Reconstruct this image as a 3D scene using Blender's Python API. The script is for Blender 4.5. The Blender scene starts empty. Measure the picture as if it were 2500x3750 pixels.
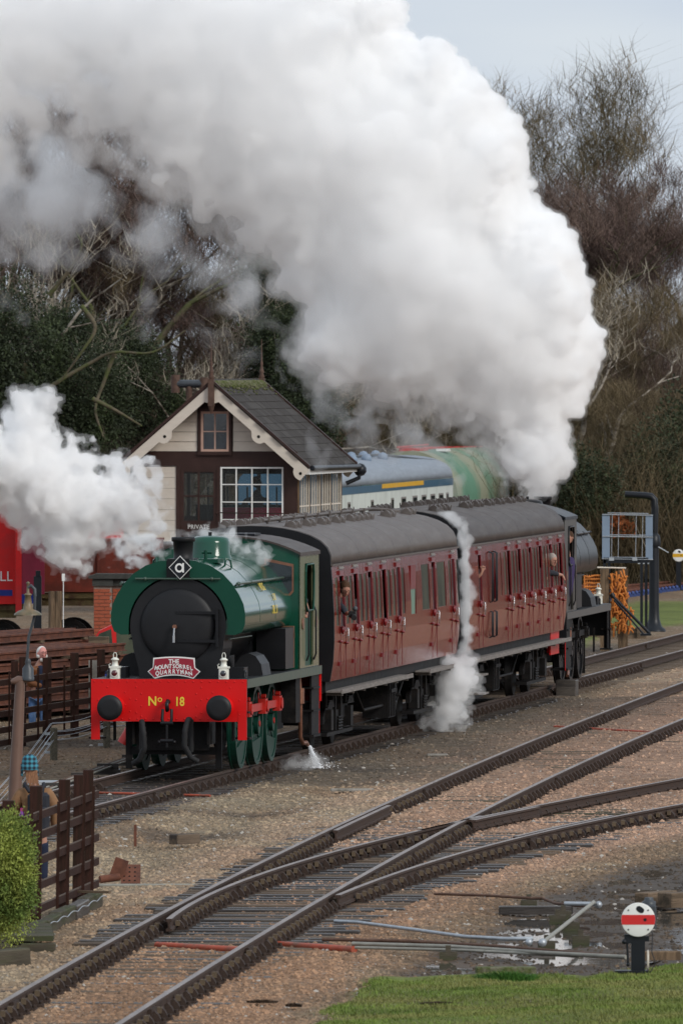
import bpy, bmesh, math, random
import numpy as np
from mathutils import Vector, Matrix, Euler
R = math.radians; PI = math.pi
scene = bpy.context.scene
# ---------------------------------------------------------------- camera
FL, CX, HY, H = 41667.0, 1250.0, 1300.0, 6.62      # focal length, centre, horizon in photograph pixels; eye height above rail
cd = bpy.data.cameras.new('camera'); cam = bpy.data.objects.new('camera', cd); scene.collection.objects.link(cam)
cam.location = (0, 0, H); cam.rotation_euler = (R(90), 0, 0)
cd.sensor_fit = 'VERTICAL'; cd.sensor_height = 36; cd.lens = FL/3750*36
cd.shift_y = (HY-1875)/3750; cd.clip_start = 1; cd.clip_end = 6000
scene.camera = cam
cd.dof.use_dof = True; cd.dof.focus_distance = 178; cd.dof.aperture_fstop = 10
# ---------------------------------------------------------------- sky, sun, exposure
SUN_EL, SUN_AZ = R(30), R(135)                     # azimuth clockwise from +Y
w = bpy.data.worlds.new('World'); scene.world = w; w.use_nodes = True
nt = w.node_tree; N = nt.nodes; Lk = nt.links; N.clear()
out = N.new('ShaderNodeOutputWorld'); bg = N.new('ShaderNodeBackground'); bg.inputs['Strength'].default_value = 0.1
sky = N.new('ShaderNodeTexSky'); sky.sky_type = 'NISHITA'; sky.sun_disc = False
sky.sun_elevation = SUN_EL; sky.sun_rotation = SUN_AZ; sky.air_density = 1.0; sky.dust_density = 3.0
tc = N.new('ShaderNodeTexCoord'); mp = N.new('ShaderNodeMapping'); mp.inputs['Scale'].default_value = (5.0, 5.0, 26.0)
mp.inputs['Location'].default_value = (0.3, 0.0, 0.15)
nz = N.new('ShaderNodeTexNoise'); nz.inputs['Scale'].default_value = 2.2; nz.inputs['Detail'].default_value = 4; nz.inputs['Roughness'].default_value = 0.42
cr = N.new('ShaderNodeValToRGB'); cr.color_ramp.elements[0].position = 0.36; cr.color_ramp.elements[0].color = (4.2, 4.8, 5.75, 1)
cr.color_ramp.elements[1].position = 0.62; cr.color_ramp.elements[1].color = (5.4, 5.85, 6.25, 1)
mx = N.new('ShaderNodeMixRGB'); mx.inputs[0].default_value = 0.9
Lk.new(tc.outputs['Generated'], mp.inputs[0]); Lk.new(mp.outputs[0], nz.inputs['Vector']); Lk.new(nz.outputs[0], cr.inputs[0])
Lk.new(sky.outputs[0], mx.inputs[1]); Lk.new(cr.outputs[0], mx.inputs[2]); Lk.new(mx.outputs[0], bg.inputs[0]); Lk.new(bg.outputs[0], out.inputs[0])
sd = bpy.data.lights.new('sun', 'SUN'); sd.energy = 1.25; sd.angle = R(20); sd.color = (1, 0.96, 0.9)
sun = bpy.data.objects.new('sun', sd); scene.collection.objects.link(sun)
dv = Vector((math.sin(SUN_AZ)*math.cos(SUN_EL), math.cos(SUN_AZ)*math.cos(SUN_EL), math.sin(SUN_EL)))
sun.rotation_euler = dv.to_track_quat('Z', 'Y').to_euler()
vs = scene.view_settings; vs.view_transform = 'Standard'; vs.look = 'None'; vs.exposure = 0.5; vs.gamma = 1; vs.use_curve_mapping = False
cy = scene.cycles
cy.max_bounces = 44; cy.diffuse_bounces = 3; cy.glossy_bounces = 3; cy.transmission_bounces = 4; cy.volume_bounces = 44; cy.transparent_max_bounces = 16
cy.use_denoising = True; cy.caustics_reflective = False; cy.caustics_refractive = False
# ---------------------------------------------------------------- helpers
C = scene.collection
def gp(px, py, z=0.0):
    "ground position seen at a photograph pixel, for a surface at height z"
    Y = FL*(H-z)/(py-HY); return ((px-CX)*Y/FL, Y)
def atx(px, Y): return (px-CX)*Y/FL
def atz(py, Y): return H-(py-HY)*Y/FL

def smooth_pts(pts, k=5):
    P = [Vector(p) for p in pts]; P = [P[0]*2-P[1]]+P+[P[-1]*2-P[-2]]; out_ = []
    for i in range(1, len(P)-2):
        for j in range(k):
            t = j/k; a, b, c, d = P[i-1:i+3]; out_.append(.5*((2*b)+(c-a)*t+(2*a-5*b+4*c-d)*t*t+(3*b-a-3*c+d)*t*t*t))
    return out_+[P[-2]]
class MB:
    def __init__(s): s.v = []; s.f = []; s.m = []; s.sm = []
    def add(s, vs, fs, mi=0, smooth=False, M=None):
        b = len(s.v)
        s.v += [tuple(M @ Vector(q)) for q in vs] if M is not None else [tuple(q) for q in vs]
        s.f += [tuple(i+b for i in f) for f in fs]; s.m += [mi]*len(fs); s.sm += [smooth]*len(fs)
        return s
    def box(s, x0, x1, y0, y1, z0, z1, mi=0, M=None, bev=0.0):
        if bev <= 0:
            return s.add([(x0,y0,z0),(x1,y0,z0),(x1,y1,z0),(x0,y1,z0),(x0,y0,z1),(x1,y0,z1),(x1,y1,z1),(x0,y1,z1)],
                  [(0,3,2,1),(4,5,6,7),(0,1,5,4),(1,2,6,5),(2,3,7,6),(3,0,4,7)], mi, False, M)
        b = bev; P = [(x0+b,y0),(x1-b,y0),(x1,y0+b),(x1,y1-b),(x1-b,y1),(x0+b,y1),(x0,y1-b),(x0,y0+b)]
        Q = [(x0+b,y0+b),(x1-b,y0+b),(x1-b,y0+b),(x1-b,y1-b),(x1-b,y1-b),(x0+b,y1-b),(x0+b,y1-b),(x0+b,y0+b)]
        vs = [(p[0],p[1],z0) for p in P]+[(p[0],p[1],z1-b) for p in P]+[(q[0],q[1],z1) for q in Q]
        fs = [tuple(range(7,-1,-1))]
        for k in range(2): fs += [(k*8+i, k*8+(i+1)%8, k*8+8+(i+1)%8, k*8+8+i) for i in range(8)]
        fs += [(16,18,20,22)]
        return s.add(vs, fs, mi, False, M)
    def prism(s, poly, a, b, axis='y', mi=0, M=None, smooth=False):
        "extrude a polygon of (u,v) from a to b along axis (y: u=x v=z, x: u=y v=z, z: u=x v=y)"
        n = len(poly)
        def P(u, v, t): return (u,t,v) if axis=='y' else ((t,u,v) if axis=='x' else (u,v,t))
        vs = [P(u,v,a) for u,v in poly]+[P(u,v,b) for u,v in poly]
        s.add(vs, [(i,(i+1)%n,(i+1)%n+n,i+n) for i in range(n)], mi, smooth, M)
        return s.add(vs, [tuple(range(n-1,-1,-1)), tuple(range(n,2*n))], mi, False, M)
    def tube(s, pts, r, n=8, mi=0, M=None, cap=True, smooth=True):
        pts = [Vector(p) for p in pts]; rs = r if hasattr(r,'__len__') else [r]*len(pts)
        vs = []; up = Vector((0,0,1)); prev = None
        for i, p in enumerate(pts):
            d = (pts[min(i+1,len(pts)-1)]-pts[max(i-1,0)])
            d = d.normalized() if d.length > 1e-9 else Vector((0,0,1))
            a = (prev - d*prev.dot(d)) if prev is not None else d.cross(up if abs(d.z) < .95 else Vector((1,0,0)))
            a = a.normalized() if a.length > 1e-6 else d.orthogonal().normalized()
            prev = a; b = d.cross(a)
            vs += [tuple(p+(a*math.cos(2*PI*k/n)+b*math.sin(2*PI*k/n))*rs[i]) for k in range(n)]
        fs = [(i*n+k, i*n+(k+1)%n, (i+1)*n+(k+1)%n, (i+1)*n+k) for i in range(len(pts)-1) for k in range(n)]
        s.add(vs, fs, mi, smooth, M)
        if cap: s.add(vs[:n]+vs[-n:], [tuple(range(n-1,-1,-1)), tuple(range(n,2*n))], mi, False, M)
        return s
    def cyl(s, p, q, r, n=16, mi=0, M=None): return s.tube([p,q], r, n, mi, M)
    def lathe(s, prof, n=20, mi=0, M=None, smooth=True, cap=True):
        vs = [(r*math.cos(2*PI*k/n), r*math.sin(2*PI*k/n), z) for r,z in prof for k in range(n)]
        fs = [(i*n+k, i*n+(k+1)%n, (i+1)*n+(k+1)%n, (i+1)*n+k) for i in range(len(prof)-1) for k in range(n)]
        s.add(vs, fs, mi, smooth, M)
        if cap: s.add(vs[:n]+vs[-n:], [tuple(range(n-1,-1,-1)), tuple(range(n,2*n))], mi, False, M)
        return s
    def ball(s, c, r, n=12, mi=0, M=None, sc=(1,1,1)):
        prof = [(max(1e-4,math.sin(PI*i/(n//2)))*r, -math.cos(PI*i/(n//2))*r) for i in range(n//2+1)]
        T = Matrix.Translation(c) @ Matrix.Diagonal((*sc,1)); T = M @ T if M is not None else T
        return s.lathe(prof, n, mi, T, cap=False)
    def obj(s, name, mats, parent=None, kind=None):
        me = bpy.data.meshes.new(name); me.from_pydata(s.v, [], s.f)
        for m in (mats if isinstance(mats,(list,tuple)) else [mats]): me.materials.append(m)
        me.polygons.foreach_set('material_index', s.m); me.polygons.foreach_set('use_smooth', s.sm); me.update()
        return link(name, me, parent, kind)
def link(name, me, parent=None, kind=None):
    o = bpy.data.objects.new(name, me); C.objects.link(o)
    if parent is not None: o.parent = parent
    if kind: o['kind'] = kind
    return o
def npmesh(name, v, f, mats, parent=None, kind=None, smooth=False, cols=None, mi=None):
    "mesh from numpy arrays: v (n,3), f (m,k)"
    me = bpy.data.meshes.new(name); k = f.shape[1]; nf = len(f)
    me.vertices.add(len(v)); me.vertices.foreach_set('co', np.ascontiguousarray(v, dtype=np.float32).ravel())
    me.loops.add(nf*k); me.loops.foreach_set('vertex_index', np.ascontiguousarray(f, dtype=np.int32).ravel())
    me.polygons.add(nf); me.polygons.foreach_set('loop_start', np.arange(0, nf*k, k, dtype=np.int32))
    me.polygons.foreach_set('loop_total', np.full(nf, k, dtype=np.int32))
    for m in (mats if isinstance(mats,(list,tuple)) else [mats]): me.materials.append(m)
    if mi is not None: me.polygons.foreach_set('material_index', np.asarray(mi, dtype=np.int32))
    me.polygons.foreach_set('use_smooth', np.full(nf, smooth, dtype=bool))
    me.update(calc_edges=True); me.validate()
    for nm, a in (cols or {}).items():
        at = me.attributes.new(nm, 'FLOAT_COLOR', 'POINT')
        at.data.foreach_set('color', np.concatenate([a, np.ones((len(a),1))], 1).astype(np.float32).ravel())
    return link(name, me, parent, kind)
def tag(o, label, cat, group=None, kind=None):
    o['label'] = label; o['category'] = cat
    if group: o['group'] = group
    if kind: o['kind'] = kind
    return o
def thing(name, label, cat, loc=(0,0,0), rotz=0, group=None):
    o = bpy.data.objects.new(name, None); C.objects.link(o); o.location = loc; o.rotation_euler = (0,0,rotz)
    o.empty_display_size = .3
    return tag(o, label, cat, group)
def struct(o): o['kind'] = 'structure'; return o
def copy_tree(o, parent=None, kids=None):
    c = o.copy(); C.objects.link(c); c.parent = parent
    for ch in list(o.children): copy_tree(ch, c)
    return c
def text(name, s, size, mat, parent, loc, rot=(R(90),0,0), ext=.002, align='CENTER', sx=1.0, shear=0, bold=0.0):
    cu = bpy.data.curves.new(name, 'FONT'); cu.body = s; cu.size = size; cu.extrude = ext; cu.align_x = align; cu.align_y = 'CENTER'; cu.shear = shear
    cu.resolution_u = 3; cu.offset = size*bold
    t = bpy.data.objects.new(name, cu); C.objects.link(t)
    me = bpy.data.meshes.new_from_object(t.evaluated_get(bpy.context.evaluated_depsgraph_get()))
    bpy.data.objects.remove(t); me.materials.clear(); me.materials.append(mat); me.name = name
    o = link(name, me, parent); o.location = loc; o.rotation_euler = rot; o.scale = (sx,1,1)
    return o
# ---------------------------------------------------------------- materials
def pm(name, col, rough=.6, metal=0.0, var=.15, scale=3.0, bump=0.0, bscale=None, col2=None, thr=(.45,.6), spec=.5, stretch=(1,1,1), coat=0.0, trans=0.0):
    m = bpy.data.materials.new(name); m.use_nodes = True; t = m.node_tree; n = t.nodes; b = n['Principled BSDF']
    b.inputs['Roughness'].default_value = rough; b.inputs['Metallic'].default_value = metal
    b.inputs['Specular IOR Level'].default_value = spec if (spec != .5 or rough < .5) else .22; b.inputs['Coat Weight'].default_value = coat
    if coat: b.inputs['Coat Roughness'].default_value = .08
    if trans: b.inputs['Transmission Weight'].default_value = trans
    co = n.new('ShaderNodeTexCoord'); mpn = n.new('ShaderNodeMapping'); mpn.inputs['Scale'].default_value = stretch
    t.links.new(co.outputs['Object'], mpn.inputs[0])
    a = n.new('ShaderNodeTexNoise'); a.inputs['Scale'].default_value = scale; a.inputs['Detail'].default_value = 6; a.inputs['Roughness'].default_value = .6
    t.links.new(mpn.outputs[0], a.inputs['Vector'])
    c1 = n.new('ShaderNodeValToRGB'); e = c1.color_ramp.elements
    lo = tuple(x*(1-var) for x in col); hi = tuple(min(1,x*(1+var)) for x in col)
    e[0].position = .3; e[0].color = (*lo,1); e[1].position = .7; e[1].color = (*hi,1)
    t.links.new(a.outputs[0], c1.inputs[0]); last = c1.outputs[0]
    if col2:
        a2 = n.new('ShaderNodeTexNoise'); a2.inputs['Scale'].default_value = scale*.7; a2.inputs['Detail'].default_value = 8; a2.inputs['Roughness'].default_value = .65
        mp2 = n.new('ShaderNodeMapping'); mp2.inputs['Location'].default_value = (7,3,5); mp2.inputs['Scale'].default_value = stretch
        t.links.new(co.outputs['Object'], mp2.inputs[0]); t.links.new(mp2.outputs[0], a2.inputs['Vector'])
        r2 = n.new('ShaderNodeMapRange'); r2.inputs[1].default_value = thr[0]; r2.inputs[2].default_value = thr[1]
        t.links.new(a2.outputs[0], r2.inputs[0]); mm = n.new('ShaderNodeMixRGB'); t.links.new(r2.outputs[0], mm.inputs[0])
        t.links.new(last, mm.inputs[1]); mm.inputs[2].default_value = (*col2,1); last = mm.outputs[0]
    t.links.new(last, b.inputs['Base Color'])
    if bump:
        a3 = n.new('ShaderNodeTexNoise'); a3.inputs['Scale'].default_value = bscale or scale*4; a3.inputs['Detail'].default_value = 5
        t.links.new(mpn.outputs[0], a3.inputs['Vector'])
        bp = n.new('ShaderNodeBump'); bp.inputs['Strength'].default_value = min(1,bump); bp.inputs['Distance'].default_value = .02
        t.links.new(a3.outputs[0], bp.inputs['Height']); t.links.new(bp.outputs[0], b.inputs['Normal'])
    # broken-up sheen
    rr = n.new('ShaderNodeMapRange'); rr.inputs[3].default_value = rough*.8; rr.inputs[4].default_value = min(1,rough*1.2)
    t.links.new(a.outputs[0], rr.inputs[0]); t.links.new(rr.outputs[0], b.inputs['Roughness'])
    return m
M = {}
M['rail_side'] = pm('rail_side', (.055,.035,.027), .75, 0, .3, 8, .3)
M['rail_top'] = pm('rail_top', (.25,.195,.165), .4, .5, .2, 6, 0, stretch=(1,.1,1), col2=(.12,.075,.055), thr=(.4,.75))
M['rail_rust'] = pm('rail_rust', (.15,.06,.038), .85, 0, .3, 6, .3, col2=(.09,.04,.03))
M['chair'] = pm('chair_iron', (.05,.034,.027), .8, 0, .35, 12, .3)
M['key'] = pm('oak_key', (.14,.105,.07), .8, 0, .3, 12, .2)
M['sleeper'] = pm('weathered_sleeper', (.135,.1,.072), .85, 0, .4, 3, .6, stretch=(.4,6,3), col2=(.05,.042,.038))
M['sleeper_wet'] = pm('dark_wet_sleeper', (.045,.038,.034), .45, 0, .4, 3, .5, stretch=(.4,6,3), col2=(.1,.085,.072), spec=.3)
M['sleeper_moss'] = pm('mossy_sleeper', (.08,.068,.05), .9, 0, .4, 3, .6, stretch=(.6,4,3), col2=(.06,.068,.03), thr=(.45,.65))
M['fence'] = pm('creosoted_wood', (.042,.018,.013), .8, 0, .35, 4, .3, stretch=(6,6,.6), col2=(.028,.015,.01), spec=.15)
M['fence_edge'] = pm('fence_top_edge', (.09,.062,.045), .8, 0, .3, 6)
M['black'] = pm('loco_black', (.008,.008,.0095), .38, 0, .2, 2, spec=.3)
M['black_matt'] = pm('smokebox_black', (.011,.011,.0125), .5, 0, .25, 2, .05, spec=.3)
M['grime'] = pm('greasy_underframe', (.008,.007,.007), .6, 0, .5, 5, .3, col2=(.035,.026,.02), thr=(.55,.8), spec=.2)
M['wheelgreen'] = pm('wheel_green', (.004,.036,.024), .4, 0, .2, 6, spec=.3)
M['green'] = pm('loco_green', (.005,.065,.038), .14, 0, .06, 2, coat=.25, spec=.4)
M['green_flat'] = pm('tank_front_green', (.005,.055,.033), .38, 0, .08, 2, spec=.25)
M['green_edge'] = pm('valance_green', (.045,.075,.055), .35, 0, .2, 4)
M['cab_reflect'] = pm('cab_green_reflection', (.13,.145,.075), .28, 0, .1, 2, coat=.3)  # green cab paint with the ground's reflection put into its colour
M['red'] = pm('buffer_beam_red', (.62,.008,.008), .35, 0, .06, 2, spec=.25)
M['rod_red'] = pm('rod_red', (.45,.02,.014), .4, 0, .15, 6)
M['yellow'] = pm('lettering_yellow', (.8,.58,.06), .5, 0, .05)
M['white'] = pm('white_paint', (.78,.78,.75), .45, 0, .05, 4)
M['lampwhite'] = pm('lamp_white', (.72,.72,.64), .4, 0, .08, 20, col2=(.5,.48,.4), thr=(.6,.8))
M['steel'] = pm('bright_steel', (.42,.42,.43), .25, .9, .1, 8)
M['copper'] = pm('dull_copper', (.3,.14,.09), .4, .7, .25, 8)
M['maroon'] = pm('maroon_with_reflections', (.16,.013,.006), .13, 0, .2, 1.6, .28, 7, stretch=(1.6,1.6,.16), coat=.0, spec=.3)  # maroon paint; upright tone streaks are reflections put into the colour
M['maroon_dark'] = pm('door_edge_red', (.15,.006,.009), .35, 0, .1, 4)
M['roof'] = pm('coach_roof_grey', (.105,.088,.08), .55, 0, .18, 2.5, .05, stretch=(3,.5,3), col2=(.125,.108,.098))
M['roof2'] = pm('coach_roof_brown', (.062,.05,.045), .55, 0, .18, 2.5, .05, stretch=(3,.5,3), col2=(.08,.067,.06))
M['step'] = pm('weathered_board', (.2,.18,.165), .7, 0, .3, 10, .3, stretch=(4,.4,4))
M['rubber'] = pm('rubber_hose', (.02,.02,.021), .65, 0, .2, 20, .2)
M['dark'] = pm('dark_interior', (.012,.01,.009), .9, 0, .3, 2)
M['seat'] = pm('brown_interior', (.14,.075,.045), .8, 0, .3, 3)
M['cream'] = pm('cream_boards', (.62,.56,.48), .6, 0, .06, 3, .1, stretch=(1,1,4), col2=(.5,.45,.38), thr=(.6,.85))
M['brown'] = pm('chocolate_paint', (.045,.024,.02), .5, 0, .2, 3, .1)
M['pinkwood'] = pm('pink_sash', (.5,.33,.26), .6, 0, .1, 5)
M['slate'] = pm('roof_slate', (.026,.022,.019), .75, 0, .35, 1.7, .4, 18, col2=(.09,.07,.055))
M['slate_b'] = pm('roof_slate_light', (.038,.032,.027), .75, 0, .35, 1.7, .4, 18, spec=.3)
M['moss'] = pm('moss', (.075,.09,.025), .95, 0, .5, 12, 1, 30, col2=(.16,.15,.1))
M['brick'] = pm('red_brick', (.36,.095,.05), .85, 0, .25, 4, .4, 40)
M['mortar'] = pm('mortar', (.3,.24,.2), .95, 0, .2, 10)
M['stone_dark'] = pm('dark_coping', (.05,.05,.045), .7, 0, .3, 5, .3)
M['concrete'] = pm('concrete', (.27,.25,.22), .85, 0, .2, 6, .4, 40, col2=(.13,.12,.09), thr=(.5,.7))
M['con_post'] = pm('aggregate_post', (.13,.115,.085), .9, 0, .4, 30, .6, 60)
M['lamppost'] = pm('brown_lamp_post', (.14,.078,.055), .45, 0, .15, 3)
M['lampbase'] = pm('slate_blue_iron', (.045,.052,.06), .45, 0, .2, 6)
M['lampshade'] = pm('old_enamel', (.12,.1,.055), .45, 0, .4, 7, col2=(.2,.14,.08))
M['galv'] = pm('galvanised', (.42,.45,.48), .45, .6, .15, 8)
M['bluegrey'] = pm('blue_grey_panel', (.2,.26,.34), .5, 0, .08, 3)
M['timber'] = pm('old_timber', (.17,.115,.07), .85, 0, .35, 3, .6, stretch=(5,5,.7), col2=(.08,.055,.035))
M['timber_h'] = pm('old_timber_lying', (.17,.12,.08), .85, 0, .35, 3, .6, stretch=(.7,4,5), col2=(.08,.06,.04))
M['rope'] = pm('orange_rope', (.55,.19,.045), .85, 0, .35, 14, .3)
M['orange'] = pm('orange_pipe', (.42,.085,.045), .5, 0, .2, 6, col2=(.2,.09,.06), thr=(.45,.65))
M['rod'] = pm('point_rod', (.3,.29,.25), .6, .3, .2, 8)
M['rod_rust'] = pm('rusty_rod', (.12,.07,.05), .75, 0, .3, 8)
M['wagonred'] = pm('bright_red_paint', (.62,.02,.02), .5, 0, .12, 2, col2=(.5,.03,.03))
M['wagonpink'] = pm('faded_magenta', (.24,.025,.05), .6, 0, .2, 2)
M['wagonbrown'] = pm('faded_bauxite', (.17,.035,.022), .75, 0, .25, 3, .3, col2=(.11,.03,.02))
M['blue'] = pm('blue_paint', (.02,.04,.25), .5, 0, .1)
M['olive'] = pm('rusty_olive_steel', (.1,.08,.035), .8, 0, .4, 5, col2=(.06,.035,.02))
M['railblue'] = pm('rail_blue', (.03,.09,.15), .4, 0, .1, 2)
M['railcream'] = pm('rail_light_grey', (.55,.58,.54), .5, 0, .12, 3, col2=(.38,.4,.36), thr=(.55,.75), stretch=(1,1,.4))
M['railyellow'] = pm('first_class_yellow', (.6,.33,.02), .5, 0, .08)
M['roofblue'] = pm('blue_grey_roof', (.24,.27,.31), .55, 0, .15, 3, stretch=(3,.5,3))
M['canvasgreen'] = pm('mint_green_paint', (.1,.21,.14), .6, 0, .2, .35, col2=(.26,.27,.19), thr=(.42,.55))
M['glass'] = pm('glass_with_reflection', (.05,.065,.05), .05, 0, .5, 1.2, col2=(.11,.12,.085), thr=(.45,.6), spec=.8, stretch=(1,2.2,.6))  # grey-green patches are the hillside's reflection painted into the glass colour
M['darkglass'] = pm('dark_glass', (.02,.025,.03), .06, 0, .5, .8, spec=.8)
M['greenglass'] = pm('obscured_glass', (.12,.22,.16), .4, 0, .1, 2)
M['skin'] = pm('skin', (.42,.22,.16), .55, 0, .1, 10)
M['hair_brown'] = pm('brown_hair', (.07,.035,.018), .7, 0, .4, 40, .5, 80)
M['hair_white'] = pm('white_hair', (.75,.72,.68), .8, 0, .1, 40, .5, 80)
M['hair_fair'] = pm('auburn_hair', (.3,.15,.08), .6, 0, .4, 30, .5, 80, stretch=(3,3,.4))
M['tan'] = pm('tan_coat', (.24,.13,.065), .8, 0, .15, 8, .3, 14)
M['leather'] = pm('brown_leather', (.17,.065,.025), .5, 0, .3, 8, .5, 14)
M['navy'] = pm('navy_cloth', (.018,.024,.05), .85, 0, .2, 10)
M['charcoal'] = pm('charcoal_cloth', (.028,.03,.038), .8, 0, .25, 12, .3)
M['jeans'] = pm('blue_jeans', (.08,.15,.3), .85, 0, .4, 9, .3, col2=(.2,.28,.4), thr=(.5,.7))
M['purplecloth'] = pm('purple_overalls', (.05,.035,.1), .8, 0, .15, 8)
M['purple'] = pm('purple_bottle', (.2,.04,.3), .4, 0, .1)
M['magenta'] = pm('pink_cap', (.5,.03,.2), .4, 0, .1)
M['signred'] = pm('sign_red', (.6,.02,.02), .4, 0, .05)
M['headred'] = pm('headboard_red', (.3,.012,.03), .4, 0, .1)
M['ironblack'] = pm('black_iron_paint', (.009,.011,.015), .4, 0, .25, 3, spec=.3)
M['bark'] = pm('mossy_bark', (.1,.082,.055), .95, 0, .4, 4, .6, col2=(.075,.085,.03), thr=(.45,.6))
M['twig_a'] = pm('purple_brown_twigs', (.15,.105,.085), .95, 0, .4, .5, col2=(.1,.064,.054))
M['twig_b'] = pm('olive_brown_twigs', (.165,.125,.072), .95, 0, .4, .5, col2=(.1,.08,.044))
M['twig_c'] = pm('pale_twigs', (.3,.26,.2), .95, 0, .3, 1)
M['twig_d'] = pm('dark_bramble_stems', (.085,.066,.048), .95, 0, .5, .5, col2=(.05,.05,.03))
M['pipe_brown'] = pm('brown_flue', (.1,.06,.045), .6, 0, .3, 8)
M['birch'] = pm('birch_bark', (.34,.3,.25), .9, 0, .4, 3, .2, col2=(.08,.06,.045), thr=(.48,.58), stretch=(1,1,3))
M['ivy'] = pm('ivy_leaves', (.036,.046,.024), .6, 0, .6, 1.3, col2=(.055,.075,.03), thr=(.5,.65), spec=.2)
M['conifer'] = pm('bright_conifer', (.31,.36,.08), .8, 0, .35, 3, col2=(.12,.18,.04), thr=(.45,.6))
M['russet'] = pm('russet_leaves', (.3,.09,.03), .8, 0, .4, 3)
M['grassblade'] = pm('grass_blades', (.13,.19,.035), .7, 0, .5, 1.1, col2=(.22,.22,.07), thr=(.42,.6))
M['water'] = pm('still_water', (.05,.05,.045), .03, 0, .2, 2, .05, 3, spec=1)
# ================================================================ ground
rng = np.random.default_rng(7)
def vnoise(x, y, seed, sc):
    "smooth value noise on arrays"
    r = np.random.default_rng(seed).random((257,257)); X = x*sc; Y = y*sc
    xi = np.floor(X).astype(int); yi = np.floor(Y).astype(int); fx = X-xi; fy = Y-yi
    fx = fx*fx*(3-2*fx); fy = fy*fy*(3-2*fy)
    g = lambda a, b: r[a % 257, b % 257]
    return (g(xi,yi)*(1-fx)+g(xi+1,yi)*fx)*(1-fy)+(g(xi,yi+1)*(1-fx)+g(xi+1,yi+1)*fx)*fy
def fbm(x, y, seed, sc, o=4): return sum(vnoise(x, y, seed+i, sc*2**i)*.5**i for i in range(o))/sum(.5**i for i in range(o))
def inpoly(x, y, poly):
    c = np.zeros(x.shape, bool); n = len(poly)
    for i in range(n):
        (x1,y1),(x2,y2) = poly[i], poly[(i+1)%n]
        c ^= ((y1>y) != (y2>y)) & (x < (x2-x1)*(y-y1)/((y2-y1) or 1e-9)+x1)
    return c
def fit(pts, deg=3):
    P = np.array([gp(*p) for p in pts]); c = np.polyfit(P[:,1], P[:,0], deg); a, b = P[:,1].min()-6, P[:,1].max()+8; dc = np.polyder(c)
    def f(y):
        y = np.asarray(y, float); q = np.clip(y, a, b); return np.polyval(c, q)+np.polyval(dc, q)*(y-q)
    return f
RA = fit([(0,3671),(153,3589),(344,3480),(536,3381),(691,3287),(844,3215),(997,3131),(1203,3037),(1421,2942),(1600,2858),(1745,2794),(1974,2700),(2244,2595),(2500,2497)])
RB = fit([(432,3750),(600,3641),(909,3450),(1100,3341),(1253,3250),(1383,3168),(1600,3053),(1710,2995),(1921,2891),(2100,2807),(2378,2683),(2500,2630)])
RC = fit([(622,3364),(691,3306),(844,3245),(1000,3190),(1203,3123),(1383,3074),(1600,3022),(1714,2999),(1871,2972),(2053,2934),(2244,2895),(2500,2847)])
RD = fit([(1100,3341),(1293,3251),(1490,3183),(1600,3150),(1768,3100),(1921,3063),(2130,3012),(2300,2980),(2500,2943)])
TC = lambda y: -25.787+.128*np.asarray(y, float)          # centre line of the train's track
RL = lambda y: TC(y)-.757; RR = lambda y: TC(y)+.757
FT = lambda y: None
yN = np.concatenate([np.arange(60,108,4.), np.arange(108,180,.22), np.arange(180,300,.6), np.arange(300,420,3), np.geomspace(420,5000,22)])
xN = np.concatenate([-np.geomspace(2500,22,16), np.arange(-14,14,.13), np.geomspace(16,2500,18)])
GX, GY = np.meshgrid(xN, yN); gx = GX.ravel(); gy = GY.ravel()
ppx = CX+FL*gx/gy; ppy = HY+FL*(H+.22)/gy
nA = fbm(gx, gy, 3, .5); nB = fbm(gx, gy*.5, 11, 1.3); nC = fbm(gx, gy, 21, .16)
brown = np.array((.175,.12,.075)); pink = np.array((.36,.225,.155)); grey = np.array((.225,.18,.12)); dark = np.array((.05,.04,.033))
rust = np.array((.27,.155,.09)); mud = np.array((.052,.037,.025)); grn = np.array((.125,.15,.035))
def sm(a, b, x): t = np.clip((x-a)/(b-a), 0, 1); return t*t*(3-2*t)
col = np.repeat(brown[None], len(gx), 0).astype(float)
mixc = lambda c, k: col + (c-col)*k[:,None]
cA = RA(gy); cD = np.where(gy < 134, RB(gy), RD(gy))
inside = sm(.0, 1.2, gx-(cA-2.2))*sm(0, 1.0, (cD+1.9+.8*(nA-.5))-gx)*(gy < 290)
pk = sm(118, 150, gy)[:,None]*np.array((.0,)) ; mix_pk = rust[None]*(1-sm(125,165,gy)[:,None]) + pink[None]*sm(125,165,gy)[:,None]
col = col + (mix_pk-col)*(inside*(.75+.5*(nB-.5)))[:,None]
shoulder = sm(2.6,1.2, np.abs(gx-(cA-1.9)))*(gy < 260); col = mixc(grey*1.25, shoulder*.6*nA*1.6)
col = mixc(grey, sm(.5,.7,nB)*.5*(1-inside)); nE = fbm(gx*1.3, gy*.25, 91, .7, 3); col = col*(.78+.5*nE[:,None]); col = mixc(np.array((.2,.11,.06)), sm(.52,.68,fbm(gx,gy*.3,95,.9,3))*.35*(1-inside*.5))
col = mixc(dark, sm(.54,.7,nC)*.7*(1-inside)*(gx < cA))
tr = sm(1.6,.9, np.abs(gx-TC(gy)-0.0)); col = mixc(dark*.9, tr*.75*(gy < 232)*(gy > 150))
train_side = sm(4.2,1.6,np.abs(gx-TC(gy)-1.4))*(gy>181)*(gy<226); col = mixc(dark*1.4, train_side*.55*(.6+.8*nA)*(gx>TC(gy)))  # ground darker along the right side of the train
def gpoly(pts, z=-.2): return [gp(a, b, z) for a, b in pts]
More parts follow.
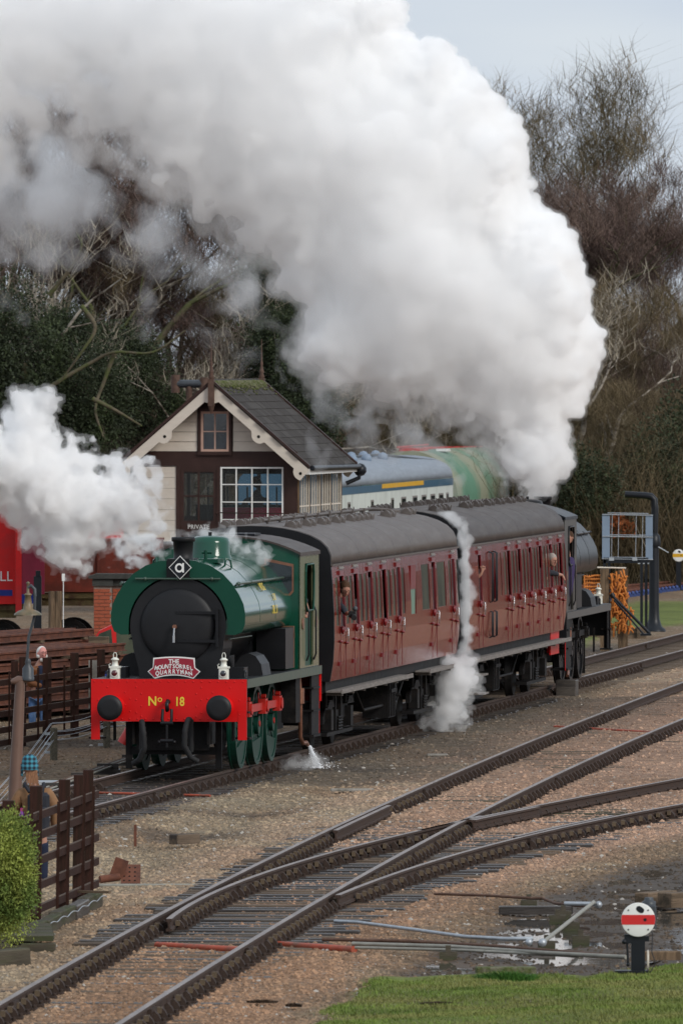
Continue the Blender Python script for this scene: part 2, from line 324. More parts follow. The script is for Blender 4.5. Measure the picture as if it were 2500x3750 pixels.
# wet mud and puddles by the ground signal
mudP = gpoly([(1440,3580),(1540,3500),(1700,3450),(1780,3385),(1800,3335),(1930,3300),(2060,3240),(2250,3180),(2600,3110),(2700,3330),(2600,3545),(2230,3575),(2100,3600),(1800,3580)])
wob = (nB-.5)*.9
mk = inpoly(gx+wob, gy+wob*3, mudP).astype(float); mk = mk.reshape(GX.shape)
for _ in range(3): mk[1:-1,1:-1] = (mk[1:-1,1:-1]*2+mk[:-2,1:-1]+mk[2:,1:-1]+mk[1:-1,:-2]+mk[1:-1,2:])/6
mk = mk.ravel(); col = mixc(mud, mk*.92*sm(.25,.5,nB+.15))
grassF = gpoly([(1150,3800),(1230,3690),(1310,3606),(1400,3580),(1520,3592),(1800,3572),(1990,3585),(2120,3600),(2250,3572),(2340,3548),(2700,3500),(2900,3800),(2900,4200),(1000,4200)])
gk = inpoly(gx+wob*.9, gy+wob*2.6, grassF)*(gy < 128)*(.55+.45*sm(.35,.6,nA))
grassB = [(3.2+.0,236),(12,262),(40,300),(60,330),(40,330),(14,312),(6.6,286)]
grassB = [gp(2040,2440,-.2),gp(2190,2338,-.2),gp(2300,2318,-.2),gp(2700,2262,-.2),gp(2700,2196,-.2),gp(2300,2212,-.2),gp(2150,2222,-.2),gp(1900,2300,-.2)]
gb = inpoly(gx+wob*.6, gy+wob*4, grassB)
farg = sm(345,400,gy)
gk = np.clip(gk+gb, 0, 1).astype(float).reshape(GX.shape)
gk[1:-1,1:-1] = (gk[1:-1,1:-1]*2+gk[:-2,1:-1]+gk[2:,1:-1]+gk[1:-1,:-2]+gk[1:-1,2:])/6
gk = gk.ravel(); col = mixc(grn*(.7+.6*nA[:,None]), gk)
col = mixc(dark*1.5, farg)
# heights
gz = -.2 + .05*(nA-.5) + .012*(nB-.5)
gz -= .10*sm(.9,2.6, cA-gx)*sm(.0,1.0, gx-(RR(gy)+1.1))*(gy<260)
nD = fbm(gx, gy*.35, 51, 2.2, 3); gz = gz*(1-mk)+mk*(-.245+.10*(nD-.5))
onN = sm(0,.5,gx-(cA-1.4))*sm(0,.5,(cD+1.4)-gx)*(gy<300)
buried = sm(145,178,gy)*.035*onN*(.3+1.2*nC); gz += buried
gz += gk*(.05)+ (gy<128)*gk*sm(1205,2600,ppx)*.12*sm(128,118,gy)
gz += sm(.8,0,np.abs(gx+3.6+.0*gy)-.0)*0
rel = np.clip(.9-.8*gk-.75*mk,0,1)
def ground_material():
    m = bpy.data.materials.new('gravel_ground'); m.use_nodes = True; t = m.node_tree; n = t.nodes; l = t.links; b = n['Principled BSDF']
    at = n.new('ShaderNodeAttribute'); at.attribute_name = 'tint'; am = n.new('ShaderNodeAttribute'); am.attribute_name = 'mask'
    sp = n.new('ShaderNodeSeparateColor'); l.new(am.outputs['Color'], sp.inputs[0])
    co = n.new('ShaderNodeTexCoord')
    vo = n.new('ShaderNodeTexVoronoi'); vo.inputs['Scale'].default_value = 21; vo.inputs['Randomness'].default_value = 1; l.new(co.outputs['Object'], vo.inputs['Vector'])
    no = n.new('ShaderNodeTexNoise'); no.inputs['Scale'].default_value = 2.5; no.inputs['Detail'].default_value = 7; no.inputs['Roughness'].default_value = .7; l.new(co.outputs['Object'], no.inputs['Vector'])
    sc = n.new('ShaderNodeSeparateColor'); l.new(vo.outputs['Color'], sc.inputs[0])
    r1 = n.new('ShaderNodeMapRange'); r1.inputs[3].default_value = .55; r1.inputs[4].default_value = 1.5; l.new(sc.outputs[0], r1.inputs[0])
    r1b = n.new('ShaderNodeMix'); r1b.data_type = 'FLOAT'; l.new(sp.outputs[0], r1b.inputs[0]); r1b.inputs[2].default_value = 1.0; l.new(r1.outputs[0], r1b.inputs[3])
    r2 = n.new('ShaderNodeMapRange'); r2.inputs[1].default_value = .3; r2.inputs[2].default_value = .7; r2.inputs[3].default_value = .62; r2.inputs[4].default_value = 1.3; l.new(no.outputs[0], r2.inputs[0])
    mu = n.new('ShaderNodeMath'); mu.operation = 'MULTIPLY'; l.new(r1b.outputs[0], mu.inputs[0]); l.new(r2.outputs[0], mu.inputs[1])
    vm = n.new('ShaderNodeVectorMath'); vm.operation = 'SCALE'; l.new(at.outputs['Color'], vm.inputs[0]); l.new(mu.outputs[0], vm.inputs['Scale'])
    # a few stones paler than the rest
    r3 = n.new('ShaderNodeMapRange'); r3.inputs[1].default_value = .93; r3.inputs[2].default_value = .97; r3.inputs[4].default_value = .55; l.new(sc.outputs[1], r3.inputs[0])
    m3 = n.new('ShaderNodeMath'); m3.operation = 'MULTIPLY'; l.new(r3.outputs[0], m3.inputs[0]); l.new(sp.outputs[0], m3.inputs[1])
    mc = n.new('ShaderNodeMixRGB'); l.new(m3.outputs[0], mc.inputs[0]); l.new(vm.outputs[0], mc.inputs[1]); mc.inputs[2].default_value = (.42,.38,.33,1)
    l.new(mc.outputs[0], b.inputs['Base Color'])
    bp = n.new('ShaderNodeBump'); bp.inputs['Distance'].default_value = .03; bp.invert = True
    l.new(vo.outputs['Distance'], bp.inputs['Height']); l.new(sp.outputs[0], bp.inputs['Strength'])
    bp2 = n.new('ShaderNodeBump'); bp2.inputs['Distance'].default_value = .05; bp2.inputs['Strength'].default_value = .5; l.new(no.outputs[0], bp2.inputs['Height']); l.new(bp.outputs[0], bp2.inputs['Normal'])
    l.new(bp2.outputs[0], b.inputs['Normal'])
    rw = n.new('ShaderNodeMapRange'); rw.inputs[3].default_value = .9; rw.inputs[4].default_value = .62; l.new(sp.outputs[1], rw.inputs[0]); l.new(rw.outputs[0], b.inputs['Roughness'])
    b.inputs['Specular IOR Level'].default_value = .15
    return m
ny_, nx_ = GX.shape; ii = np.arange((ny_-1)*nx_).reshape(ny_-1, nx_)[:, :-1].ravel()
F = np.stack([ii, ii+1, ii+1+nx_, ii+nx_], 1)
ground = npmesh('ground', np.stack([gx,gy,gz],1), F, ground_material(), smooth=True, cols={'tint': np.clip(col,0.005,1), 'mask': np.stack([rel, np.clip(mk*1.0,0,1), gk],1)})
struct(ground)
from bisect import bisect_right
GZ = gz.reshape(GX.shape)
def gheight(x, y):
    i = min(max(bisect_right(list_y, y)-1,0),len(list_y)-2); j = min(max(bisect_right(list_x, x)-1,0),len(list_x)-2)
    fx = (x-list_x[j])/(list_x[j+1]-list_x[j]); fy = (y-list_y[i])/(list_y[i+1]-list_y[i])
    return float((GZ[i,j]*(1-fx)+GZ[i,j+1]*fx)*(1-fy)+(GZ[i+1,j]*(1-fx)+GZ[i+1,j+1]*fx)*fy)
list_x = list(xN); list_y = list(yN)
def gh_arr(x, y):
    i = np.clip(np.searchsorted(yN, y)-1,0,len(yN)-2); j = np.clip(np.searchsorted(xN, x)-1,0,len(xN)-2)
    fx = (x-xN[j])/(xN[j+1]-xN[j]); fy = (y-yN[i])/(yN[i+1]-yN[i])
    return (GZ[i,j]*(1-fx)+GZ[i,j+1]*fx)*(1-fy)+(GZ[i+1,j]*(1-fx)+GZ[i+1,j+1]*fx)*fy
# ---------------------------------------------------------------- loose stones of the ballast (nobody could count them)
stonemat = bpy.data.materials.new('ballast_stones'); stonemat.use_nodes = True
_t = stonemat.node_tree; _a = _t.nodes.new('ShaderNodeAttribute'); _a.attribute_name = 'tint'; _t.links.new(_a.outputs['Color'], _t.nodes['Principled BSDF'].inputs['Base Color'])
_t.nodes['Principled BSDF'].inputs['Roughness'].default_value = .9
def stones(n, y0, y1, seed, smin, smax, keep):
    r = np.random.default_rng(seed); y = 1/(1/y0+(1/y1-1/y0)*r.random(n)); hw = 1400*y/FL
    x = (r.random(n)*2-1)*hw; k = keep(x, y, r); x = x[k]; y = y[k]; n = len(x)
    z = gh_arr(x, y); s = smin+(smax-smin)*r.random(n)**2.5
    base = np.array([(1,0,0),(0,1,0),(-1,0,0),(0,-1,0),(0,0,.8),(.6,.6,.4),(-.6,-.5,.5)]); 
    P = base[None,:,:]*s[:,None,None]*(.7+.6*r.random((n,7,3))); a = r.random(n)*2*PI
    ca, sa = np.cos(a)[:,None], np.sin(a)[:,None]
    V = np.stack([P[...,0]*ca-P[...,1]*sa, P[...,0]*sa+P[...,1]*ca, P[...,2]], -1) + np.stack([x,y,z-s*.15],-1)[:,None,:]
    fs = np.array([(0,5,4),(0,1,5),(5,1,4),(1,2,4),(2,6,4),(2,3,6),(6,3,4),(3,0,4)])
    Fc = (fs[None]+(np.arange(n)*7)[:,None,None]).reshape(-1,3)
    j = np.clip(np.searchsorted(xN, x)-1,0,nx_-2); i = np.clip(np.searchsorted(yN, y)-1,0,ny_-2)
    base_c = col.reshape(ny_,nx_,3)[i,j]*(.6+1.0*r.random(n)[:,None]); w = r.random(n) > .975; base_c[w] = (.38,.35,.31)
    return V.reshape(-1,3), Fc, np.repeat(base_c,7,0)
gkG = gk.reshape(ny_,nx_); mkG = mk.reshape(ny_,nx_)
def keepfn(x, y, r):
    j = np.clip(np.searchsorted(xN, x)-1,0,nx_-2); i = np.clip(np.searchsorted(yN, y)-1,0,ny_-2)
    ok = (gkG[i,j] < .2) & (r.random(len(x)) > mkG[i,j]*.6)
    for f in (RA,RB,RL,RR): ok &= np.abs(x-f(y)) > .07
    ok &= (np.abs(x-RC(y)) > .12) | (y < 133); ok &= (np.abs(x-RD(y)) > .12) | (y < 133)
    return ok
parts_ = [stones(60000,111,180,5,.016,.042,keepfn), stones(22000,150,260,6,.022,.05,keepfn)]
o_ = 0; VV=[];FF=[];CC=[]
for v,f,c in parts_: VV.append(v); FF.append(f+o_); CC.append(c); o_ += len(v)
st = npmesh('ballast_stones', np.concatenate(VV), np.concatenate(FF), stonemat, kind='stuff', cols={'tint': np.concatenate(CC)})
tag(st, 'loose pinkish grey ballast stones covering the ground around the tracks', 'ballast', kind='stuff')
# ================================================================ track
SEC = [(-.035,0),(.035,0),(.037,-.03),(.012,-.045),(.01,-.11),(.034,-.12),(.034,-.15),(-.034,-.15),(-.034,-.12),(-.01,-.11),(-.012,-.045),(-.037,-.03)]
def rail(name, fx, y0, y1, parent, step=1.2, z=0.0, mats=None, sec=SEC):
    ys = np.arange(y0, y1+step*.5, step); xs = np.array([float(fx(y)) for y in ys]); n = len(sec); vs = []
    tx = np.gradient(xs, ys); nn = np.sqrt(1+tx*tx)
    for x, y, t, q in zip(xs, ys, tx, nn):
        vs += [(x+u/q, y-u*t/q, z+v) for u, v in sec]
    fs = []; mi = []
    for i in range(len(ys)-1):
        for k in range(n): fs.append((i*n+k,(i+1)*n+k,(i+1)*n+(k+1)%n,i*n+(k+1)%n)); mi.append(1 if k == 0 else 0)
    m = MB(); m.v = vs; m.f = fs+[tuple(range(n)), tuple(range(len(vs)-1,len(vs)-n-1,-1))]; m.m = mi+[0,0]; m.sm = [False]*len(m.f)
    return m.obj(name, mats or [M['rail_side'],M['rail_top']], parent)
def chair_mesh():
    m = MB(); m.box(-.19,.19,-.1,.1,-.2,-.165); m.prism([(-.15,-.165),(-.05,-.165),(-.04,-.08),(-.07,-.06),(-.12,-.1)],-.06,.06)
    m.prism([(.05,-.165),(.15,-.165),(.12,-.1),(.075,-.055),(.045,-.075)],-.06,.06); m.cyl((-.165,0,-.17),(-.165,0,-.13),.025,6); m.cyl((.165,0,-.17),(.165,0,-.13),.025,6)
    me = m.obj('x',M['chair']); d = me.data; bpy.data.objects.remove(me); return d
CHAIR = chair_mesh()
def key_mesh():
    m = MB(); m.box(.035,.085,-.1,.09,-.12,-.06); o = m.obj('x',M['key']); d = o.data; bpy.data.objects.remove(o); return d
KEY = key_mesh()
SLP = {}
def sleeper_mesh(L, mat, ht=.14):
    k = (round(L,1), mat, ht)
    if k not in SLP:
        m = MB(); m.box(-k[0]/2,k[0]/2,-.125,.125,-ht,0,bev=.012); o = m.obj('sleeper',M[mat]); SLP[k] = o.data; bpy.data.objects.remove(o)
    return SLP[k]
rnd = random.Random(5)
NCH = {}; FARCH = {}
def sleeper(parent, xa, xb, y, ang, rails, over=.52, mat='sleeper', z=-.2, ch=True):
    L = xb-xa+2*over; o = link('sleeper', sleeper_mesh(L, mat), parent)
    o.location = ((xa+xb)/2+rnd.uniform(-.06,.06), y, z+rnd.uniform(-.008,.006)); o.rotation_euler = (0,0,-ang+rnd.uniform(-.012,.012))
    if not ch: return
    for rx in rails:
        NCH[parent.name] = NCH.get(parent.name,0)+1
        if NCH[parent.name] > 290:
            T = Matrix.Translation((rx, y-(rx-(xa+xb)/2)*math.tan(ang), 0))@Matrix.Rotation(-ang,4,'Z'); FARCH.setdefault(parent.name,(parent,MB()))[1].add([v.co for v in CHAIR.vertices],[tuple(p.vertices) for p in CHAIR.polygons],0,False,T); continue
        c = link('chair', CHAIR, parent); c.location = (rx, y-(rx-(xa+xb)/2)*math.tan(ang), 0); c.rotation_euler = (0,0,-ang)
        if y < 175 and rnd.random() < .8:
            q = link('key', KEY, parent); q.location = c.location; q.rotation_euler = (0,0,-ang)
def dang(f, y): return math.atan((float(f(y+1))-float(f(y-1)))/2)
tN = thing('railway_track', 'straight near track with polished rails running past the ground signal to the right', 'track')
tD = thing('railway_track', 'diverging near track that curves off right from the points', 'track')
tT = thing('railway_track', 'track under the green engine and the maroon coaches', 'track')
rail('rail', RA, 106, 262, tN); rail('rail', RB, 106, 240, tN); rail('closure_rail', RC, 133.6, 161.2, tD)
rail('rail', RC, 162.2, 205, tD); rail('rail', RD, 139.5, 192, tD)
rail('check_rail', lambda y: RA(y)+.115, 158.5, 167, tN, .8); rail('check_rail', lambda y: RD(y)-.115, 156.5, 163.5, tD, .8)
rail('wing_rail', lambda y: RC(y)+ (-.02*(y-160) if y > 160.5 else 0), 158.5, 163.6, tD, .5); rail('wing_rail', lambda y: RC(y)+.1, 162.0, 167, tD, .6)
rail('rail', RL, 110, 420, tT); rail('rail', RR, 110, 420, tT)
y = 107.0
while y < 246:
    a, b = float(RA(y)), float(RB(y)); an = dang(RA, y)
    if y < 131: sleeper(tN, a, b, y, an, (a,b), mat=rnd.choice(['sleeper','sleeper','sleeper_wet']), z=-.193)
    elif y < 165.5:
        d = float(RD(y)) if y > 139.5 else b; c = float(RC(y))
        rr = [a, b] + ([c] if y > 134 else []) + ([d] if y > 141 else [])
        sleeper(tN, a, d, y, an*.9, rr, over=.5+rnd.random()*.28, mat=rnd.choice(['sleeper','sleeper_wet','sleeper_wet']), z=-.172)
    else:
        sleeper(tN, a, b, y, an, (a,b), mat=rnd.choice(['sleeper','sleeper_moss','sleeper_moss']), z=-.175, ch=y < 215)
        c, d = float(RC(y)), float(RD(y))
        if y < 192: sleeper(tD, c, d, y+.2, dang(RC,y), (c,d), mat=rnd.choice(['sleeper_moss','sleeper','sleeper_moss']), z=-.172, ch=y < 200, over=.35 if y<176 else .52)
    y += .62 if 130 < y < 166 else .74
y = 150.0
while y < 278:
    a, b = float(RL(y)), float(RR(y)); sleeper(tT, a, b, y, .127, (b,) if 178 < y < 226 else (a,b), mat='sleeper_wet' if y < 226 else 'sleeper', ch=y < 245, z=-.18); y += .74
for par_, mb_ in FARCH.values(): mb_.obj('far_chair', M['chair'], par_, 'stuff')
# fishplates
fpm = MB(); fpm.box(-.06,.06,-.3,.3,-.13,-.035); fp0 = fpm.obj('fishplate',M['chair'],tN); n_fp = 0
for f, ys, par in ((RA,(117.3,128.8,157.9,174.6,189,211,233),tN),(RB,(116,128,146.5,158.2,179.5,200,217),tN),(RC,(143,157.5,167),tD),(RD,(143.5,150.6,157,170,186),tD),(RR,(173.4,233,246),tT),(RL,(240,262),tT)):
    for yy in ys:
        o = fp0 if n_fp == 0 else fp0.copy()
        if n_fp: C.objects.link(o)
        o.parent = par; o.location = (float(f(yy)), yy, 0); o.rotation_euler = (0,0,-dang(f,yy)); n_fp += 1
# ================================================================ saddle tank engines
def arc(cx, cz, rx, rz, a0, a1, n): return [(cx+rx*math.cos(R(a0+(a1-a0)*i/n)), cz+rz*math.sin(R(a0+(a1-a0)*i/n))) for i in range(n+1)]
def wheel_mb(rad, x0, x1, ns=12, hub=.16, cw=True, sgn=1, spoke=.05):
    "spoked wheel in the y-z plane between x0 and x1"
    m = MB(); n = 36; xo = x1 if sgn > 0 else x0
    prof = [(rad+.03,x0 if sgn>0 else x1),(rad+.03,(x0+.03) if sgn>0 else x1-.03),(rad,(x0+.035) if sgn>0 else x1-.035),(rad-.005,xo),(rad-.075,xo),(rad-.08,(x0+x1)/2+sgn*.02),(rad-.13,(x0+x1)/2+sgn*.02),(rad-.13,(x0 if sgn>0 else x1))]
    vs = [(x, r*math.cos(2*PI*k/n), r*math.sin(2*PI*k/n)) for r,x in prof for k in range(n)]
    q = len(prof); m.add(vs, [(i*n+k, i*n+(k+1)%n, ((i+1)%q)*n+(k+1)%n, ((i+1)%q)*n+k) for i in range(q) for k in range(n)], 0, False)
    m.tube([(x0,0,0),(xo+sgn*.03,0,0)], hub, 16)
    for k in range(ns):
        a = 2*PI*k/ns+.1; T = Matrix.Rotation(a, 4, 'X')
        m.box((x0+x1)/2-.03,(x0+x1)/2+.03,-spoke/2-.012,spoke/2+.012,hub*.8,rad-.1,0,T)
    if cw:
        P = arc(0,0,rad-.08,rad-.08,205,335,12); m.prism(P, (x0+x1)/2-.03, (x0+x1)/2+.055,'x')
    return m
TANK = [(-.80,2.17),(-.92,2.17),(-1.03,2.22),(-1.075,2.34),(-1.08,2.5),(-1.05,2.66),(-.98,2.81),(-.87,2.98),(-.72,3.14),(-.52,3.27),(-.28,3.345),(0,3.37)]
TANK = TANK+[(-x,z) for x,z in reversed(TANK[:-1])]
TANKC = TANK+[(.70,2.17)]+[( .8*math.cos(R(a)), 2.31+.8*math.sin(R(a))) for a in range(10,171,10)][::1]
SMOKE = [(-.62,1.49),(-.64,1.66),(-.72,1.95)]+[(-.77*math.cos(R(a)), 2.31+.77*math.sin(R(a))) for a in range(-18,199,9)]+[(.72,1.95),(.64,1.66),(.62,1.49)]
def rivets(m, pts, y, r=.014, sgn=-1):
    for x, z in pts:
        q = [(x+r*math.cos(PI*k/3), y, z+r*math.sin(PI*k/3)) for k in range(6)]+[(x,y+sgn*r*.8,z)]
        q2 = [(x+r*.7*math.cos(PI*k/3), y+sgn*r*.6, z+r*.7*math.sin(PI*k/3)) for k in range(6)]
        m.add(q[:6]+q2, [(k,(k+1)%6,(k+1)%6+6,k+6) for k in range(6)]+[(6,7,8,9,10,11)], 0, True)
def make_engine(label, loc, rotz, first, body, flat, edge, cab, name='saddle_tank_engine'):
    t = thing(name, label, 'steam engine', loc, rotz)
    P = lambda n, m, mt, par=None: m.obj(n, mt, par or t)
    # front buffer beam
    m = MB(); m.box(-1.243,1.243,0,.03,.82,1.49)
    m.box(-1.243,-1.105,-.006,.03,.53,1.0); m.box(1.105,1.243,-.006,.03,.53,1.0)
    bb = P('buffer_beam', m, M['red'] if first else M['black'])
    m = MB(); pts = [(-1.19+i*.132,1.45) for i in range(19)]+[(-.75+i*.125,.86) for i in range(13)]
    for sx in (-1,1):
        pts += [(sx*.70,1.28),(sx*.62,1.18),(sx*.70,1.08),(sx*.62,.98),(sx*.52,1.36),(sx*.44,1.26),(sx*.52,1.16),(sx*.44,1.06),(sx*.52,.96),(sx*.44,.9),(sx*1.13,1.16),(sx*1.13,.93),(sx*.98,1.36)]
    rivets(m, pts, 0, .015); P('rivet', m, M['red'] if first else M['black'], bb)['kind'] = 'stuff'
    for sx in (-1,1):
        m = MB(); m.tube([(sx*.87,0,1.05),(sx*.87,-.05,1.05),(sx*.87,-.28,1.05)], [.17,.15,.115], 18, 0)
        m.tube([(sx*.87,-.25,1.05),(sx*.87,-.47,1.05)], .07, 12, 1)
        m.tube([(sx*.87,-.45,1.05),(sx*.87,-.462,1.05),(sx*.87,-.492,1.05),(sx*.87,-.502,1.05),(sx*.87,-.504,1.05)], [.17,.203,.2,.12,.01], 28, 1)
        P('buffer', m, [M['red'] if first else M['black'], M['black_matt']])
    # coupling and hoses
    m = MB(); m.tube([(0,0,1.13),(0,-.12,1.15),(0,-.2,1.09),(0,-.17,1.0),(0,-.1,1.02)], .032, 8); m.tube([(-.07,-.16,1.02),(-.075,-.2,.86),(-.06,-.2,.8)], .024, 8); m.tube([(.07,-.16,1.02),(.075,-.2,.86),(.06,-.2,.8)], .024, 8)
    m.tube([(-.1,-.2,.8),(.1,-.2,.8)], .03, 8); m.tube([(0,-.2,.8),(0,-.2,.42)], .022, 8); m.tube([(-.1,-.2,.52),(.1,-.2,.52)], .035, 8); m.ball((-.12,-.2,.5),.035,8); m.ball((.12,-.2,.5),.035,8)
    P('coupling', m, M['black'])
    def hose(x, top, dx):
        m = MB(); pts = [(x,-.05,top-.25),(x,-.08,top),(x,-.2,top+.03)]
        pts = [(x,-.04,top-.5),(x,-.06,top),(x-.02*dx,-.2,top+.02),(x-.06*dx,-.27,top-.15),(x-.07*dx,-.26,top-.4),(x+.02*dx,-.2,top-.58),(x+.15*dx,-.12,top-.66)]
        fine = []
        for i in range(len(pts)-1):
            for k in range(5): fine.append(Vector(pts[i]).lerp(Vector(pts[i+1]), k/5))
        m.tube(fine, [.042+.007*(k%2) for k in range(len(fine))], 10); return m
    P('brake_hose', hose(.36,.84,1), M['rubber']); P('brake_hose', hose(-.42,.8,-1), M['rubber'])
    # running plate and frames
    m = MB(); m.box(-1.24,1.24,.03,8.4,1.43,1.49); P('running_plate', m, M['black_matt'])
    m = MB(); m.box(1.235,1.252,.034,8.4,1.35,1.487); m.box(-1.252,-1.235,.034,8.4,1.35,1.487); P('valance', m, edge)
    m = MB(); m.box(-.62,-.58,.2,8.3,.45,1.425); m.box(.58,.62,.2,8.3,.45,1.425); m.box(-.58,.58,.4,.5,.35,1.4); m.box(-.5,.5,1.3,2.6,.75,1.42)
    m.box(-.58,.58,6.2,8.2,.5,1.4); m.box(-.62,.62,2.9,6.0,.62,.95); m.box(-.7,.7,.5,.58,.28,.4)
    for sx in (-1,1): m.box(sx*.95-.02,sx*.95+.02,.5,.56,.5,1.0); m.box(sx*.72-.05,sx*.72+.05,.5,.56,.06,.8)
    P('frame', m, M['grime'])
    m = MB()
    for sx in (-1,1): m.box(sx*1.17-.12,sx*1.17+.12,.04,.3,.54,.57); m.box(sx*1.17-.1,sx*1.17+.1,.04,.24,.95,.98); m.box(sx*1.2-.01,sx*1.2+.01,.04,.3,.54,1.4)
    P('front_step', m, M['grime'])
    # wheels and motion
    for ay in (2.15,3.9,5.5):
        for sx in (-1,1):
            m = wheel_mb(.647, .70 if sx>0 else -.84, .84 if sx>0 else -.70, 12, .15, True, sx)
            wl = P('driving_wheel', m, M['wheelgreen'] if first else M['black']); wl.location = (0,ay,.647); wl.rotation_euler = (R({2.15:10,3.9:4,5.5:-5}[ay]),0,0)
            mm = MB(); mm.cyl((sx*.86,0,.02),(sx*.885,0,.02),.05,10); mm.box(min(sx*.86,sx*.872),max(sx*.86,sx*.872),-.04,.04,.3,.52)
            mm.obj('crank', M['rod_red'] if first else M['black'], wl)
        m = MB(); m.cyl((-.7,ay,.647),(.7,ay,.647),.09,10); P('axle', m, M['grime'])
    for sx in (-1,1):
        m = MB(); a, b = sorted((sx*.90,sx*.945))
        m.box(a,b,2.15,3.86,.89,1.01); m.box(a,b,3.94,5.5,.89,1.01)
        for yy in (2.15,3.9,5.5): m.box(min(sx*.87,sx*.99),max(sx*.87,sx*.99),yy-.13,yy+.13,.83,1.07); m.cyl((sx*.9,yy,1.11),(sx*.98,yy,1.11),.035,8); m.cyl((sx*.93,yy,.95),(sx*1.02,yy,.95),.09,12)
        P('coupling_rod', m, M['rod_red'] if first else M['grime'])
    # smokebox, door and boiler
    m = MB(); m.prism(SMOKE, .95, 1.9); P('smokebox', m, M['black_matt'])
    door = MB(); T = Matrix.Translation((0,.94,2.31)) @ Matrix.Rotation(R(90),4,'X')
    door.lathe([(.60,-.02),(.60,.012),(.575,.035),(.50,.06),(.36,.085),(.2,.1),(.001,.105)], 48, 0, T, cap=False); dr = P('smokebox_door', door, M['black_matt'])
    m = MB(); m.box(-.02,.66,.83,.85,2.5,2.545); m.box(-.02,.66,.83,.85,2.05,2.095); m.box(.625,.665,.815,.93,1.98,2.58); m.obj('hinge', M['black'], dr)
    m = MB(); m.cyl((-.03,.76,2.3),(-.03,.88,2.3),.035,10,1); m.tube([(-.03,.755,2.28),(-.035,.74,2.16)],.016,8,0); m.tube([(-.035,.74,2.16),(-.035,.735,2.05)],.024,8,0); m.obj('door_handle', [M['steel'],M['copper']], dr)
    m = MB(); m.cyl((0,1.9,2.31),(0,6.3,2.31),.7,28); m.box(-.62,.62,4.6,6.3,1.49,2.3); m.box(-.6,.6,1.95,3.0,1.49,1.8); P('boiler', m, M['black'])
    # saddle tank
    m = MB(); m.prism(TANKC, .97, 6.25, smooth=True)
    tk = P('saddle_tank', m, body)
    gap = [(x,z) for x,z in TANK if x < -.1]; gap = [(-x,z) for x,z in reversed(gap)]
    m = MB()
    for sx in (-1,1):
        outer = [(sx*x,z) for x,z in TANK if x <= -.16]; outer += [(sx*.19*-1 if sx>0 else .19, 3.35)]
        outer = [(abs(x)*sx,z) for x,z in outer]
        inner = [(sx*.80*math.cos(R(a)), 2.31+.80*math.sin(R(a))) for a in range(76,-11,-6)]
        pl = outer+[(sx*.19,3.09)]+inner
        m.prism(pl if sx<0 else pl[::-1], .945, .972)
    P('tank_front_plate', m, flat)
    m = MB(); m.box(-.18,.18,.95,.985,3.05,3.36); m.box(-.18,.18,.972,1.9,3.33,3.375); P('chimney_recess', m, M['black'])
    for sx in (-1,1):
        m = MB(); m.tube([(sx*.83,1.0,3.14),(sx*.83,5.9,3.14)], .022, 8)
        m = MB(); m.tube([(sx*.935,1.05,2.98),(sx*.935,6.15,2.98)], .022, 8)
        for yy in (1.2,2.5,3.8,5.2): m.tube([(sx*.86,yy,2.94),(sx*.935,yy,2.98)], .016, 6); m.ball((sx*.935,yy,2.98),.035,8)
        P('handrail', m, M['green_edge'] if first else M['black'])
        m = MB(); m.tube([(sx*.8,1.1,2.1),(sx*.84,3.2,2.1)],.018,6); m.obj('lower_handrail', M['green_edge'] if first else M['black'], t)
        m = MB(); m.tube([(sx*.55,2.3,3.24),(sx*.56,2.3,3.36),(sx*.62,2.42,3.33),(sx*.64,2.44,3.2)],.018,6); m.obj('lifting_eye', body, t)
    m = MB(); m.tube([(-.68,.90,3.06),(.69,.90,3.06)],.017,8); m.ball((-.52,.9,3.06),.032,8); m.ball((.55,.9,3.06),.032,8); m.ball((0,.9,3.06),.032,8)
    for x in (-.52,.55): m.tube([(x,.9,3.06),(x,.96,3.06)],.012,6)
    P('front_handrail', m, M['green_edge'] if first else M['black'])
    # tank-top details: seams, filler, dome
    for yy in (2.6,4.3): m = MB(); m.prism([(x*1.003,z+.004) for x,z in TANK if z>2.3], yy, yy+.035); P('tank_seam', m, body)
    m = MB(); m.box(.2,.52,1.75,2.35,3.3,3.36); m.tube([(.3,1.9,3.36),(.3,1.9,3.5)],.03,8); m.tube([(.24,1.9,3.46),(.4,1.9,3.46)],.02,8); P('filler_lid', m, flat)
    m = MB(); m.lathe([(.44,3.25),(.37,3.33),(.325,3.42),(.32,3.6),(.30,3.67),(.22,3.705),(.001,3.72)], 32, 0, Matrix.Translation((0,4.35,-.02)), cap=False); dm = P('dome', m, body)
    m = MB(); m.tube([(0,4.35,3.68),(0,4.35,3.75)],.03,8); m.obj('dome_bolt', M['black'], dm)
    # chimney
    m = MB(); m.lathe([(.2,3.34),(.155,3.38),(.15,3.45),(.163,3.64),(.187,3.645),(.19,3.7),(.18,3.715),(.14,3.71),(.13,3.5),(.01,3.5)], 28, 0, Matrix.Translation((0,1.5,0)), cap=False); P('chimney', m, M['black_matt'])
    # cab
    cw = 1.2; m = MB(); yF, yB = 6.2, 8.4
    crz = lambda x, t=3.63, e=.27: t-e*abs(x/1.2)**2.2
    cxs = [1.2*q/9 for q in range(9,-10,-1)]
    for sx in (-1,1):
        side = MB(); a, b = sorted((sx*cw, sx*(cw-.03)))
        side.box(a,b,yF,6.8,1.49,3.34); side.box(a,b,7.75,yB,1.49,3.34); side.box(a,b,6.8,7.75,3.2,3.34)
        side.box(a,b,6.8,7.75,1.49,1.52); P('cab_side', side, [cab])
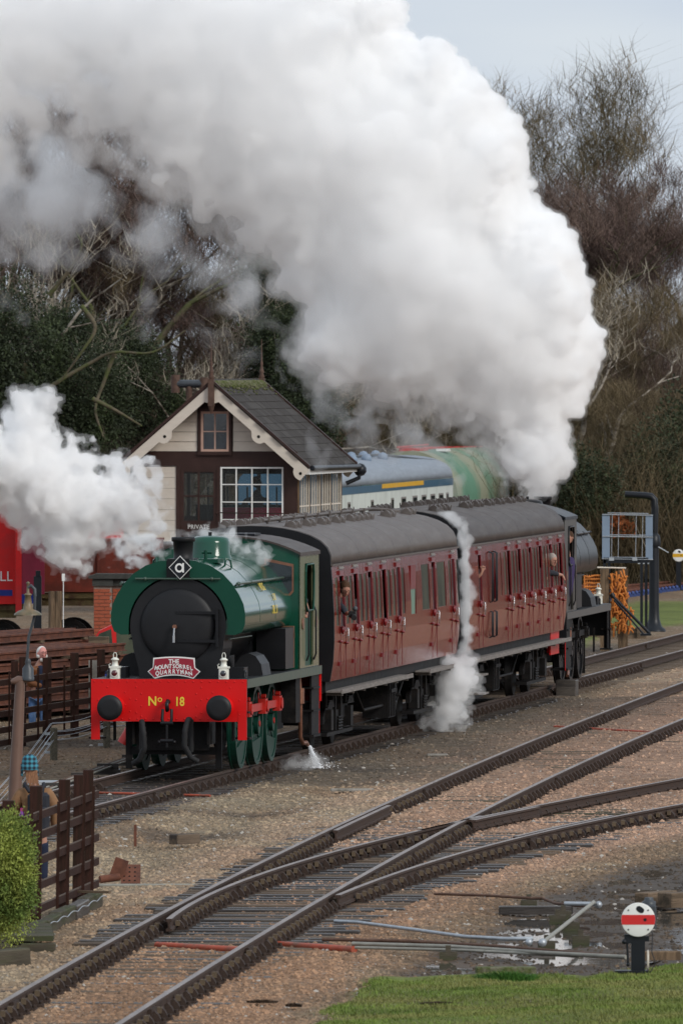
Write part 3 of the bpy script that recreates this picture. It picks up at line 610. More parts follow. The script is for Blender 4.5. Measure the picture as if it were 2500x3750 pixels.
    for sx in (-1,1):
        m = MB(); a, b = sorted((sx*(cw-.04), sx*(cw-.055))); m.box(a,b,6.8,7.75,1.52,2.42); P('cab_door', m, M['green_flat'] if first else M['black'])
        m = MB(); a = sx*(cw+.012)
        m.tube([(a,6.8,3.05),(a,6.87,3.18),(a,7.68,3.18),(a,7.75,3.05),(a,7.75,2.6),(a,7.65,2.42),(a,6.9,2.42),(a,6.8,2.6),(a,6.8,3.05)],.018,6)
        P('cab_opening_beading', m, flat)
        m = MB()
        for yy in (6.9,7.72): m.tube([(a,yy,1.6),(sx*(cw+.05),yy,1.7),(sx*(cw+.05),yy,2.4),(a,yy,2.5)],.016,6)
        P('grab_rail', m, M['black'])
        m = MB()
        for yy in (6.5,8.05): T = Matrix.Translation((sx*(cw+.004),yy,2.22))@Matrix.Diagonal((1,.1/.1,1.25,1)); m.tube([T@Vector((0,0,0)),T@Vector((sx*.014,0,0))],.095,20)
        P('maker_plate', m, M['copper'])
    front = [(-cw+.0,1.49),(cw,1.49)]+[(x,crz(x)) for x in cxs]
    m = MB(); m.prism([(x,z) for x,z in front], yF, yF+.025); P('cab_front', m, body)
    m = MB(); m.prism([(x*.99,z-.01) for x,z in front], yB-.03, yB-.005); P('cab_back', m, cab if first else M['black'])
    ro = [(-1.22,3.33)]+[(-x*1.015,crz(x)+.03) for x in cxs]+[(1.22,3.33)]+[(x*.99,crz(x)+.005) for x in cxs]
    m = MB(); m.prism(ro[::-1], yF-.05, yB+.05, smooth=False); rf = P('cab_roof', m, M['roof2'] if first else M['ironblack'])
    m = MB(); m.box(-.3,.35,6.9,7.6,3.655,3.69); m.tube([(.75,7.0,3.48),(.75,7.0,3.56)],.03,8); m.obj('roof_hatch', M['ironblack'], rf)
    for sx in (-1,1):
        fr = [(sx*.62,3.3),(sx*1.1,3.2),(sx*1.1,2.75),(sx*1.02,2.66),(sx*.86,2.66),(sx*.6,2.95)]
        m = MB(); m.prism(fr if sx<0 else fr[::-1], yF-.03, yF-.002)
        cxm = sum(p[0] for p in fr)/6; czm = sum(p[1] for p in fr)/6; inn = [(cxm+(x-cxm)*.88, czm+(z-czm)*.86) for x,z in fr]
        wf = P('cab_window', m, M['copper'] if first else M['black']); m = MB(); m.prism(inn if sx<0 else inn[::-1], yF-.036, yF-.031); m.obj('glass', M['darkglass'], wf)
    m = MB(); m.box(-1.1,1.1,6.3,8.3,1.5,1.6); m.box(-.6,.6,6.26,6.9,1.5,2.9); P('cab_interior', m, M['seat'])
    # footplate boxes, steps, pipes
    for sx in (-1,1):
        m = MB(); a, b = sorted((sx*.68,sx*1.16)); m.box(a,b,4.85,5.75,1.52,2.18); bx = P('toolbox', m, M['black'])
        m = MB(); a, b = sorted((sx*.68,sx*1.165)); m.box(a,b,5.75,5.83,1.52,2.2); m.box(a,b,5.73,5.86,2.0,2.08); m.obj('edge_strip', M['seat'] if first else M['black'], bx)
        m = MB(); m.prism([(sx*.7,1.49)]+[(sx*.7+ sx*.24*(1-math.cos(R(q)))*1, 1.49+.36*math.sin(R(q))) for q in (30,60,90,120,150)]+[(sx*1.18,1.49)], 2.2, 3.1, mi=0); P('sandbox', m, M['black_matt'])
        m = MB(); m.tube([(sx*1.1,.75,1.49),(sx*1.1,.75,1.58),(sx*1.1,.85,1.6),(sx*1.1,.85,1.5)],.018,6); m.box(sx*.95-.14,sx*.95+.14,.75,1.15,1.49,1.66); P('lubricator', m, M['black'])
        m = MB(); a, b = sorted((sx*1.18,sx*1.21)); m.box(a,b,7.5,8.38,.35,1.43); m.box(min(sx*.9,sx*1.25),max(sx*.9,sx*1.25),7.45,8.3,.33,.37); m.box(min(sx*.9,sx*1.25),max(sx*.9,sx*1.25),7.45,8.2,.75,.78); m.box(min(sx*.9,sx*1.25),max(sx*.9,sx*1.25),7.45,8.2,1.12,1.15); cs = P('cab_step', m, M['grime'])
        m = MB(); m.box(min(sx*1.205,sx*1.215),max(sx*1.205,sx*1.215),8.38,8.4,.33,1.43); m.obj('red_edge', M['red'], cs)
        m = MB(); m.tube([(sx*1.08,6.9,1.4),(sx*1.1,6.9,1.1),(sx*1.1,6.95,.9),(sx*1.1,6.95,.35),(sx*1.12,7.1,.24),(sx*1.14,7.35,.25),(sx*1.15,7.45,.2)],.035,8); m.tube([(sx*1.1,6.9,1.15),(sx*1.1,6.9,.9)],.075,10); P('injector_pipe', m, M['copper'])
        m = MB(); m.box(min(sx*.88,sx*1.12),max(sx*.88,sx*1.12),6.3,6.8,.6,1.4); P('tank_filter', m, M['grime'])
    m = MB(); m.box(-1.24,1.24,8.4,8.43,.9,1.49); P('rear_beam', m, M['red'] if first else M['black'])
    for sx in (-1,1):
        m = MB(); m.tube([(sx*.87,8.43,1.05),(sx*.87,8.7,1.05)], [.15,.11], 14); m.tube([(sx*.87,8.7,1.05),(sx*.87,8.8,1.05)], .06, 10); m.tube([(sx*.87,8.8,1.05),(sx*.87,8.83,1.05)], .2, 20); P('rear_buffer', m, M['black'])
    return t
def lamp(label, cat_loc, rotz, lens, grp):
    t = thing('lamp', label, 'lamp', cat_loc, rotz, grp)
    m = MB(); m.box(-.075,.075,-.065,.065,0,.19,bev=.012); m.box(-.088,.088,-.07,.07,.17,.2); m.obj('body', M['lampwhite'], t)
    m = MB(); m.lathe([(.06,.2),(.045,.23),(.045,.29),(.062,.292),(.064,.31),(.03,.335),(.001,.34)], 14, 0, cap=False); m.obj('chimney', M['lampwhite'], t)
    m = MB(); m.tube([(-.025,0,.33),(-.028,0,.38),(-.012,0,.415),(.012,0,.415),(.028,0,.38),(.025,0,.33)], .007, 6); m.tube([(-.085,0,.19),(-.1,-.01,.22),(-.07,-.02,.24)],.008,6); m.obj('handle', M['lampwhite'], t)
    m = MB(); m.tube([(0,-.065,.09),(0,-.085,.09)], [.062,.06], 20); m.obj('lens_rim', M['lampwhite'], t)
    m = MB(); T = Matrix.Translation((0,-.082,.09))@Matrix.Rotation(R(90),4,'X'); m.lathe([(.05,0),(.04,.012),(.02,.02),(.001,.023)], 18, 0, T, cap=False); m.obj('lens', lens, t)
    return t
lensred = pm('red_lens', (.09,.015,.018), .08, 0, .2, 20, spec=.8); lensdark = pm('dark_lens', (.03,.032,.04), .06, 0, .3, 20, spec=.8)
E0 = Vector((-2.728,180.05,0)); ER = -math.atan(.140)
engine = make_engine('dark green saddle tank steam engine with red buffer beam at the head of the train', E0, ER, True, M['green'], M['green_flat'], M['green_edge'], M['cab_reflect'])
def eloc(x, y, z): q = Matrix.Rotation(ER,4,'Z') @ Vector((x,y,z)); return E0+q
text('painted_number', 'N', .2, M['yellow'], engine, (-.262,-.004,1.135), sx=.95, bold=.02); text('painted_number', 'o', .15, M['yellow'], engine, (-.142,-.004,1.175))
text('painted_number', '18', .2, M['yellow'], engine, (.172,-.004,1.13), sx=.8, bold=.02)
m = MB(); m.box(-.19,-.095,-.004,-.002,1.09,1.1) if False else None
for zz, s, yy in ((2.92,'MOUNTSORREL',0),):
    pass
# lettering on the tank side
T1 = R(62)
def side_text(s, size, y, z, x, tilt):
    o = text('tank_lettering', s, size, M['yellow'], engine, (x, y, z), rot=(0,0,0), ext=.001)
    o.rotation_euler = (Matrix.Rotation(R(90),3,'Z') @ Matrix.Rotation(tilt,3,'X')).to_euler(); return o
side_text('WDG', .2, 3.5, 2.88, .975, R(60)); side_text('S 18', .17, 4.3, 2.7, 1.055, R(76)); side_text('SRL 31', .2, 4.2, 2.5, 1.087, R(88))
# headboard and lamps that hang on the engine
def headboard():
    t = thing('name_headboard', 'curved red nameboard with white lettering in front of the smokebox', 'sign', eloc(.02,.4,1.66), ER)
    def outline(g):
        top = [(x, .155+g-.22*x*x*1.0) for x in np.linspace(-.31,.31,11)]; bot = [(x, -.10-g-.55*x*x) for x in np.linspace(.31,-.31,11)]
        return [(-.40-g,-.06)]+[(-.325-g*.6,.0+g*.2)]+[(x-g*(1 if x<-.3 else 0)+g*(1 if x>.3 else 0),z) for x,z in top]+[(.325+g*.6,0+g*.2),(.40+g,-.06)]+bot
    m = MB(); m.prism(outline(.0)[::-1], -.006, 0); m.obj('board', M['headred'], t)
    m = MB(); m.prism(outline(.022)[::-1], .001, .02); m.obj('white_border', M['white'], t)
    z = {'THE':.098}
    text('lettering','THE',.092,M['white'],t,(0,-.0085,.098),bold=.028)
    for s, r0, zc, w0 in (('MOUNTSORREL',1.0,.022,.56),('QUARRYMAN',.75,-.062,.53)):
        n = len(s)
        for i, ch in enumerate(s):
            u = (i-(n-1)/2)/(n-1)*w0; o = text('lettering', ch, .095, M['white'], t, (u,-.0085,zc-u*u*(.4 if n>9 else .45)), rot=(R(90),0,0), sx=.82, bold=.028)
            o.rotation_euler = (Matrix.Rotation(-math.atan(-u*.85)*-1,3,'Y')@Matrix.Rotation(R(90),3,'X')).to_euler()
    return t
headboard()
dt = thing('letter_board', 'black diamond board with white letter a below the chimney', 'sign', eloc(.05,.84,3.24), ER)
m = MB(); m.prism([(0,-.19),(.185,0),(0,.19),(-.185,0)], .0, .012); m.obj('white_border', M['white'], dt)
m = MB(); m.prism([(0,-.175),(.17,0),(0,.175),(-.17,0)], -.004, -.001); m.obj('board', M['ironblack'], dt)
m = MB(); T = Matrix.Translation((-.012,-.007,-.004))
vs = []; n=28
for r in (.068,.041):
    vs += [(r*math.cos(2*PI*k/n), 0, r*math.sin(2*PI*k/n)*1.08) for k in range(n)]
m.add(vs, [(k,(k+1)%n,(k+1)%n+n,k+n) for k in range(n)], 0, False, T); m.box(.036,.064,-.0065,-.005,-.077,.073,0); m.obj('letter', M['white'], dt)
lamp('white oil lamp with red lens on left end of buffer beam top', eloc(-.885,.16,1.49), ER, lensred, 'lamps on the engines'); lamp('white oil lamp with dark lens on right end of buffer beam top', eloc(.855,.16,1.49), ER, lensdark, 'lamps on the engines')
TH = -math.atan(.128)
def tpos(dist): return Vector((float(TC(dist)), dist, 0))
eng2 = make_engine('black saddle tank steam engine at the far end of the train', tpos(235.2), TH+PI, False, M['black'], M['black'], pm('grey_valance',(.09,.085,.08),.5,0,.2,5), pm('grey_black_cab',(.06,.056,.05),.35,0,.2,3))
e2 = tpos(234.6)+Vector((1.05,0,1.49)); lamp('white oil lamp standing on running plate of the black engine', e2, TH, lensdark, 'lamps on the engines')
# ================================================================ coaches
HWD = 1.40
def body_profile(sx):
    return [(sx*1.33,1.18),(sx*1.385,1.5),(sx*1.405,1.85),(sx*1.40,2.3),(sx*1.375,2.8),(sx*1.345,3.13)]
def xs_at(z):
    P = body_profile(1)
    for (x0,z0),(x1,z1) in zip(P,P[1:]):
        if z <= z1: return x0+(x1-x0)*(z-z0)/(z1-z0)
    return P[-1][0]
ROOFP = [(-1.35,3.13)]+[(1.35*math.sin(R(a))*-1, 3.13+.64*((math.cos(R(a))))**.72) for a in (82,72,60,48,36,24,12,0,-12,-24,-36,-48,-60,-72,-82)]+[(1.35,3.13)]
def coach(label, yO, L, feats, roofm, guard):
    t = thing('railway_coach', label, 'railway coach', tpos(yO), TH, 'maroon coaches of the train')
    P = lambda n, m, mt, par=None: m.obj(n, mt, par or t)
    # side wall with real openings
    ops = sorted([(a,b,z0,z1) for k,a,b,z0,z1 in feats if k in ('door','win','slit','toilet')])
    for sx in (1,-1):
        m = MB(); zs = [1.18,1.5,1.85,2.06,2.3,2.8,2.92,3.13]
        cuts = sorted(set([0,L]+[v for a,b,_,_ in ops for v in (a,b)])); zc = sorted(set(zs+[v for _,_,c,d in ops for v in (c,d)]))
        for y0, y1 in zip(cuts, cuts[1:]):
            for z0, z1 in zip(zc, zc[1:]):
                ym, zm = (y0+y1)/2, (z0+z1)/2
                if any(a < ym < b and c < zm < d for a,b,c,d in ops): continue
                q = [(sx*xs_at(z0),y0,z0),(sx*xs_at(z0),y1,z0),(sx*xs_at(z1),y1,z1),(sx*xs_at(z1),y0,z1)]
                m.add(q, [(0,1,2,3) if sx > 0 else (3,2,1,0)])
        for a,b,c,d in ops:      # reveals
            x0 = lambda z: sx*xs_at(z); x1 = lambda z: sx*(xs_at(z)-.022)
            m.add([(x0(c),a,c),(x0(c),b,c),(x1(c),b,c),(x1(c),a,c)],[(0,1,2,3)],1); m.add([(x0(d),a,d),(x0(d),b,d),(x1(d),b,d),(x1(d),a,d)],[(3,2,1,0)],1)
            m.add([(x0(c),a,c),(x0(d),a,d),(x1(d),a,d),(x1(c),a,c)],[(0,1,2,3)],1); m.add([(x0(c),b,c),(x0(d),b,d),(x1(d),b,d),(x1(c),b,c)],[(3,2,1,0)],1)
        P('body_side', m, [M['maroon'],M['maroon_dark']])
    pend = [(x*1,z) for x,z in ROOFP]; fr = [(-x,z) for x,z in body_profile(1)][::1]
    prof = [(-x,z) for x,z in body_profile(1)]+[p for p in ROOFP[1:-1]]+[(x,z) for x,z in reversed(body_profile(1))]
    m = MB(); m.prism(prof, -.07, .0); ends = P('body_end', m, M['black']); m = MB(); m.prism(prof, L, L+.07); P('body_end', m, M['black'])
    m = MB()
    for yy in (-.05,L+.05):
        for x in (-.9,.95): m.tube([(x,yy-.03,1.5),(x,yy-.05,2.9)],.018,6)
        m.tube([(-.25,yy-.12,1.0),(-.25,yy-.12,1.9)],.04,8); m.box(-.5,.5,yy-.02,yy+.02,1.25,1.3)
    m.tube([(1.1,-.05,2.3),(1.1,-.1,2.35),(1.1,-.1,2.75),(1.1,-.05,2.8)],.016,6); P('end_fittings', m, M['ironblack'])
    m = MB(); m.prism([(x*1.006,z+.008) for x,z in ROOFP[::-1]], .0, L, smooth=True)
    for yy in np.arange(1.2, L-.5, 2.45): m.prism([(x*1.0064,z+.0092) for x,z in ROOFP[::-1]], yy, yy+.03)
    rf = P('roof', m, roofm)
    m = MB()
    for sx in (-1,1): m.box(min(sx*1.34,sx*1.385),max(sx*1.34,sx*1.385),-.06,L+.06,3.105,3.135)
    m.obj('gutter', M['roof'], rf)
    # glazing, inner partitions
    m = MB()
    for k,a,b,z0,z1 in feats:
        if k == 'win':
            for sx in (-1,1): g = MB(); g.add([(sx*(xs_at(z0)-.008),a,z0),(sx*(xs_at(z0)-.008),b,z0),(sx*(xs_at(z1)-.008),b,z1),(sx*(xs_at(z1)-.008),a,z1)],[(0,1,2,3)]); P('window', g, M['glass'])
        if k == 'toilet':
            g = MB(); x = xs_at(2.2)-.02; g.box(x-.01,x,a,b,2.06,2.5,0); g.box(x-.01,x+.01,a,b,2.5,2.92,1); P('lavatory_window', g, [M['greenglass'],M['maroon_dark']])
    inner = MB(); inner.box(-1.30,1.30,.05,L-.05,1.2,2.0); inner.box(-1.28,-1.2,.05,L-.05,2.0,3.1)
    doors = [(a,b) for k,a,b,z0,z1 in feats if k == 'door']
    for a,b in doors: inner.box(-1.25,1.25,a-.72,a-.62,2.0,3.0,1); 
    P('interior', inner, [M['dark'],M['seat']])
    # doors and their fittings
    for i,(a,b) in enumerate(doors):
        dn = MB(); yc = (a+b)/2; x = xs_at(2.2)
        for yy in (a-.07,b+.07):
            dn.box(xs_at(1.9)-.006,xs_at(1.9)+.004,yy-.006,yy+.006,1.22,2.06)
        # raised droplight frame
        fz0, fz1 = 2.06, 2.92; drop = rnd.choice([0,.12,.5,.78,.1,.3]) if not (guard and i == 0) else .3
        fr = MB(); 
        def fbar(y0,y1,z0,z1,dx=.006): fr.add([(xs_at(z0)-.012,y0,z0),(xs_at(z0)+dx,y0,z0),(xs_at(z0)+dx,y1,z0),(xs_at(z0)-.02,y1,z0),(xs_at(z1)-.02,y0,z1),(xs_at(z1)+dx,y0,z1),(xs_at(z1)+dx,y1,z1),(xs_at(z1)-.02,y1,z1)],[(0,3,2,1),(4,5,6,7),(0,1,5,4),(1,2,6,5),(2,3,7,6),(3,0,4,7)])
        fbar(a-.045,a+.03,2.0,2.98); fbar(b-.03,b+.045,2.0,2.98); fbar(a-.03,b+.03,2.92,2.99); fbar(a-.05,b+.05,1.985,2.06,.02)
        d = P('door', dn, M['maroon_dark']); fr.obj('window_frame', M['maroon_dark'], d)
        if drop < .7:
            g = MB(); z1 = 2.92-drop*.86; g.add([(xs_at(2.06)-.02,a,2.06),(xs_at(2.06)-.02,b,2.06),(xs_at(z1)-.02,b,z1),(xs_at(z1)-.02,a,z1)],[(0,1,2,3)]); g.obj('droplight', M['darkglass'], d)
        h = MB(); xh = xs_at(1.95)
        h.tube([(xh,b+.12,2.03),(xh+.035,b+.12,2.02),(xh+.035,b+.12,1.80),(xh,b+.12,1.79)],.008,6); h.tube([(xh+.03,b-.02,2.03),(xh+.03,b+.16,2.03)],.010,6); h.tube([(xh+.035,b-.0,1.91),(xh+.035,b+.14,1.91)],.011,6); h.ball((xh+.04,b+.06,1.91),.016,6)
        h.obj('door_handle', M['steel'], d)
        h = MB(); h.ball((xh+.02,a-.16,1.83),.032,8,0,None,(1,3.2,.8)); h.ball((xh+.02,b+.02,1.79),.032,8,0,None,(1,3.2,.8)); h.ball((xs_at(2.03)+.03,a-.03,2.02),.034,8,0,None,(1,1.6,2.2)); h.obj('door_bump', M['maroon_dark'], d)
        h = MB(); h.box(xs_at(1.42)-.01,xs_at(1.42)+.03,a-.17,a+.06,1.42,1.49); h.box(xs_at(2.98)-.01,xs_at(2.98)+.032,a-.13,a-.0,2.94,3.01); h.obj('hinge', M['maroon_dark'], d)
        h = MB(); h.prism([(xs_at(3.0)-.01,3.04),(xs_at(3.0)+.028,3.04),(xs_at(3.1)+.01,3.085),(xs_at(3.1)-.01,3.085)], a-.0, b+.0); h.obj('ventilator', M['step'], d)
    m = MB(); m.box(1.352,1.362,-.02,L,3.09,3.105); P('cantrail', m, M['maroon_dark'])
    # roof ventilators
    for i,(a,b) in enumerate(doors+([(3.0,3.2)] if guard else [(9.5,9.7),(10.8,11)])):
        for x in (-.55,.55):
            for dy in (-.25,.38):
                yy = (a+b)/2+dy; z = 3.13+.64*math.sqrt(1-(x/1.35)**2)**.72
                v = MB(); ang = math.atan2(x*.42,1)
                v.box(-.13,.13,-.15,.15,-.01,.01); 
                pr = arc(0,.01,.085,.11,0,180,6); v.prism(pr[::-1], -.12, .1); v.prism([(-.12,.01),(.0,.01),(-.02,.12)][::-1], -.10,-.08,'x'); v.prism([(-.12,.01),(.0,.01),(-.02,.12)][::-1], .08,.1,'x')
                T = Matrix.Translation((x,yy,z-.005))@Matrix.Rotation(ang*.9,4,'Y')
                o = v.obj('roof_ventilator', roofm if guard else M['roof'], rf); o.matrix_local = T
    m = MB(); 
    pp = [(0.0,yy,3.84) for yy in np.linspace(1.5,L-1.6,8)]+[(.15,L-.9,3.82),(.5,L-.3,3.74),(.95,L+.02,3.5)]
    if not guard:
        m.tube(pp,.028,6)
        for yy in np.arange(2,L-1.5,1.6): m.tube([(0,yy,3.75),(0,yy,3.84)],.02,6); m.box(-.05,.05,yy-.03,yy+.03,3.80,3.87)
        m.obj('roof_pipe', M['roof'], rf)
    # underframe
    m = MB(); m.box(-1.2,1.2,.02,L-.02,.98,1.19); m.box(1.2,1.24,.05,L-.05,1.0,1.19); m.box(-1.24,-1.2,.05,L-.05,1.0,1.19)
    for yy in (5.5,7.0,9.5,11.5): m.box(-.08,.08,yy,yy+.1,.5,.98)
    m.tube([(1.05,5.2,1.0),(1.05,6.6,.5)],.02,5); m.tube([(1.05,L-5.2,1.0),(1.05,L-6.6,.5)],.02,5); m.tube([(1.05,6.6,.5),(1.05,L-6.6,.5)],.03,5)
    P('underframe', m, M['grime'])
    segs = [(.15,L*.56),(L*.70,L-.05)] if not guard else [(.05,L-.1)]
    for a,b in segs:
        m = MB(); m.box(1.24,1.5,a,b,.99,1.02); m.box(1.495,1.51,a,b,.97,1.045)
        for yy in np.arange(a+.3,b,1.5): m.box(1.2,1.48,yy,yy+.04,.93,.99)
        P('footboard', m, M['step'])
    if guard:
        for z,y0,y1 in ((.68,1.6,2.6),(.33,1.8,2.7)):
            m = MB(); m.box(1.15,1.45,y0,y1,z,z+.035); P('guard_step', m, M['step'])
        m = MB(); m.box(1.15,1.2,1.6,1.66,.35,1.0); m.box(1.15,1.2,2.5,2.56,.35,1.0); P('step_hanger', m, M['grime'])
        for z0,z1 in ((2.0,2.95),(1.35,1.85)):
            for yy in (3.35,4.0):
                m = MB(); x = xs_at((z0+z1)/2)+.05; m.tube([(x-.06,yy,z0),(x,yy,z0+.03),(x,yy,z1-.03),(x-.06,yy,z1),(x-.06,yy+.16,z1),(x,yy+.16,z1-.03),(x,yy+.16,z0+.03),(x-.06,yy+.16,z0)],.013,6); P('hand_rail', m, M['ironblack'])
    by = L*.52 if not guard else L*.36
    m = MB(); m.box(.7,1.15,by,by+1.0,.28,.98)
    for k in range(4): m.box(1.15,1.175,by+.04+k*.26,by+.1+k*.26,.3,.95)
    m.box(1.14,1.2,by+.1,by+.9,.72,.78); P('battery_box', m, M['grime'])
    m = MB(); m.cyl((.1,by+2.2,.62),(1.0,by+2.2,.62),.3,20); m.tube([(1.0,by+2.2,.62),(1.1,by+2.2,.62)],.03,6); P('vacuum_cylinder', m, M['grime'])
    if not guard:
        m = MB(); m.box(1.1,1.13,9.7,9.8,.9,1.0); m.box(1.1,1.14,9.6,9.75,.86,.99); P('red_tag', m, M['red'])
    else:
        m = MB(); m.box(1.22,1.25,L-1.5,L,.72,1.18); m.box(1.0,1.25,L-.04,L,.72,1.18); P('red_end_panel', m, M['red'])
    for ybc in (2.9, L-2.9):
        bg_ = bpy.data.objects.new('bogie', None); C.objects.link(bg_); bg_.parent = t; bg_.location = (0,ybc,0)
        m = MB()
        for sx in (-1,1):
            a, b = sorted((sx*.98,sx*1.06)); m.prism([(-1.75,.55),(-1.3,.75),(-.6,.8),(-.45,.62),(.45,.62),(.6,.8),(1.3,.75),(1.75,.55),(1.75,.42),(1.3,.5),(.6,.42),(-.6,.42),(-1.3,.5),(-1.75,.42)],a,b,'x')
            for yy in (-1.3,1.3):
                m.box(min(sx*1.0,sx*1.16),max(sx*1.0,sx*1.16),yy-.15,yy+.15,.32,.66)
                for q in range(5): m.box(min(sx*1.02,sx*1.14),max(sx*1.02,sx*1.14),yy-.42+.05*q,yy+.42-.05*q,.70+q*.025,.72+q*.025)
                m.tube([(sx*1.1,yy-.45,.72),(sx*1.1,yy-.45,1.0)],.03,6); m.tube([(sx*1.1,yy+.45,.72),(sx*1.1,yy+.45,1.0)],.03,6)
            for q in range(5): m.tube([(sx*1.12,-.25,.3+.05*q),(sx*1.12,.25,.3+.05*q)],.022,6)
            m.box(min(sx*1.0,sx*1.1),max(sx*1.0,sx*1.1),-.4,-.3,.25,.95); m.box(min(sx*1.0,sx*1.1),max(sx*1.0,sx*1.1),.3,.4,.25,.95)
            m.box(min(sx*.9,sx*1.12),max(sx*.9,sx*1.12),-1.7,1.7,.22,.28)
        m.box(-1,1,-.2,.2,.5,.9); m.obj('bogie_frame', M['grime'], bg_)
        for yy in (-1.3,1.3):
            w = MB()
            for sx in (-1,1):
                w.tube([(sx*.68,yy,.46),(sx*.71,yy,.46),(sx*.72,yy,.46),(sx*.82,yy,.46)],[.49,.49,.46,.45],28); w.tube([(sx*.82,yy,.46),(sx*.83,yy,.46)],[.45,.38],28)
            w.cyl((-.7,yy,.46),(.7,yy,.46),.07,8); w.obj('wheelset', M['grime'], bg_)
    for yy, s in ((-.04,-1),(L+.04,1)):
        m = MB()
        for x in (-.87,.87): m.tube([(x,yy,1.05),(x,yy+s*.25,1.05)],.09,12); m.tube([(x,yy+s*.25,1.05),(x,yy+s*.3,1.05)],.19,18)
        m.tube([(0,yy,1.05),(0,yy+s*.35,1.0)],.05,6); P('buffers', m, M['ironblack'])
    return t
def ypx(px, yO): Y = 24.391/(.128-(px-CX)/FL); return (Y-.18+.0-yO)/.992
f1 = []; O1 = 189.7
for c in (1263,1314.5,1366.5,1417.5,1468.5):
    y = ypx(c,O1); f1.append(('door',y-.29,y+.29,2.06,2.92)); f1.append(('win',y-.87,y-.47,2.1,2.9)); f1.append(('win',y+.47,y+.87,2.1,2.9))
f1.append(('toilet',ypx(1511,O1),ypx(1529,O1),2.06,2.92)); f1.append(('win',ypx(1552,O1),ypx(1580.5,O1),2.1,2.9)); f1.append(('door',ypx(1590,O1),ypx(1603,O1),2.06,2.92)); f1.append(('win',ypx(1608.5,O1),ypx(1639,O1),2.1,2.9))
y = ypx(1668,O1); f1 += [('win',ypx(1651,O1),ypx(1660,O1),2.1,2.9),('door',y-.27,y+.27,2.06,2.92),('win',ypx(1680,O1),ypx(1688,O1),2.1,2.9)]
f1 = [(k,max(a,.15),b,c,d) for k,a,b,c,d in f1]
coach('maroon passenger coach with grey roof directly behind the green engine', O1, 17.8, f1, M['roof'], False)
O2 = 208.9; f2 = []
y = ypx(1765,O2); f2.append(('door',y-.26,y+.26,2.06,2.92)); y = ypx(1819,O2); f2.append(('slit',y-.3,y+.05,2.06,2.92)); f2.append(('win',ypx(1838,O2),ypx(1843,O2),2.1,2.9))
for c in (1871,1910,1949,1986,2023,2059):
    y = ypx(c,O2); f2.append(('door',y-.27,y+.27,2.06,2.92)); f2.append(('win',y-.84,y-.45,2.1,2.9)); f2.append(('win',y+.45,y+.84,2.1,2.9))
L2 = 16.6
f2 = [(k,a,min(b,L2-.08),c,d) for k,a,b,c,d in f2]
coach('maroon brake coach with brown grey roof coupled to the black engine', O2, L2, f2, M['roof2'], True)
# ================================================================ signal box
SB = thing('signal_box', 'cream and brown wooden signal box with slate roof and scalloped bargeboards', 'signal box', (-2.77,250,0), R(-9.5))
BW, BL, ZF, ZE = 1.83, 5.6, 2.5, 4.18; RW, ZA, ZR = 2.15, 6.03, 4.16
def P(n, m, mt, par=None): return m.obj(n, mt, par or SB)
m = MB(); m.box(-BW+.02,BW-.02,.02,BL,-.2,ZF); P('brick_base', m, M['concrete'])
m = MB(); m.box(-BW-.25,-1.05,-.18,.1,-.2,2.12); m.box(-BW-.35,-1.0,-.25,.2,2.12,2.32); P('stone_pier', m, M['cream'])
m = MB(); m.box(-BW,BW,.0,.06,ZE-.0,ZE+.32); m.box(-BW,BW,0,.08,ZF-.15,ZF); P('brown_beam', m, M['brown'])
# gable boards, one by one
for k in range(6):
    z0 = ZE+.325+k*.215; z1 = z0+.21; hw = lambda z: max(.0,(ZA-.08-z)/(ZA-ZR)*RW*.985)
    if hw(z1) <= .1: break
    for a, b in ((-1,-.40),(.40,1)):
        xo0 = min(hw(z0),BW+.02); xo1 = min(hw(z1),BW+.02)
        if xo1 < .42: continue
        pl = [(a*xo0 if a<0 else .40,z0),(-.40 if a<0 else xo0,z0),(-.40 if a<0 else xo1,z1),(-xo1 if a<0 else .40,z1)]
        m = MB(); vs = [(pl[0][0],-.012,pl[0][1]),(pl[1][0],-.012,pl[1][1]),(pl[2][0],.006,pl[2][1]),(pl[3][0],.006,pl[3][1])]+[(x,.04,z) for x,z in pl]
        m.add(vs,[(0,1,2,3),(0,4,5,1),(2,6,7,3),(1,5,6,2),(0,3,7,4)]); P('gable_board', m, M['cream'])
m = MB(); m.prism([(-BW,ZE+.3),(BW,ZE+.3),(.06,ZA-.16),(-.06,ZA-.16)], .045, .09); P('gable_lining', m, M['brown'])
for k in range(7):
    z0 = ZF+.02+k*.235; m = MB(); m.box(-BW,-.86,.0,.04,z0,z0+.228); P('wall_board', m, M['cream'])
for a,b in ((-.87,-.78),(.04,.12),(1.52,BW),(-BW,-BW+.08)):
    m = MB(); m.box(a,b,-.02,.06,ZF,ZE); P('corner_post', m, M['brown'])
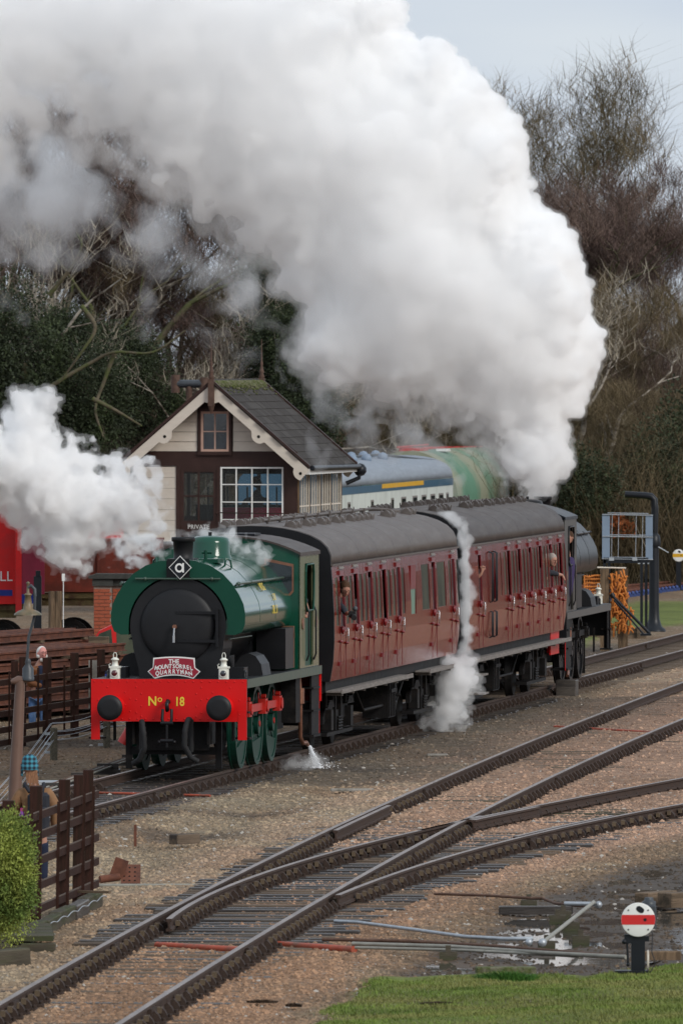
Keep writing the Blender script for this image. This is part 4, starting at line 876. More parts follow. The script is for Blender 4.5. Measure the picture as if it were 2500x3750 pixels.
def window(name, x0, x1, z0, z1, nx, nz, fm, y=.0, fw=.045, glass='darkglass', bar=.02, par=None, sill=True):
    m = MB(); m.box(x0,x1,y-.03,y+.03,z1-fw,z1); m.box(x0,x1,y-.03,y+.03,z0,z0+fw); m.box(x0,x0+fw,y-.03,y+.03,z0+fw,z1-fw); m.box(x1-fw,x1,y-.03,y+.03,z0+fw,z1-fw)
    f = P(name, m, fm, par)
    for i in range(1,nx): m = MB(); xx = x0+(x1-x0)*i/nx; m.box(xx-bar,xx+bar,y-.02,y+.02,z0+fw,z1-fw); P('glazing_bar', m, fm, f)
    for i in range(1,nz): m = MB(); zz = z0+(z1-z0)*i/nz; m.box(x0+fw,x1-fw,y-.018,y+.018,zz-bar*.8,zz+bar*.8); P('glazing_bar', m, fm, f)
    for i in range(nx):
        for j in range(nz):
            g = MB(); a, b = x0+(x1-x0)*i/nx+bar, x0+(x1-x0)*(i+1)/nx-bar; c, d = z0+(z1-z0)*j/nz+bar, z0+(z1-z0)*(j+1)/nz-bar
            g.add([(a,y+.005,c),(b,y+.005,c),(b,y+.005,d),(a,y+.005,d)],[(0,1,2,3)]); P('pane', g, GL if glass == 'clear' else M[glass], f)
    return f
GL = bpy.data.materials.new('clear_glass'); GL.use_nodes = True; _n = GL.node_tree.nodes; _b = _n['Principled BSDF']
_tr = _n.new('ShaderNodeBsdfTransparent'); _mx = _n.new('ShaderNodeMixShader'); _mx.inputs[0].default_value = .13; _tr.inputs[0].default_value = (.85,.88,.88,1)
_b.inputs['Base Color'].default_value = (.2,.22,.22,1); _b.inputs['Roughness'].default_value = .03
GL.node_tree.links.new(_tr.outputs[0], _mx.inputs[1]); GL.node_tree.links.new(_b.outputs[0], _mx.inputs[2]); GL.node_tree.links.new(_mx.outputs[0], _n['Material Output'].inputs[0])
window('operating_window', .12, 1.52, 2.62, ZE-.02, 4, 4, M['white'], 0, .035, 'clear', .014)
m = MB(); m.box(-.36,.36,-.05,-.0,5.38,5.46); m.box(-.37,-.31,-.05,.0,4.48,5.4); m.box(.31,.37,-.05,.0,4.48,5.4); m.box(-.38,.38,-.06,.0,4.42,4.5); P('window_surround', m, M['brown'])
window('gable_window', -.31,.31,4.5,5.38,2,2,M['pinkwood'],-.02,.05,'darkglass',.015)
m = MB(); m.box(-.78,.04,.0,.03,ZF,2.98); m.box(-.78,-.7,.0,.03,2.98,ZE); m.box(-.04,.04,.0,.03,2.98,ZE); m.box(-.7,-.04,.0,.03,4.05,ZE); m.box(-.39,-.35,.0,.03,2.98,4.05); m.box(-.7,-.04,.0,.03,3.5,3.54); dr = P('door', m, M['brown'])
for a,b in ((-.7,-.39),(-.35,-.04)):
    for c,d in ((2.98,3.5),(3.54,4.05)):
        g = MB(); g.add([(a,.015,c),(b,.015,c),(b,.015,d),(a,.015,d)],[(0,1,2,3)]); P('pane', g, GL, dr)
text('door_sign','PRIVATE',.13,M['white'],SB,(-.37,-.006,2.84))
m = MB(); m.tube([(.02,-.25,3.16),(1.66,-.25,3.14)],.014,6); m.tube([(1.62,-.25,3.14),(1.62,0,3.1)],.012,6); m.tube([(.06,-.25,3.16),(.06,0,3.1)],.012,6); P('guard_bar', m, M['brown'])
# right-hand side wall: tall narrow sashes
m = MB(); m.box(BW-.03,BW+.03,.06,BL,ZF,2.72); m.box(BW-.03,BW+.03,.06,BL,ZE-.08,ZE+.1)
for k in range(5): m.box(BW-.03,BW+.035,k*BL/4-.05+.06,k*BL/4+.05+.06,2.72,ZE)
P('side_wall', m, M['timber'])
for k in range(4):
    m = MB(); y0 = k*BL/4+.12; y1 = (k+1)*BL/4
    for q in range(5): yy = y0+(y1-y0)*q/4; m.box(BW+.0,BW+.03,yy-.018,yy+.018,2.72,ZE-.08)
    m.box(BW,BW+.028,y0,y1,3.28,3.31); f = P('side_sash', m, M['cream'])
    g = MB(); g.add([(BW+.005,y0,2.72),(BW+.005,y1,2.72),(BW+.005,y1,ZE-.08),(BW+.005,y0,ZE-.08)],[(0,1,2,3)]); P('pane', g, GL, f)
m = MB(); m.box(-BW,-BW+.05,.1,BL,ZF,ZE); P('side_wall', m, M['cream'])
m = MB(); m.box(-BW,BW,.06,BL,ZF-.06,ZF); P('floor', m, M['dark'])
m = MB(); m.box(-BW,BW,BL-.05,BL,ZF,3.0); m.box(-BW,BW,BL-.05,BL,3.95,ZE+.1); 
for x in (-1.6,-.8,.0,.75,1.5): m.box(x-.04,x+.04,BL-.05,BL,3.0,3.95)
P('back_wall', m, M['brown'])
m = MB(); m.box(-.9,1.2,2.6,2.8,ZF,3.3); 
for k in range(9): m.tube([(-.8+k*.22,2.4,ZF),(-.8+k*.22,2.35,3.7)],.02,5)
P('lever_frame', m, M['ironblack'])
m = MB(); m.box(-.2,1.3,1.2,1.7,ZF,3.25); P('desk', m, M['wagonpink'])
# roof: slopes, slates one by one, ridge, bargeboards, finials, gutters
m = MB()
for sx in (-1,1):
    pl = [(sx*RW,ZR-.06),(sx*RW,ZR-.015),(0,ZA-.015),(0,ZA-.08)]; m.prism(pl if sx<0 else pl[::-1], -.42, BL+.42)
rfo = P('roof', m, M['brown'])
slope = Vector((RW,0,ZR-ZA)); SLn = slope.length; sd_ = slope.normalized(); nrm = Vector((-sd_.z,0,sd_.x)); nrm = nrm if nrm.z > 0 else -nrm
SLM = []
for q in range(3):
    m = MB(); m.box(-.165,.165,-.245,.0,-.006,.006); SLM.append((m, q))
r3 = random.Random(3); rows = 12; cols = 19; sm_ = []
for q in range(3):
    m = MB(); wq = .172; m.add([(-wq,-.31,.016),(wq,-.31,.016),(wq,.0,.004),(-wq,0,.004),(-wq,-.31,.004),(wq,-.31,.004)],[(0,1,2,3),(4,5,1,0),(4,0,3),(5,2,1)]); o = m.obj('slate', M['slate'] if q else M['slate_b']); sm_.append(o.data); bpy.data.objects.remove(o)
for sx in (1,):
    for i in range(rows):
        for j in range(cols):
            u = (i+.98)/rows*SLn-.02; yy = -.40+(j+.5*(i%2))*.352+.05
            if yy > BL+.4: continue
            o = link('slate', r3.choice(sm_), rfo); p = Vector((0,0,ZA-.005))+sd_*u
            X = Vector((0,1,0)); Z = nrm; Yv = Z.cross(X)
            mat = Matrix((( X.x,Yv.x,Z.x,p.x),(X.y,Yv.y,Z.y,yy),(X.z,Yv.z,Z.z,p.z),(0,0,0,1)))
            # local -y of the slate runs down the slope
            if Yv.z < 0: mat = mat @ Matrix.Rotation(PI,4,'Z')
            o.matrix_local = mat @ Matrix.Rotation(r3.uniform(-.012,.012),4,'Z') @ Matrix.Translation((0,.0,r3.uniform(0,.005))) @ Matrix.Translation((0,.31,0))
m = MB(); m.prism([(-.14,ZA-.1),(-.03,ZA+.03),(.03,ZA+.03),(.14,ZA-.1)][::-1], -.42, BL+.42)
for k in range(600): 
    yy = r3.uniform(-.42,BL+.42); u = abs(r3.gauss(0,.16)); p = sd_*u; s = r3.uniform(.015,.035); m.ball((p.x+.02,yy,ZA+p.z+.02),s,6,0,None,(1,1,.6))
P('mossy_ridge', m, M['moss'], rfo)
for yy in (-.42,BL+.38):
    for sx in (-1,1):
        m = MB(); pl = [(sx*(RW+.02),ZR-.02),(sx*(RW+.02),ZR+.05),(0,ZA+.06),(0,ZA-.02)]; m.prism(pl if sx<0 else pl[::-1], yy-.05, yy+.04); P('verge_board', m, M['brown'])
        # scalloped bargeboard
        up = []; lo = []; 
        def off(u): # depth of board along the slope, 0 = apex
            d = .20
            for c, r_ in ((.2,.15),(1.55,.15),(2.78,.15)):
                if abs(u-c) < .17: d = max(d, .20+.13*math.sqrt(max(0,1-((u-c)/.17)**2)))
            return d if u < 2.9 else d
        n = 60; L_ = SLn*1.01
        for i in range(n+1):
            u = L_*i/n; b = Vector((0,0,ZA-.04))+sd_*u; up.append((sx*b.x,b.z)); q = b-nrm*(off(u) if u > .08 else .2); lo.append((sx*q.x if q.x>0.02 else sx*.02,q.z))
        m = MB()
        for i in range(n):
            m.add([(up[i][0],yy-.03,up[i][1]),(up[i+1][0],yy-.03,up[i+1][1]),(lo[i+1][0],yy-.03,lo[i+1][1]),(lo[i][0],yy-.03,lo[i][1]),(lo[i][0],yy+.005,lo[i][1]),(lo[i+1][0],yy+.005,lo[i+1][1])],[(0,1,2,3) if sx<0 else (3,2,1,0),(3,2,5,4)])
        b_ = P('bargeboard', m, M['cream'])
        for c in (.2,1.55,2.78):
            q = Vector((0,0,ZA-.04))+sd_*c-nrm*.19; h = MB(); h.tube([(sx*q.x,yy-.034,q.z),(sx*q.x,yy-.03,q.z)],.035,12); P('drilled_hole', h, M['dark'], b_)
    m = MB(); m.tube([(0,yy-.06,5.35),(0,yy-.06,5.42),(0,yy-.06,5.5)],[.01,.05,.07],8); m.box(-.065,.065,yy-.12,yy+.0,5.5,6.1); m.tube([(0,yy-.06,z) for z in (6.1,6.14,6.2,6.24,6.3,6.38,6.42,6.5,6.98)],[.05,.07,.04,.06,.04,.025,.035,.018,.006],10); P('finial', m, M['pipe_brown'])
m = MB(); m.box(RW-.1,RW+.02,-.36,BL+.36,ZR-.16,ZR-.03); P('fascia', m, M['white'])
m = MB(); m.tube([(RW+.07,-.36,ZR-.02),(RW+.07,BL+.5,ZR-.05)],.06,10); m.tube([(RW+.07,BL+.4,ZR-.1),(RW+.05,BL+.4,ZR-.3),(BW+.1,BL+.3,ZR-.42)],.05,8); m.ball((RW+.07,BL+.45,ZR-.12),.15,10); P('gutter', m, M['ironblack'])
m = MB(); m.tube([(-1.05,2.6,4.9),(-1.05,2.6,5.95)],.07,10,1); m.tube([(-1.33,2.6,5.98),(-.75,2.6,5.98)],.09,12,0); m.tube([(-1.36,2.6,5.78),(-1.36,2.6,6.18)],.1,12,2); m.tube([(-.72,2.6,5.75),(-.72,2.6,6.12)],.1,12,2); P('stove_pipe', m, [M['lampbase'],M['pipe_brown'],M['pipe_brown']])
# ================================================================ walls, wagons and stores on the left
def brick_run(par, x0, x1, y, z0, z1, rseed=1, side=None):
    r = random.Random(rseed); k = 0; z = z0
    m = MB(); m.box(-.108,.108,0,.1,0,.064); a = m.obj('brick',M['brick']); full = a.data; bpy.data.objects.remove(a)
    while z+.07 < z1:
        x = x0-(.1125 if k%2 else 0)
        while x < x1-.02:
            xa, xb = max(x,x0), min(x+.225,x1)
            if xb-xa > .05:
                o = link('brick', full, par); o.location = ((xa+xb)/2, y+r.uniform(-.003,.003), z); o.scale = ((xb-xa-.009)/.216,1,1)
            x += .225
        z += .075; k += 1
bp_ = thing('brick_pier', 'red brick pier and wall with dark coping behind the green engine', 'wall', (atx(344,235),235,-.2))
m = MB(); m.box(.0,.37,.02,.6,0,2.05); m.box(.37,2.6,.12,.5,0,2.05); m.obj('mortar_core', M['mortar'], bp_)
brick_run(bp_, 0, .37, .0, .5, 2.05, 1); brick_run(bp_, .385, 1.5, .1, .5, 2.05, 2)
m = MB(); m.box(-.03,.4,-.04,.65,2.05,2.2); m.box(.4,2.7,.04,.6,2.05,2.2); m.prism([(-.11,2.2),(2.75,2.2),(2.75,2.27),(.3,2.3),(.05,2.3),(-.11,2.25)][::-1], -.1, .7); m.obj('coping', M['stone_dark'], bp_)
def wagon(name, label, x0, x1, y, z0, z1, mt, extra=None):
    t = thing(name, label, 'railway wagon', ((x0+x1)/2,y,0), R(-3)); w_ = (x1-x0)/2
    m = MB(); m.box(-w_,w_,0,2.4,z0,z1)
    bd = m.obj('body', mt, t)
    n = int(w_*2/.95)
    for k in range(n+1): q = MB(); xx = -w_+.03+k*(w_*2-.06)/n; q.box(xx-.03,xx+.03,-.035,-.002,z0+.02,z1-.02); q.obj('side_post', mt, bd)
    q = MB(); q.box(-w_-.02,w_+.02,-.05,2.42,z1,z1+.06); q.obj('top_rail', mt, bd)
    m = MB(); m.box(-w_,w_,.1,.25,z0-.3,z0-.02); m.box(-w_,w_,.05,.1,z0-.14,z0-.02); m.box(-w_,w_,2.1,2.3,z0-.3,z0); m.obj('sole_bar', M['olive'], t)
    for xx in (-w_*.55,w_*.55):
        q = MB()
        for yy in (.5,1.9): q.tube([(xx,yy,.45),(xx,yy+.1,.45)],.46,24)
        q.cyl((xx,.4,.45),(xx,2.1,.45),.06,8); q.obj('wheelset', M['grime'], t); q = MB(); q.box(xx-.2,xx+.2,.3,.45,.3,.75); q.obj('axle_box', M['grime'], t)
    return t
Yw = 246
wagon('open_wagon', 'faded brown open wagon standing left of the brick pier', atx(152,Yw), atx(470,Yw)+.6, Yw, atz(2168,Yw), atz(1985,Yw), M['wagonbrown'])
wr = wagon('box_van', 'bright red van body with blue stripe at the left edge', atx(-260,244), atx(58,244), 244, atz(2212,244), atz(1780,244), M['wagonred'])
m = MB(); m.box(-.93,.93,-.012,-.004,atz(2182,244),atz(2160,244)); m.obj('blue_stripe', M['blue'], wr)
text('van_lettering','ELL',.3,M['white'],wr,(.66,-.02,atz(2112,244)))
vp = thing('van_end_panel', 'deep magenta panel with orange red upright beside the red van', 'panel', (atx(58,243.5),243.5,0)); 
m = MB(); m.box(0,.13,0,.1,1.1,3.4); m.obj('upright', M['wagonred'], vp); m = MB(); m.box(.13,.62,.02,.1,1.5,3.4); m.box(.13,.5,.02,.1,1.3,1.5,1); m.obj('panel', [M['wagonpink'],M['blue']], vp)
sg = thing('notice_board', 'red notice board with rows of white lettering above the brown wagon', 'sign', (atx(392,247),247.2,0))
m = MB(); m.box(-.42,.36,0,.03,atz(1998,247),atz(1925,247)+.1); m.obj('board', M['signred'], sg)
for i, s in enumerate(('Private property','Staff and visitors','only. Do not cross','Keep clear of line')): text('notice_text', s, .085, M['white'], sg, (-.03,-.006,atz(1990-i*16,247)+.01))
m = MB(); m.box(.3,.36,.03,.08,-.2,atz(1925,247)); m.obj('post', M['black'], sg)
tag_ = lambda o,l,c,g=None: tag(o,l,c,g)
m = MB(); x = atx(142,236); m.box(x-.1,x+.06,236,236.15,-.2,atz(2110,236)); m.box(x-.06,x+.04,236.0,236.1,atz(2112,236),atz(2090,236)); tag(m.obj('black_post', M['ironblack']), 'black post standing before the magenta panel', 'post')
for px_, lb in ((190,'left of the two bleached timber posts beneath the brown wagon'),(209,'right of the two bleached timber posts beneath the brown wagon')):
    x = atx(px_,234); m = MB(); m.tube([(x-(.12 if px_<200 else .02),234,-.2),(x-.05,234,.35),(x+.02,234,1.0),(x+.02,234,atz(2165,234))],[.075,.08,.085,.085],7); tag(m.obj('timber_post', M['timber']), lb, 'post')
m = MB(); x = atx(233,233); m.box(x-.03,x+.03,233,233.05,atz(2128,233),atz(2101,233)); m.box(x-.008,x+.008,233.01,233.04,-.2,atz(2128,233)); tag(m.obj('white_marker', M['white']), 'short white stick below the left cloud of steam', 'marker post')
# crowd barriers
for k in range(3):
    t = thing('crowd_barrier', ['nearest grey steel crowd barrier at the left edge','middle grey steel crowd barrier at the left edge','farthest grey steel crowd barrier at the left edge'][k], 'barrier', (atx(-20,232+k*1.2),232+k*1.2,-.2), R(-8), 'crowd barriers')
    m = MB(); m.tube([(-.8,0,.25),(-.8,0,1.0),(-.72,0,1.08),(.5,0,1.08),(.56,0,1.0),(.56,0,.25),(-.8,0,.25)],.02,6); m.obj('frame', M['galv'], t)
    for q in range(12): b = MB(); xx = -.7+q*.105; b.tube([(xx,0,.25),(xx,0,1.08)],.008,5); b.obj('bar', M['galv'], t)
# stacked rails
RSEC = [(-.035,0),(.035,0),(.037,-.035),(.01,-.05),(.01,-.125),(.065,-.14),(.065,-.15),(-.065,-.15),(-.065,-.14),(-.01,-.125),(-.01,-.05),(-.037,-.035)]
def railbar(L):
    m = MB(); n = len(RSEC); vs = [(0,u,v) for u,v in RSEC]+[(-L,u,v) for u,v in RSEC]
    m.add(vs, [(k,(k+1)%n,(k+1)%n+n,k+n) for k in range(n)]+[tuple(range(n-1,-1,-1)),tuple(range(n,2*n))]); return m
rb = railbar(11.0).obj('spare_rail', M['rail_rust']); RB_ME = rb.data; bpy.data.objects.remove(rb)
def stack(pe, Ye, ztop, layers, per, ang, label, grp, sp=.14):
    for l in range(layers):
        for k in range(per):
            o = link('spare_rail', RB_ME); x = atx(pe,Ye); o.location = (x-k*sp*math.sin(ang)+rnd.uniform(-.5,.15)*math.cos(ang), Ye+k*sp*math.cos(ang)+rnd.uniform(-.6,.3), ztop-l*.205); o.rotation_euler = (0,0,ang+rnd.uniform(-.004,.004)); tag(o, label, 'rail', grp)
        if l < layers:
            for q in range(4):
                m = MB(); m.box(-.12,.12,-.12,per*sp+.05,-.203,-.153); o = m.obj('spacer', M['timber_h']); dd_ = .8+q*2.9; o.location = (atx(pe,Ye)-dd_*math.cos(ang), Ye-dd_*math.sin(ang), ztop-l*.205); o.rotation_euler = (0,0,ang); tag(o, 'timber spacer lying between layers of stacked rusty rails', 'timber', 'spacers in the rail stacks')
stack(470, 219, atz(2355,219), 6, 10, R(73), 'rusty rail in the nearer stack behind the picket fence', 'nearer stack of rusty rails')
stack(340, 228, atz(2300,228), 4, 9, R(74), 'rusty rail in the farther stack below the wagons', 'farther stack of rusty rails')
for px_, py_, lb in ((30,2385,'weathered timber block on the rail stack at the left edge'),(200,2372,'weathered timber block on the rail stack behind the old man'),(360,2345,'weathered timber block on the rails beside the brick pier')):
    m = MB(); m.box(-.2,.2,0,.25,0,.13,bev=.01); o = m.obj('timber_block', M['timber_h']); o.location = (atx(px_,221),221.6,atz(py_+14,221)); tag(o, lb, 'timber')
# car behind
t = thing('parked_car', 'red car with sloping windscreen half hidden by the brick pier', 'car', (atx(345,226),228,-.2), 0)
m = MB(); side = [(-1.0,.35),(-.95,.62),(-.3,.75),(.05,1.28),(.3,1.4),(1.4,1.38),(2.3,.85),(2.6,.6),(2.6,.3),(-.9,.25)]
m.prism(side[::-1], 0, 1.55); b = m.obj('body', M['wagonred'], t); m = MB(); m.prism([(-.22,.78),(.07,1.24),(.3,1.33),(.35,.8)][::-1], -.004, -.001); m.prism([(.42,.8),(.4,1.33),(1.2,1.32),(1.5,.85)][::-1],-.004,-.001); m.obj('side_window', M['glass'], t)
for xx in (-.4,1.8): m = MB(); m.tube([(xx,-.02,.3),(xx,.15,.3)],.3,18); m.obj('wheel', M['rubber'], t)
# lamp post
XL = atx(72,158); t = thing('lamp_post', 'brown station lamp post with enamel shade at left', 'lamp', (XL,158,-.2))
lean = lambda z: (z-1.2)*.03
m = MB(); zt = atz(2492,158)+.2; m.tube([(lean(0)-.06,0,0),(lean(zt)-.02,0,zt)],[.105,.068],12); m.obj('post', M['lamppost'], t)
m = MB(); m.tube([(lean(zt)-.15,0,zt-.02),(lean(zt)-.05,0,zt),(lean(zt)+.12,0,zt+.02)],[.03,.07,.025],10); m.obj('bracket', M['lamppost'], t)
m = MB(); m.tube([(.12,0,zt),(.12,0,zt+.04),(.12,0,zt+.05),(.12,0,zt+.17),(.12,0,zt+.23),(.12,0,zt+.25),(.12,0,zt+.3)],[.085,.09,.08,.08,.035,.045,.03],14); m.obj('junction_box', M['lampbase'], t)
zs = atz(2250,158)+.2; m = MB(); m.tube([(.11,0,zt+.3),(.13,0,zt+.6),(.20,0,zt+.85),(.21,0,zs-.02),(.215,0,zs+.25)],.02,8); m.tube([(.215,0,zs+.25),(.21,0,zs+.35),(.16,0,zs+.40),(.12,0,zs+.37)],.025,8); m.obj('swan_neck', M['lampbase'], t)
m = MB(); T = Matrix.Translation((.12,0,zs)); m.lathe([(.195,-.01),(.19,.01),(.14,.045),(.07,.075),(.055,.15),(.04,.26),(.055,.265),(.055,.28),(.02,.3),(.018,.42),(.03,.44),(.001,.46)], 24, 0, T, cap=False); m.obj('shade', M['lampshade'], t)
# ================================================================ coach and engine beyond the signal box
t = thing('distant_coach', 'blue and grey coach with yellow stripe beyond the signal box', 'railway coach', (atx(1245,300)-1.35,300,0), -math.atan(.132))
Lc = 24.5; m = MB(); m.box(1.30,1.36,0,Lc,1.1,2.95,0); m.box(-1.36,-1.3,0,Lc,1.1,2.95,0); m.obj('side', M['railcream'], t)
m = MB(); m.box(1.361,1.37,.0,Lc,2.92,3.12); m.obj('blue_band', M['railblue'], t); m = MB(); m.box(1.371,1.378,Lc*.35,Lc*.72,3.0,3.12); m.obj('yellow_stripe', M['railyellow'], t)
m = MB(); m.prism([(x,z) for x,z in ROOFP[::-1]], -.05, Lc, smooth=True); rf = m.obj('roof', M['roofblue'], t)
m = MB(); m.prism([(-1.36,1.1),(-1.36,3.1)]+ROOFP[1:-1]+[(1.36,3.1),(1.36,1.1)], -.08, 0); m.obj('coach_end', M['railblue'], t)
for k, yy in enumerate((1.5,6.3,10.6,12.8,15.3,17.3,19.3,21.2,22.9)):
    wd = .55 if k < 2 or k in (2,8) else 1.0; m = MB(); m.box(1.36,1.372,yy,yy+wd,2.15,2.72); f = m.obj('window', M['step'], t); m = MB(); m.box(1.372,1.376,yy+.07,yy+wd-.07,2.2,2.67); m.obj('glass', M['darkglass'], f)
for k, (x, yy) in enumerate([(-.1,3+2.6*q) for q in range(7)]+[(.55,2.2),(.55,6),(.5,9),(.5,12),(.5,15.5)]):
    m = MB(); m.ball((x,yy,3.13+.64*math.sqrt(1-(x/1.35)**2)**.72+.04),.15,10); m.obj('roof_ventilator', M['bluegrey'], rf)
m = MB(); m.tube([(.15,10,3.83),(.25,17,3.85),(.7,21,3.7),(.9,Lc-.5,3.62)],.035,6); m.obj('roof_pipe', M['lampbase'], rf)
m = MB(); m.box(-1.2,1.2,.2,Lc,.5,1.1); m.obj('underframe', M['grime'], t)
dc = t
t = thing('green_vehicle', 'mint green round roofed vehicle beyond the blue and grey coach in steam', 'railway vehicle', (1.92,325.5,0), -math.atan(.13))
m = MB(); pr = [(-1.4,.9),(-1.4,2.6)]+arc(0,2.6,1.4,1.28,175,5,16)+[(1.4,2.6),(1.4,.9)]; m.prism(pr, 0, 19, smooth=True); m.obj('body', M['canvasgreen'], t)
m = MB(); m.tube([(-.3,-.2,3.98),(-.3,7,4.0)],.03,6); m.tube([(-.3,6,3.9),(.2,16,3.85)],.05,6); m.box(-.4,.2,1,3,3.86,3.95); m.obj('roof_fittings', M['rod_red'], t); m = MB(); m.box(.3,.6,4,5,3.83,3.9); m.obj('roof_patch', M['white'], t)
# ================================================================ right-hand side beyond the train
g = lambda px, py, z=-.2: gp(px, py, z)
cx_, cy_ = g(2393,2312); t = thing('water_crane', 'tall black water crane column with short top arm', 'water crane', (cx_,cy_,-.2))
hh = atz(1815,cy_)+.2; m = MB(); m.tube([(0,0,z) for z in (0,.06,.12,.3,.6,hh*.62)],[.30,.28,.2,.14,.125,.12],14); m.obj('column', M['ironblack'], t)
m = MB(); m.tube([(0,0,hh*.62),(0,0,hh*.62+.05),(0,0,hh*.62+.28),(0,0,hh*.62+.34)],[.15,.17,.15,.09],14); m.obj('joint', M['ironblack'], t)
m = MB(); m.tube([(0,0,hh*.62+.3),(.02,0,hh*.9),(0,0,hh-.1),(-.08,0,hh-.02),(-.2,0,hh),(-.72,0,hh+.03)],[.09,.09,.09,.09,.085,.08],12); m.obj('arm', M['ironblack'], t)
m = MB(); m.tube([(0,-.1,hh*.64),(.35,-.1,hh*.58)],.015,5); m.tube([(0,0,hh*.5),(-.4,-.05,hh*.5)],.02,5); m.obj('valve_handle', M['galv'], t)
# platform frame
Yp = 276; s_ = Yp/FL
t = thing('loading_frame', 'black steel stand carrying an open blue grey panelled frame', 'stand', (atx(2290,Yp),Yp,-.2))
zx = lambda py: atz(py,Yp)+.2; xx = lambda px: (px-2290)*s_
for a, b in ((2203,2231),(2362,2388)):
    for y0 in (0,):
        for c, d in ((1885,1963),(1965,2048)):
            m = MB(); m.box(xx(a),xx(b),-.02,.0,zx(d),zx(c)); m.obj('side_panel', M['bluegrey'], t)
for py in (1884,1964,2046):
    m = MB(); m.tube([(xx(2203),-.04,zx(py)),(xx(2389),-.04,zx(py+3))],.014,6); m.tube([(xx(2225),.6,zx(py-4)),(xx(2375),.6,zx(py-2))],.012,6); m.obj('guard_rail', M['galv'], t)
for px_ in (2240,2264,2328,2352): m = MB(); m.tube([(xx(px_),.0,zx(1885)),(xx(px_-3),.0,zx(2050))],.008,5); m.obj('upright_rod', M['galv'], t)
m = MB(); m.box(xx(2208),xx(2372),-.05,.05,zx(2062),zx(2042)); m.box(xx(2208),xx(2380),.55,.65,zx(2058),zx(2044)); m.obj('beam', M['ironblack'], t)
for px_, y0 in ((2212,0),(2231,.6),(2347,-.04),(2366,.5)): m = MB(); m.box(xx(px_-5),xx(px_+5),y0-.05,y0+.05,0,zx(2050)); m.obj('leg', M['ironblack'], t)
for px_ in (2237,2322): m = MB(); m.box(xx(px_-9),xx(px_+9),-.07,-.05,zx(2053),zx(2042)); m.obj('bracket', M['galv'], t)
# rope net between timber posts
Yn = 262; s2_ = Yn/FL; nx = lambda px: (px-2220)*s2_; nz_ = lambda py: atz(py,Yn)+.2
t = thing('rope_net_fence', 'orange rope netting bundled between two upright timber balks', 'net', (atx(2220,Yn),Yn,-.2))
for a,b,c in ((2196,2215,2083),(2216,2228,2083),(2262,2298,2083)):
    m = MB(); m.box(nx(a),nx(b),-.06+(.25 if a>2250 else 0),.08+(.25 if a>2250 else 0),0,nz_(c)); m.obj('timber_post', M['timber'], t)
m = MB(); m.tube([(nx(2185),-.02,nz_(2078)),(nx(2290),.2,nz_(2081))],.02,6); m.obj('top_bar', M['cream'], t)
r5 = random.Random(8)
m = MB()
for k in range(9):
    zz = 2110+k*13; m.tube([(nx(2135),.1,nz_(zz+r5.uniform(-3,3))),(nx(2155),.05,nz_(zz+r5.uniform(-2,5))),(nx(2175),.02,nz_(zz+r5.uniform(-3,3))),(nx(2200),-.03,nz_(zz-3))],.024,6)
for k in range(7): x = 2138+k*9; m.tube([(nx(x),.08,nz_(2106)),(nx(x+2),.05,nz_(2222))],.018,5)
m.obj('rope_net', M['rope'], t)
m = MB()
for k in range(190):
    u = r5.random(); z0 = 2105+u*205; hwid = 28 if z0 < 2230 else 45; cxn = 2262-(0 if z0<2200 else 3)+(z0-2105)*.06
    x0 = cxn+r5.uniform(-1,1)*hwid; y0 = r5.uniform(-.14,.1); a = r5.uniform(0,PI); l = r5.uniform(8,26)
    p = [(nx(x0-l*math.cos(a)*.4),y0,nz_(z0-l*math.sin(a))),(nx(x0+r5.uniform(-5,5)),y0-.05,nz_(z0)),(nx(x0+l*math.cos(a)*.4),y0,nz_(z0+l*math.sin(a)))]
    m.tube(p,.022,5)
m.obj('bundled_rope', M['rope'], t)
for nm_, a, b, c, d in (('timber_sleeper',2120,2350,2345,2315),):
    x0_, y0_ = g(2235,2338,-.2); t2 = thing('timber_baulk', 'low timber baulk base beside the track under the rope net', 'timber', (x0_,y0_,-.2))
    for q in range(3): m = MB(); m.box(-.85+q*.5,-.37+q*.5,0,.3,0,.25,bev=.012); m.obj('baulk', M['timber_h'], t2)
    m = MB(); m.box(.62,.85,-.1,.6,0,.27,bev=.012); m.obj('end_baulk', M['timber_h'], t2)
# inclined chute pipe
m = MB(); m.tube([(nx(2235),-.35,nz_(2172)),(nx(2243),-.35,nz_(2185))],.06,8); m.tube([(nx(2240),-.35,nz_(2182)),(nx(2375),-.6,nz_(2318))],.035,8); m.tube([(nx(2244),-.4,nz_(2195)),(nx(2352),-.65,nz_(2320))],.022,6)
m.box(nx(2340),nx(2380),-.75,-.5,nz_(2325),nz_(2318)); o = m.obj('drain_chute', M['ironblack']); o.location = (atx(2220,Yn),Yn,-.2); tag(o, 'black sloping pipe leaning down from the rope net', 'pipe')
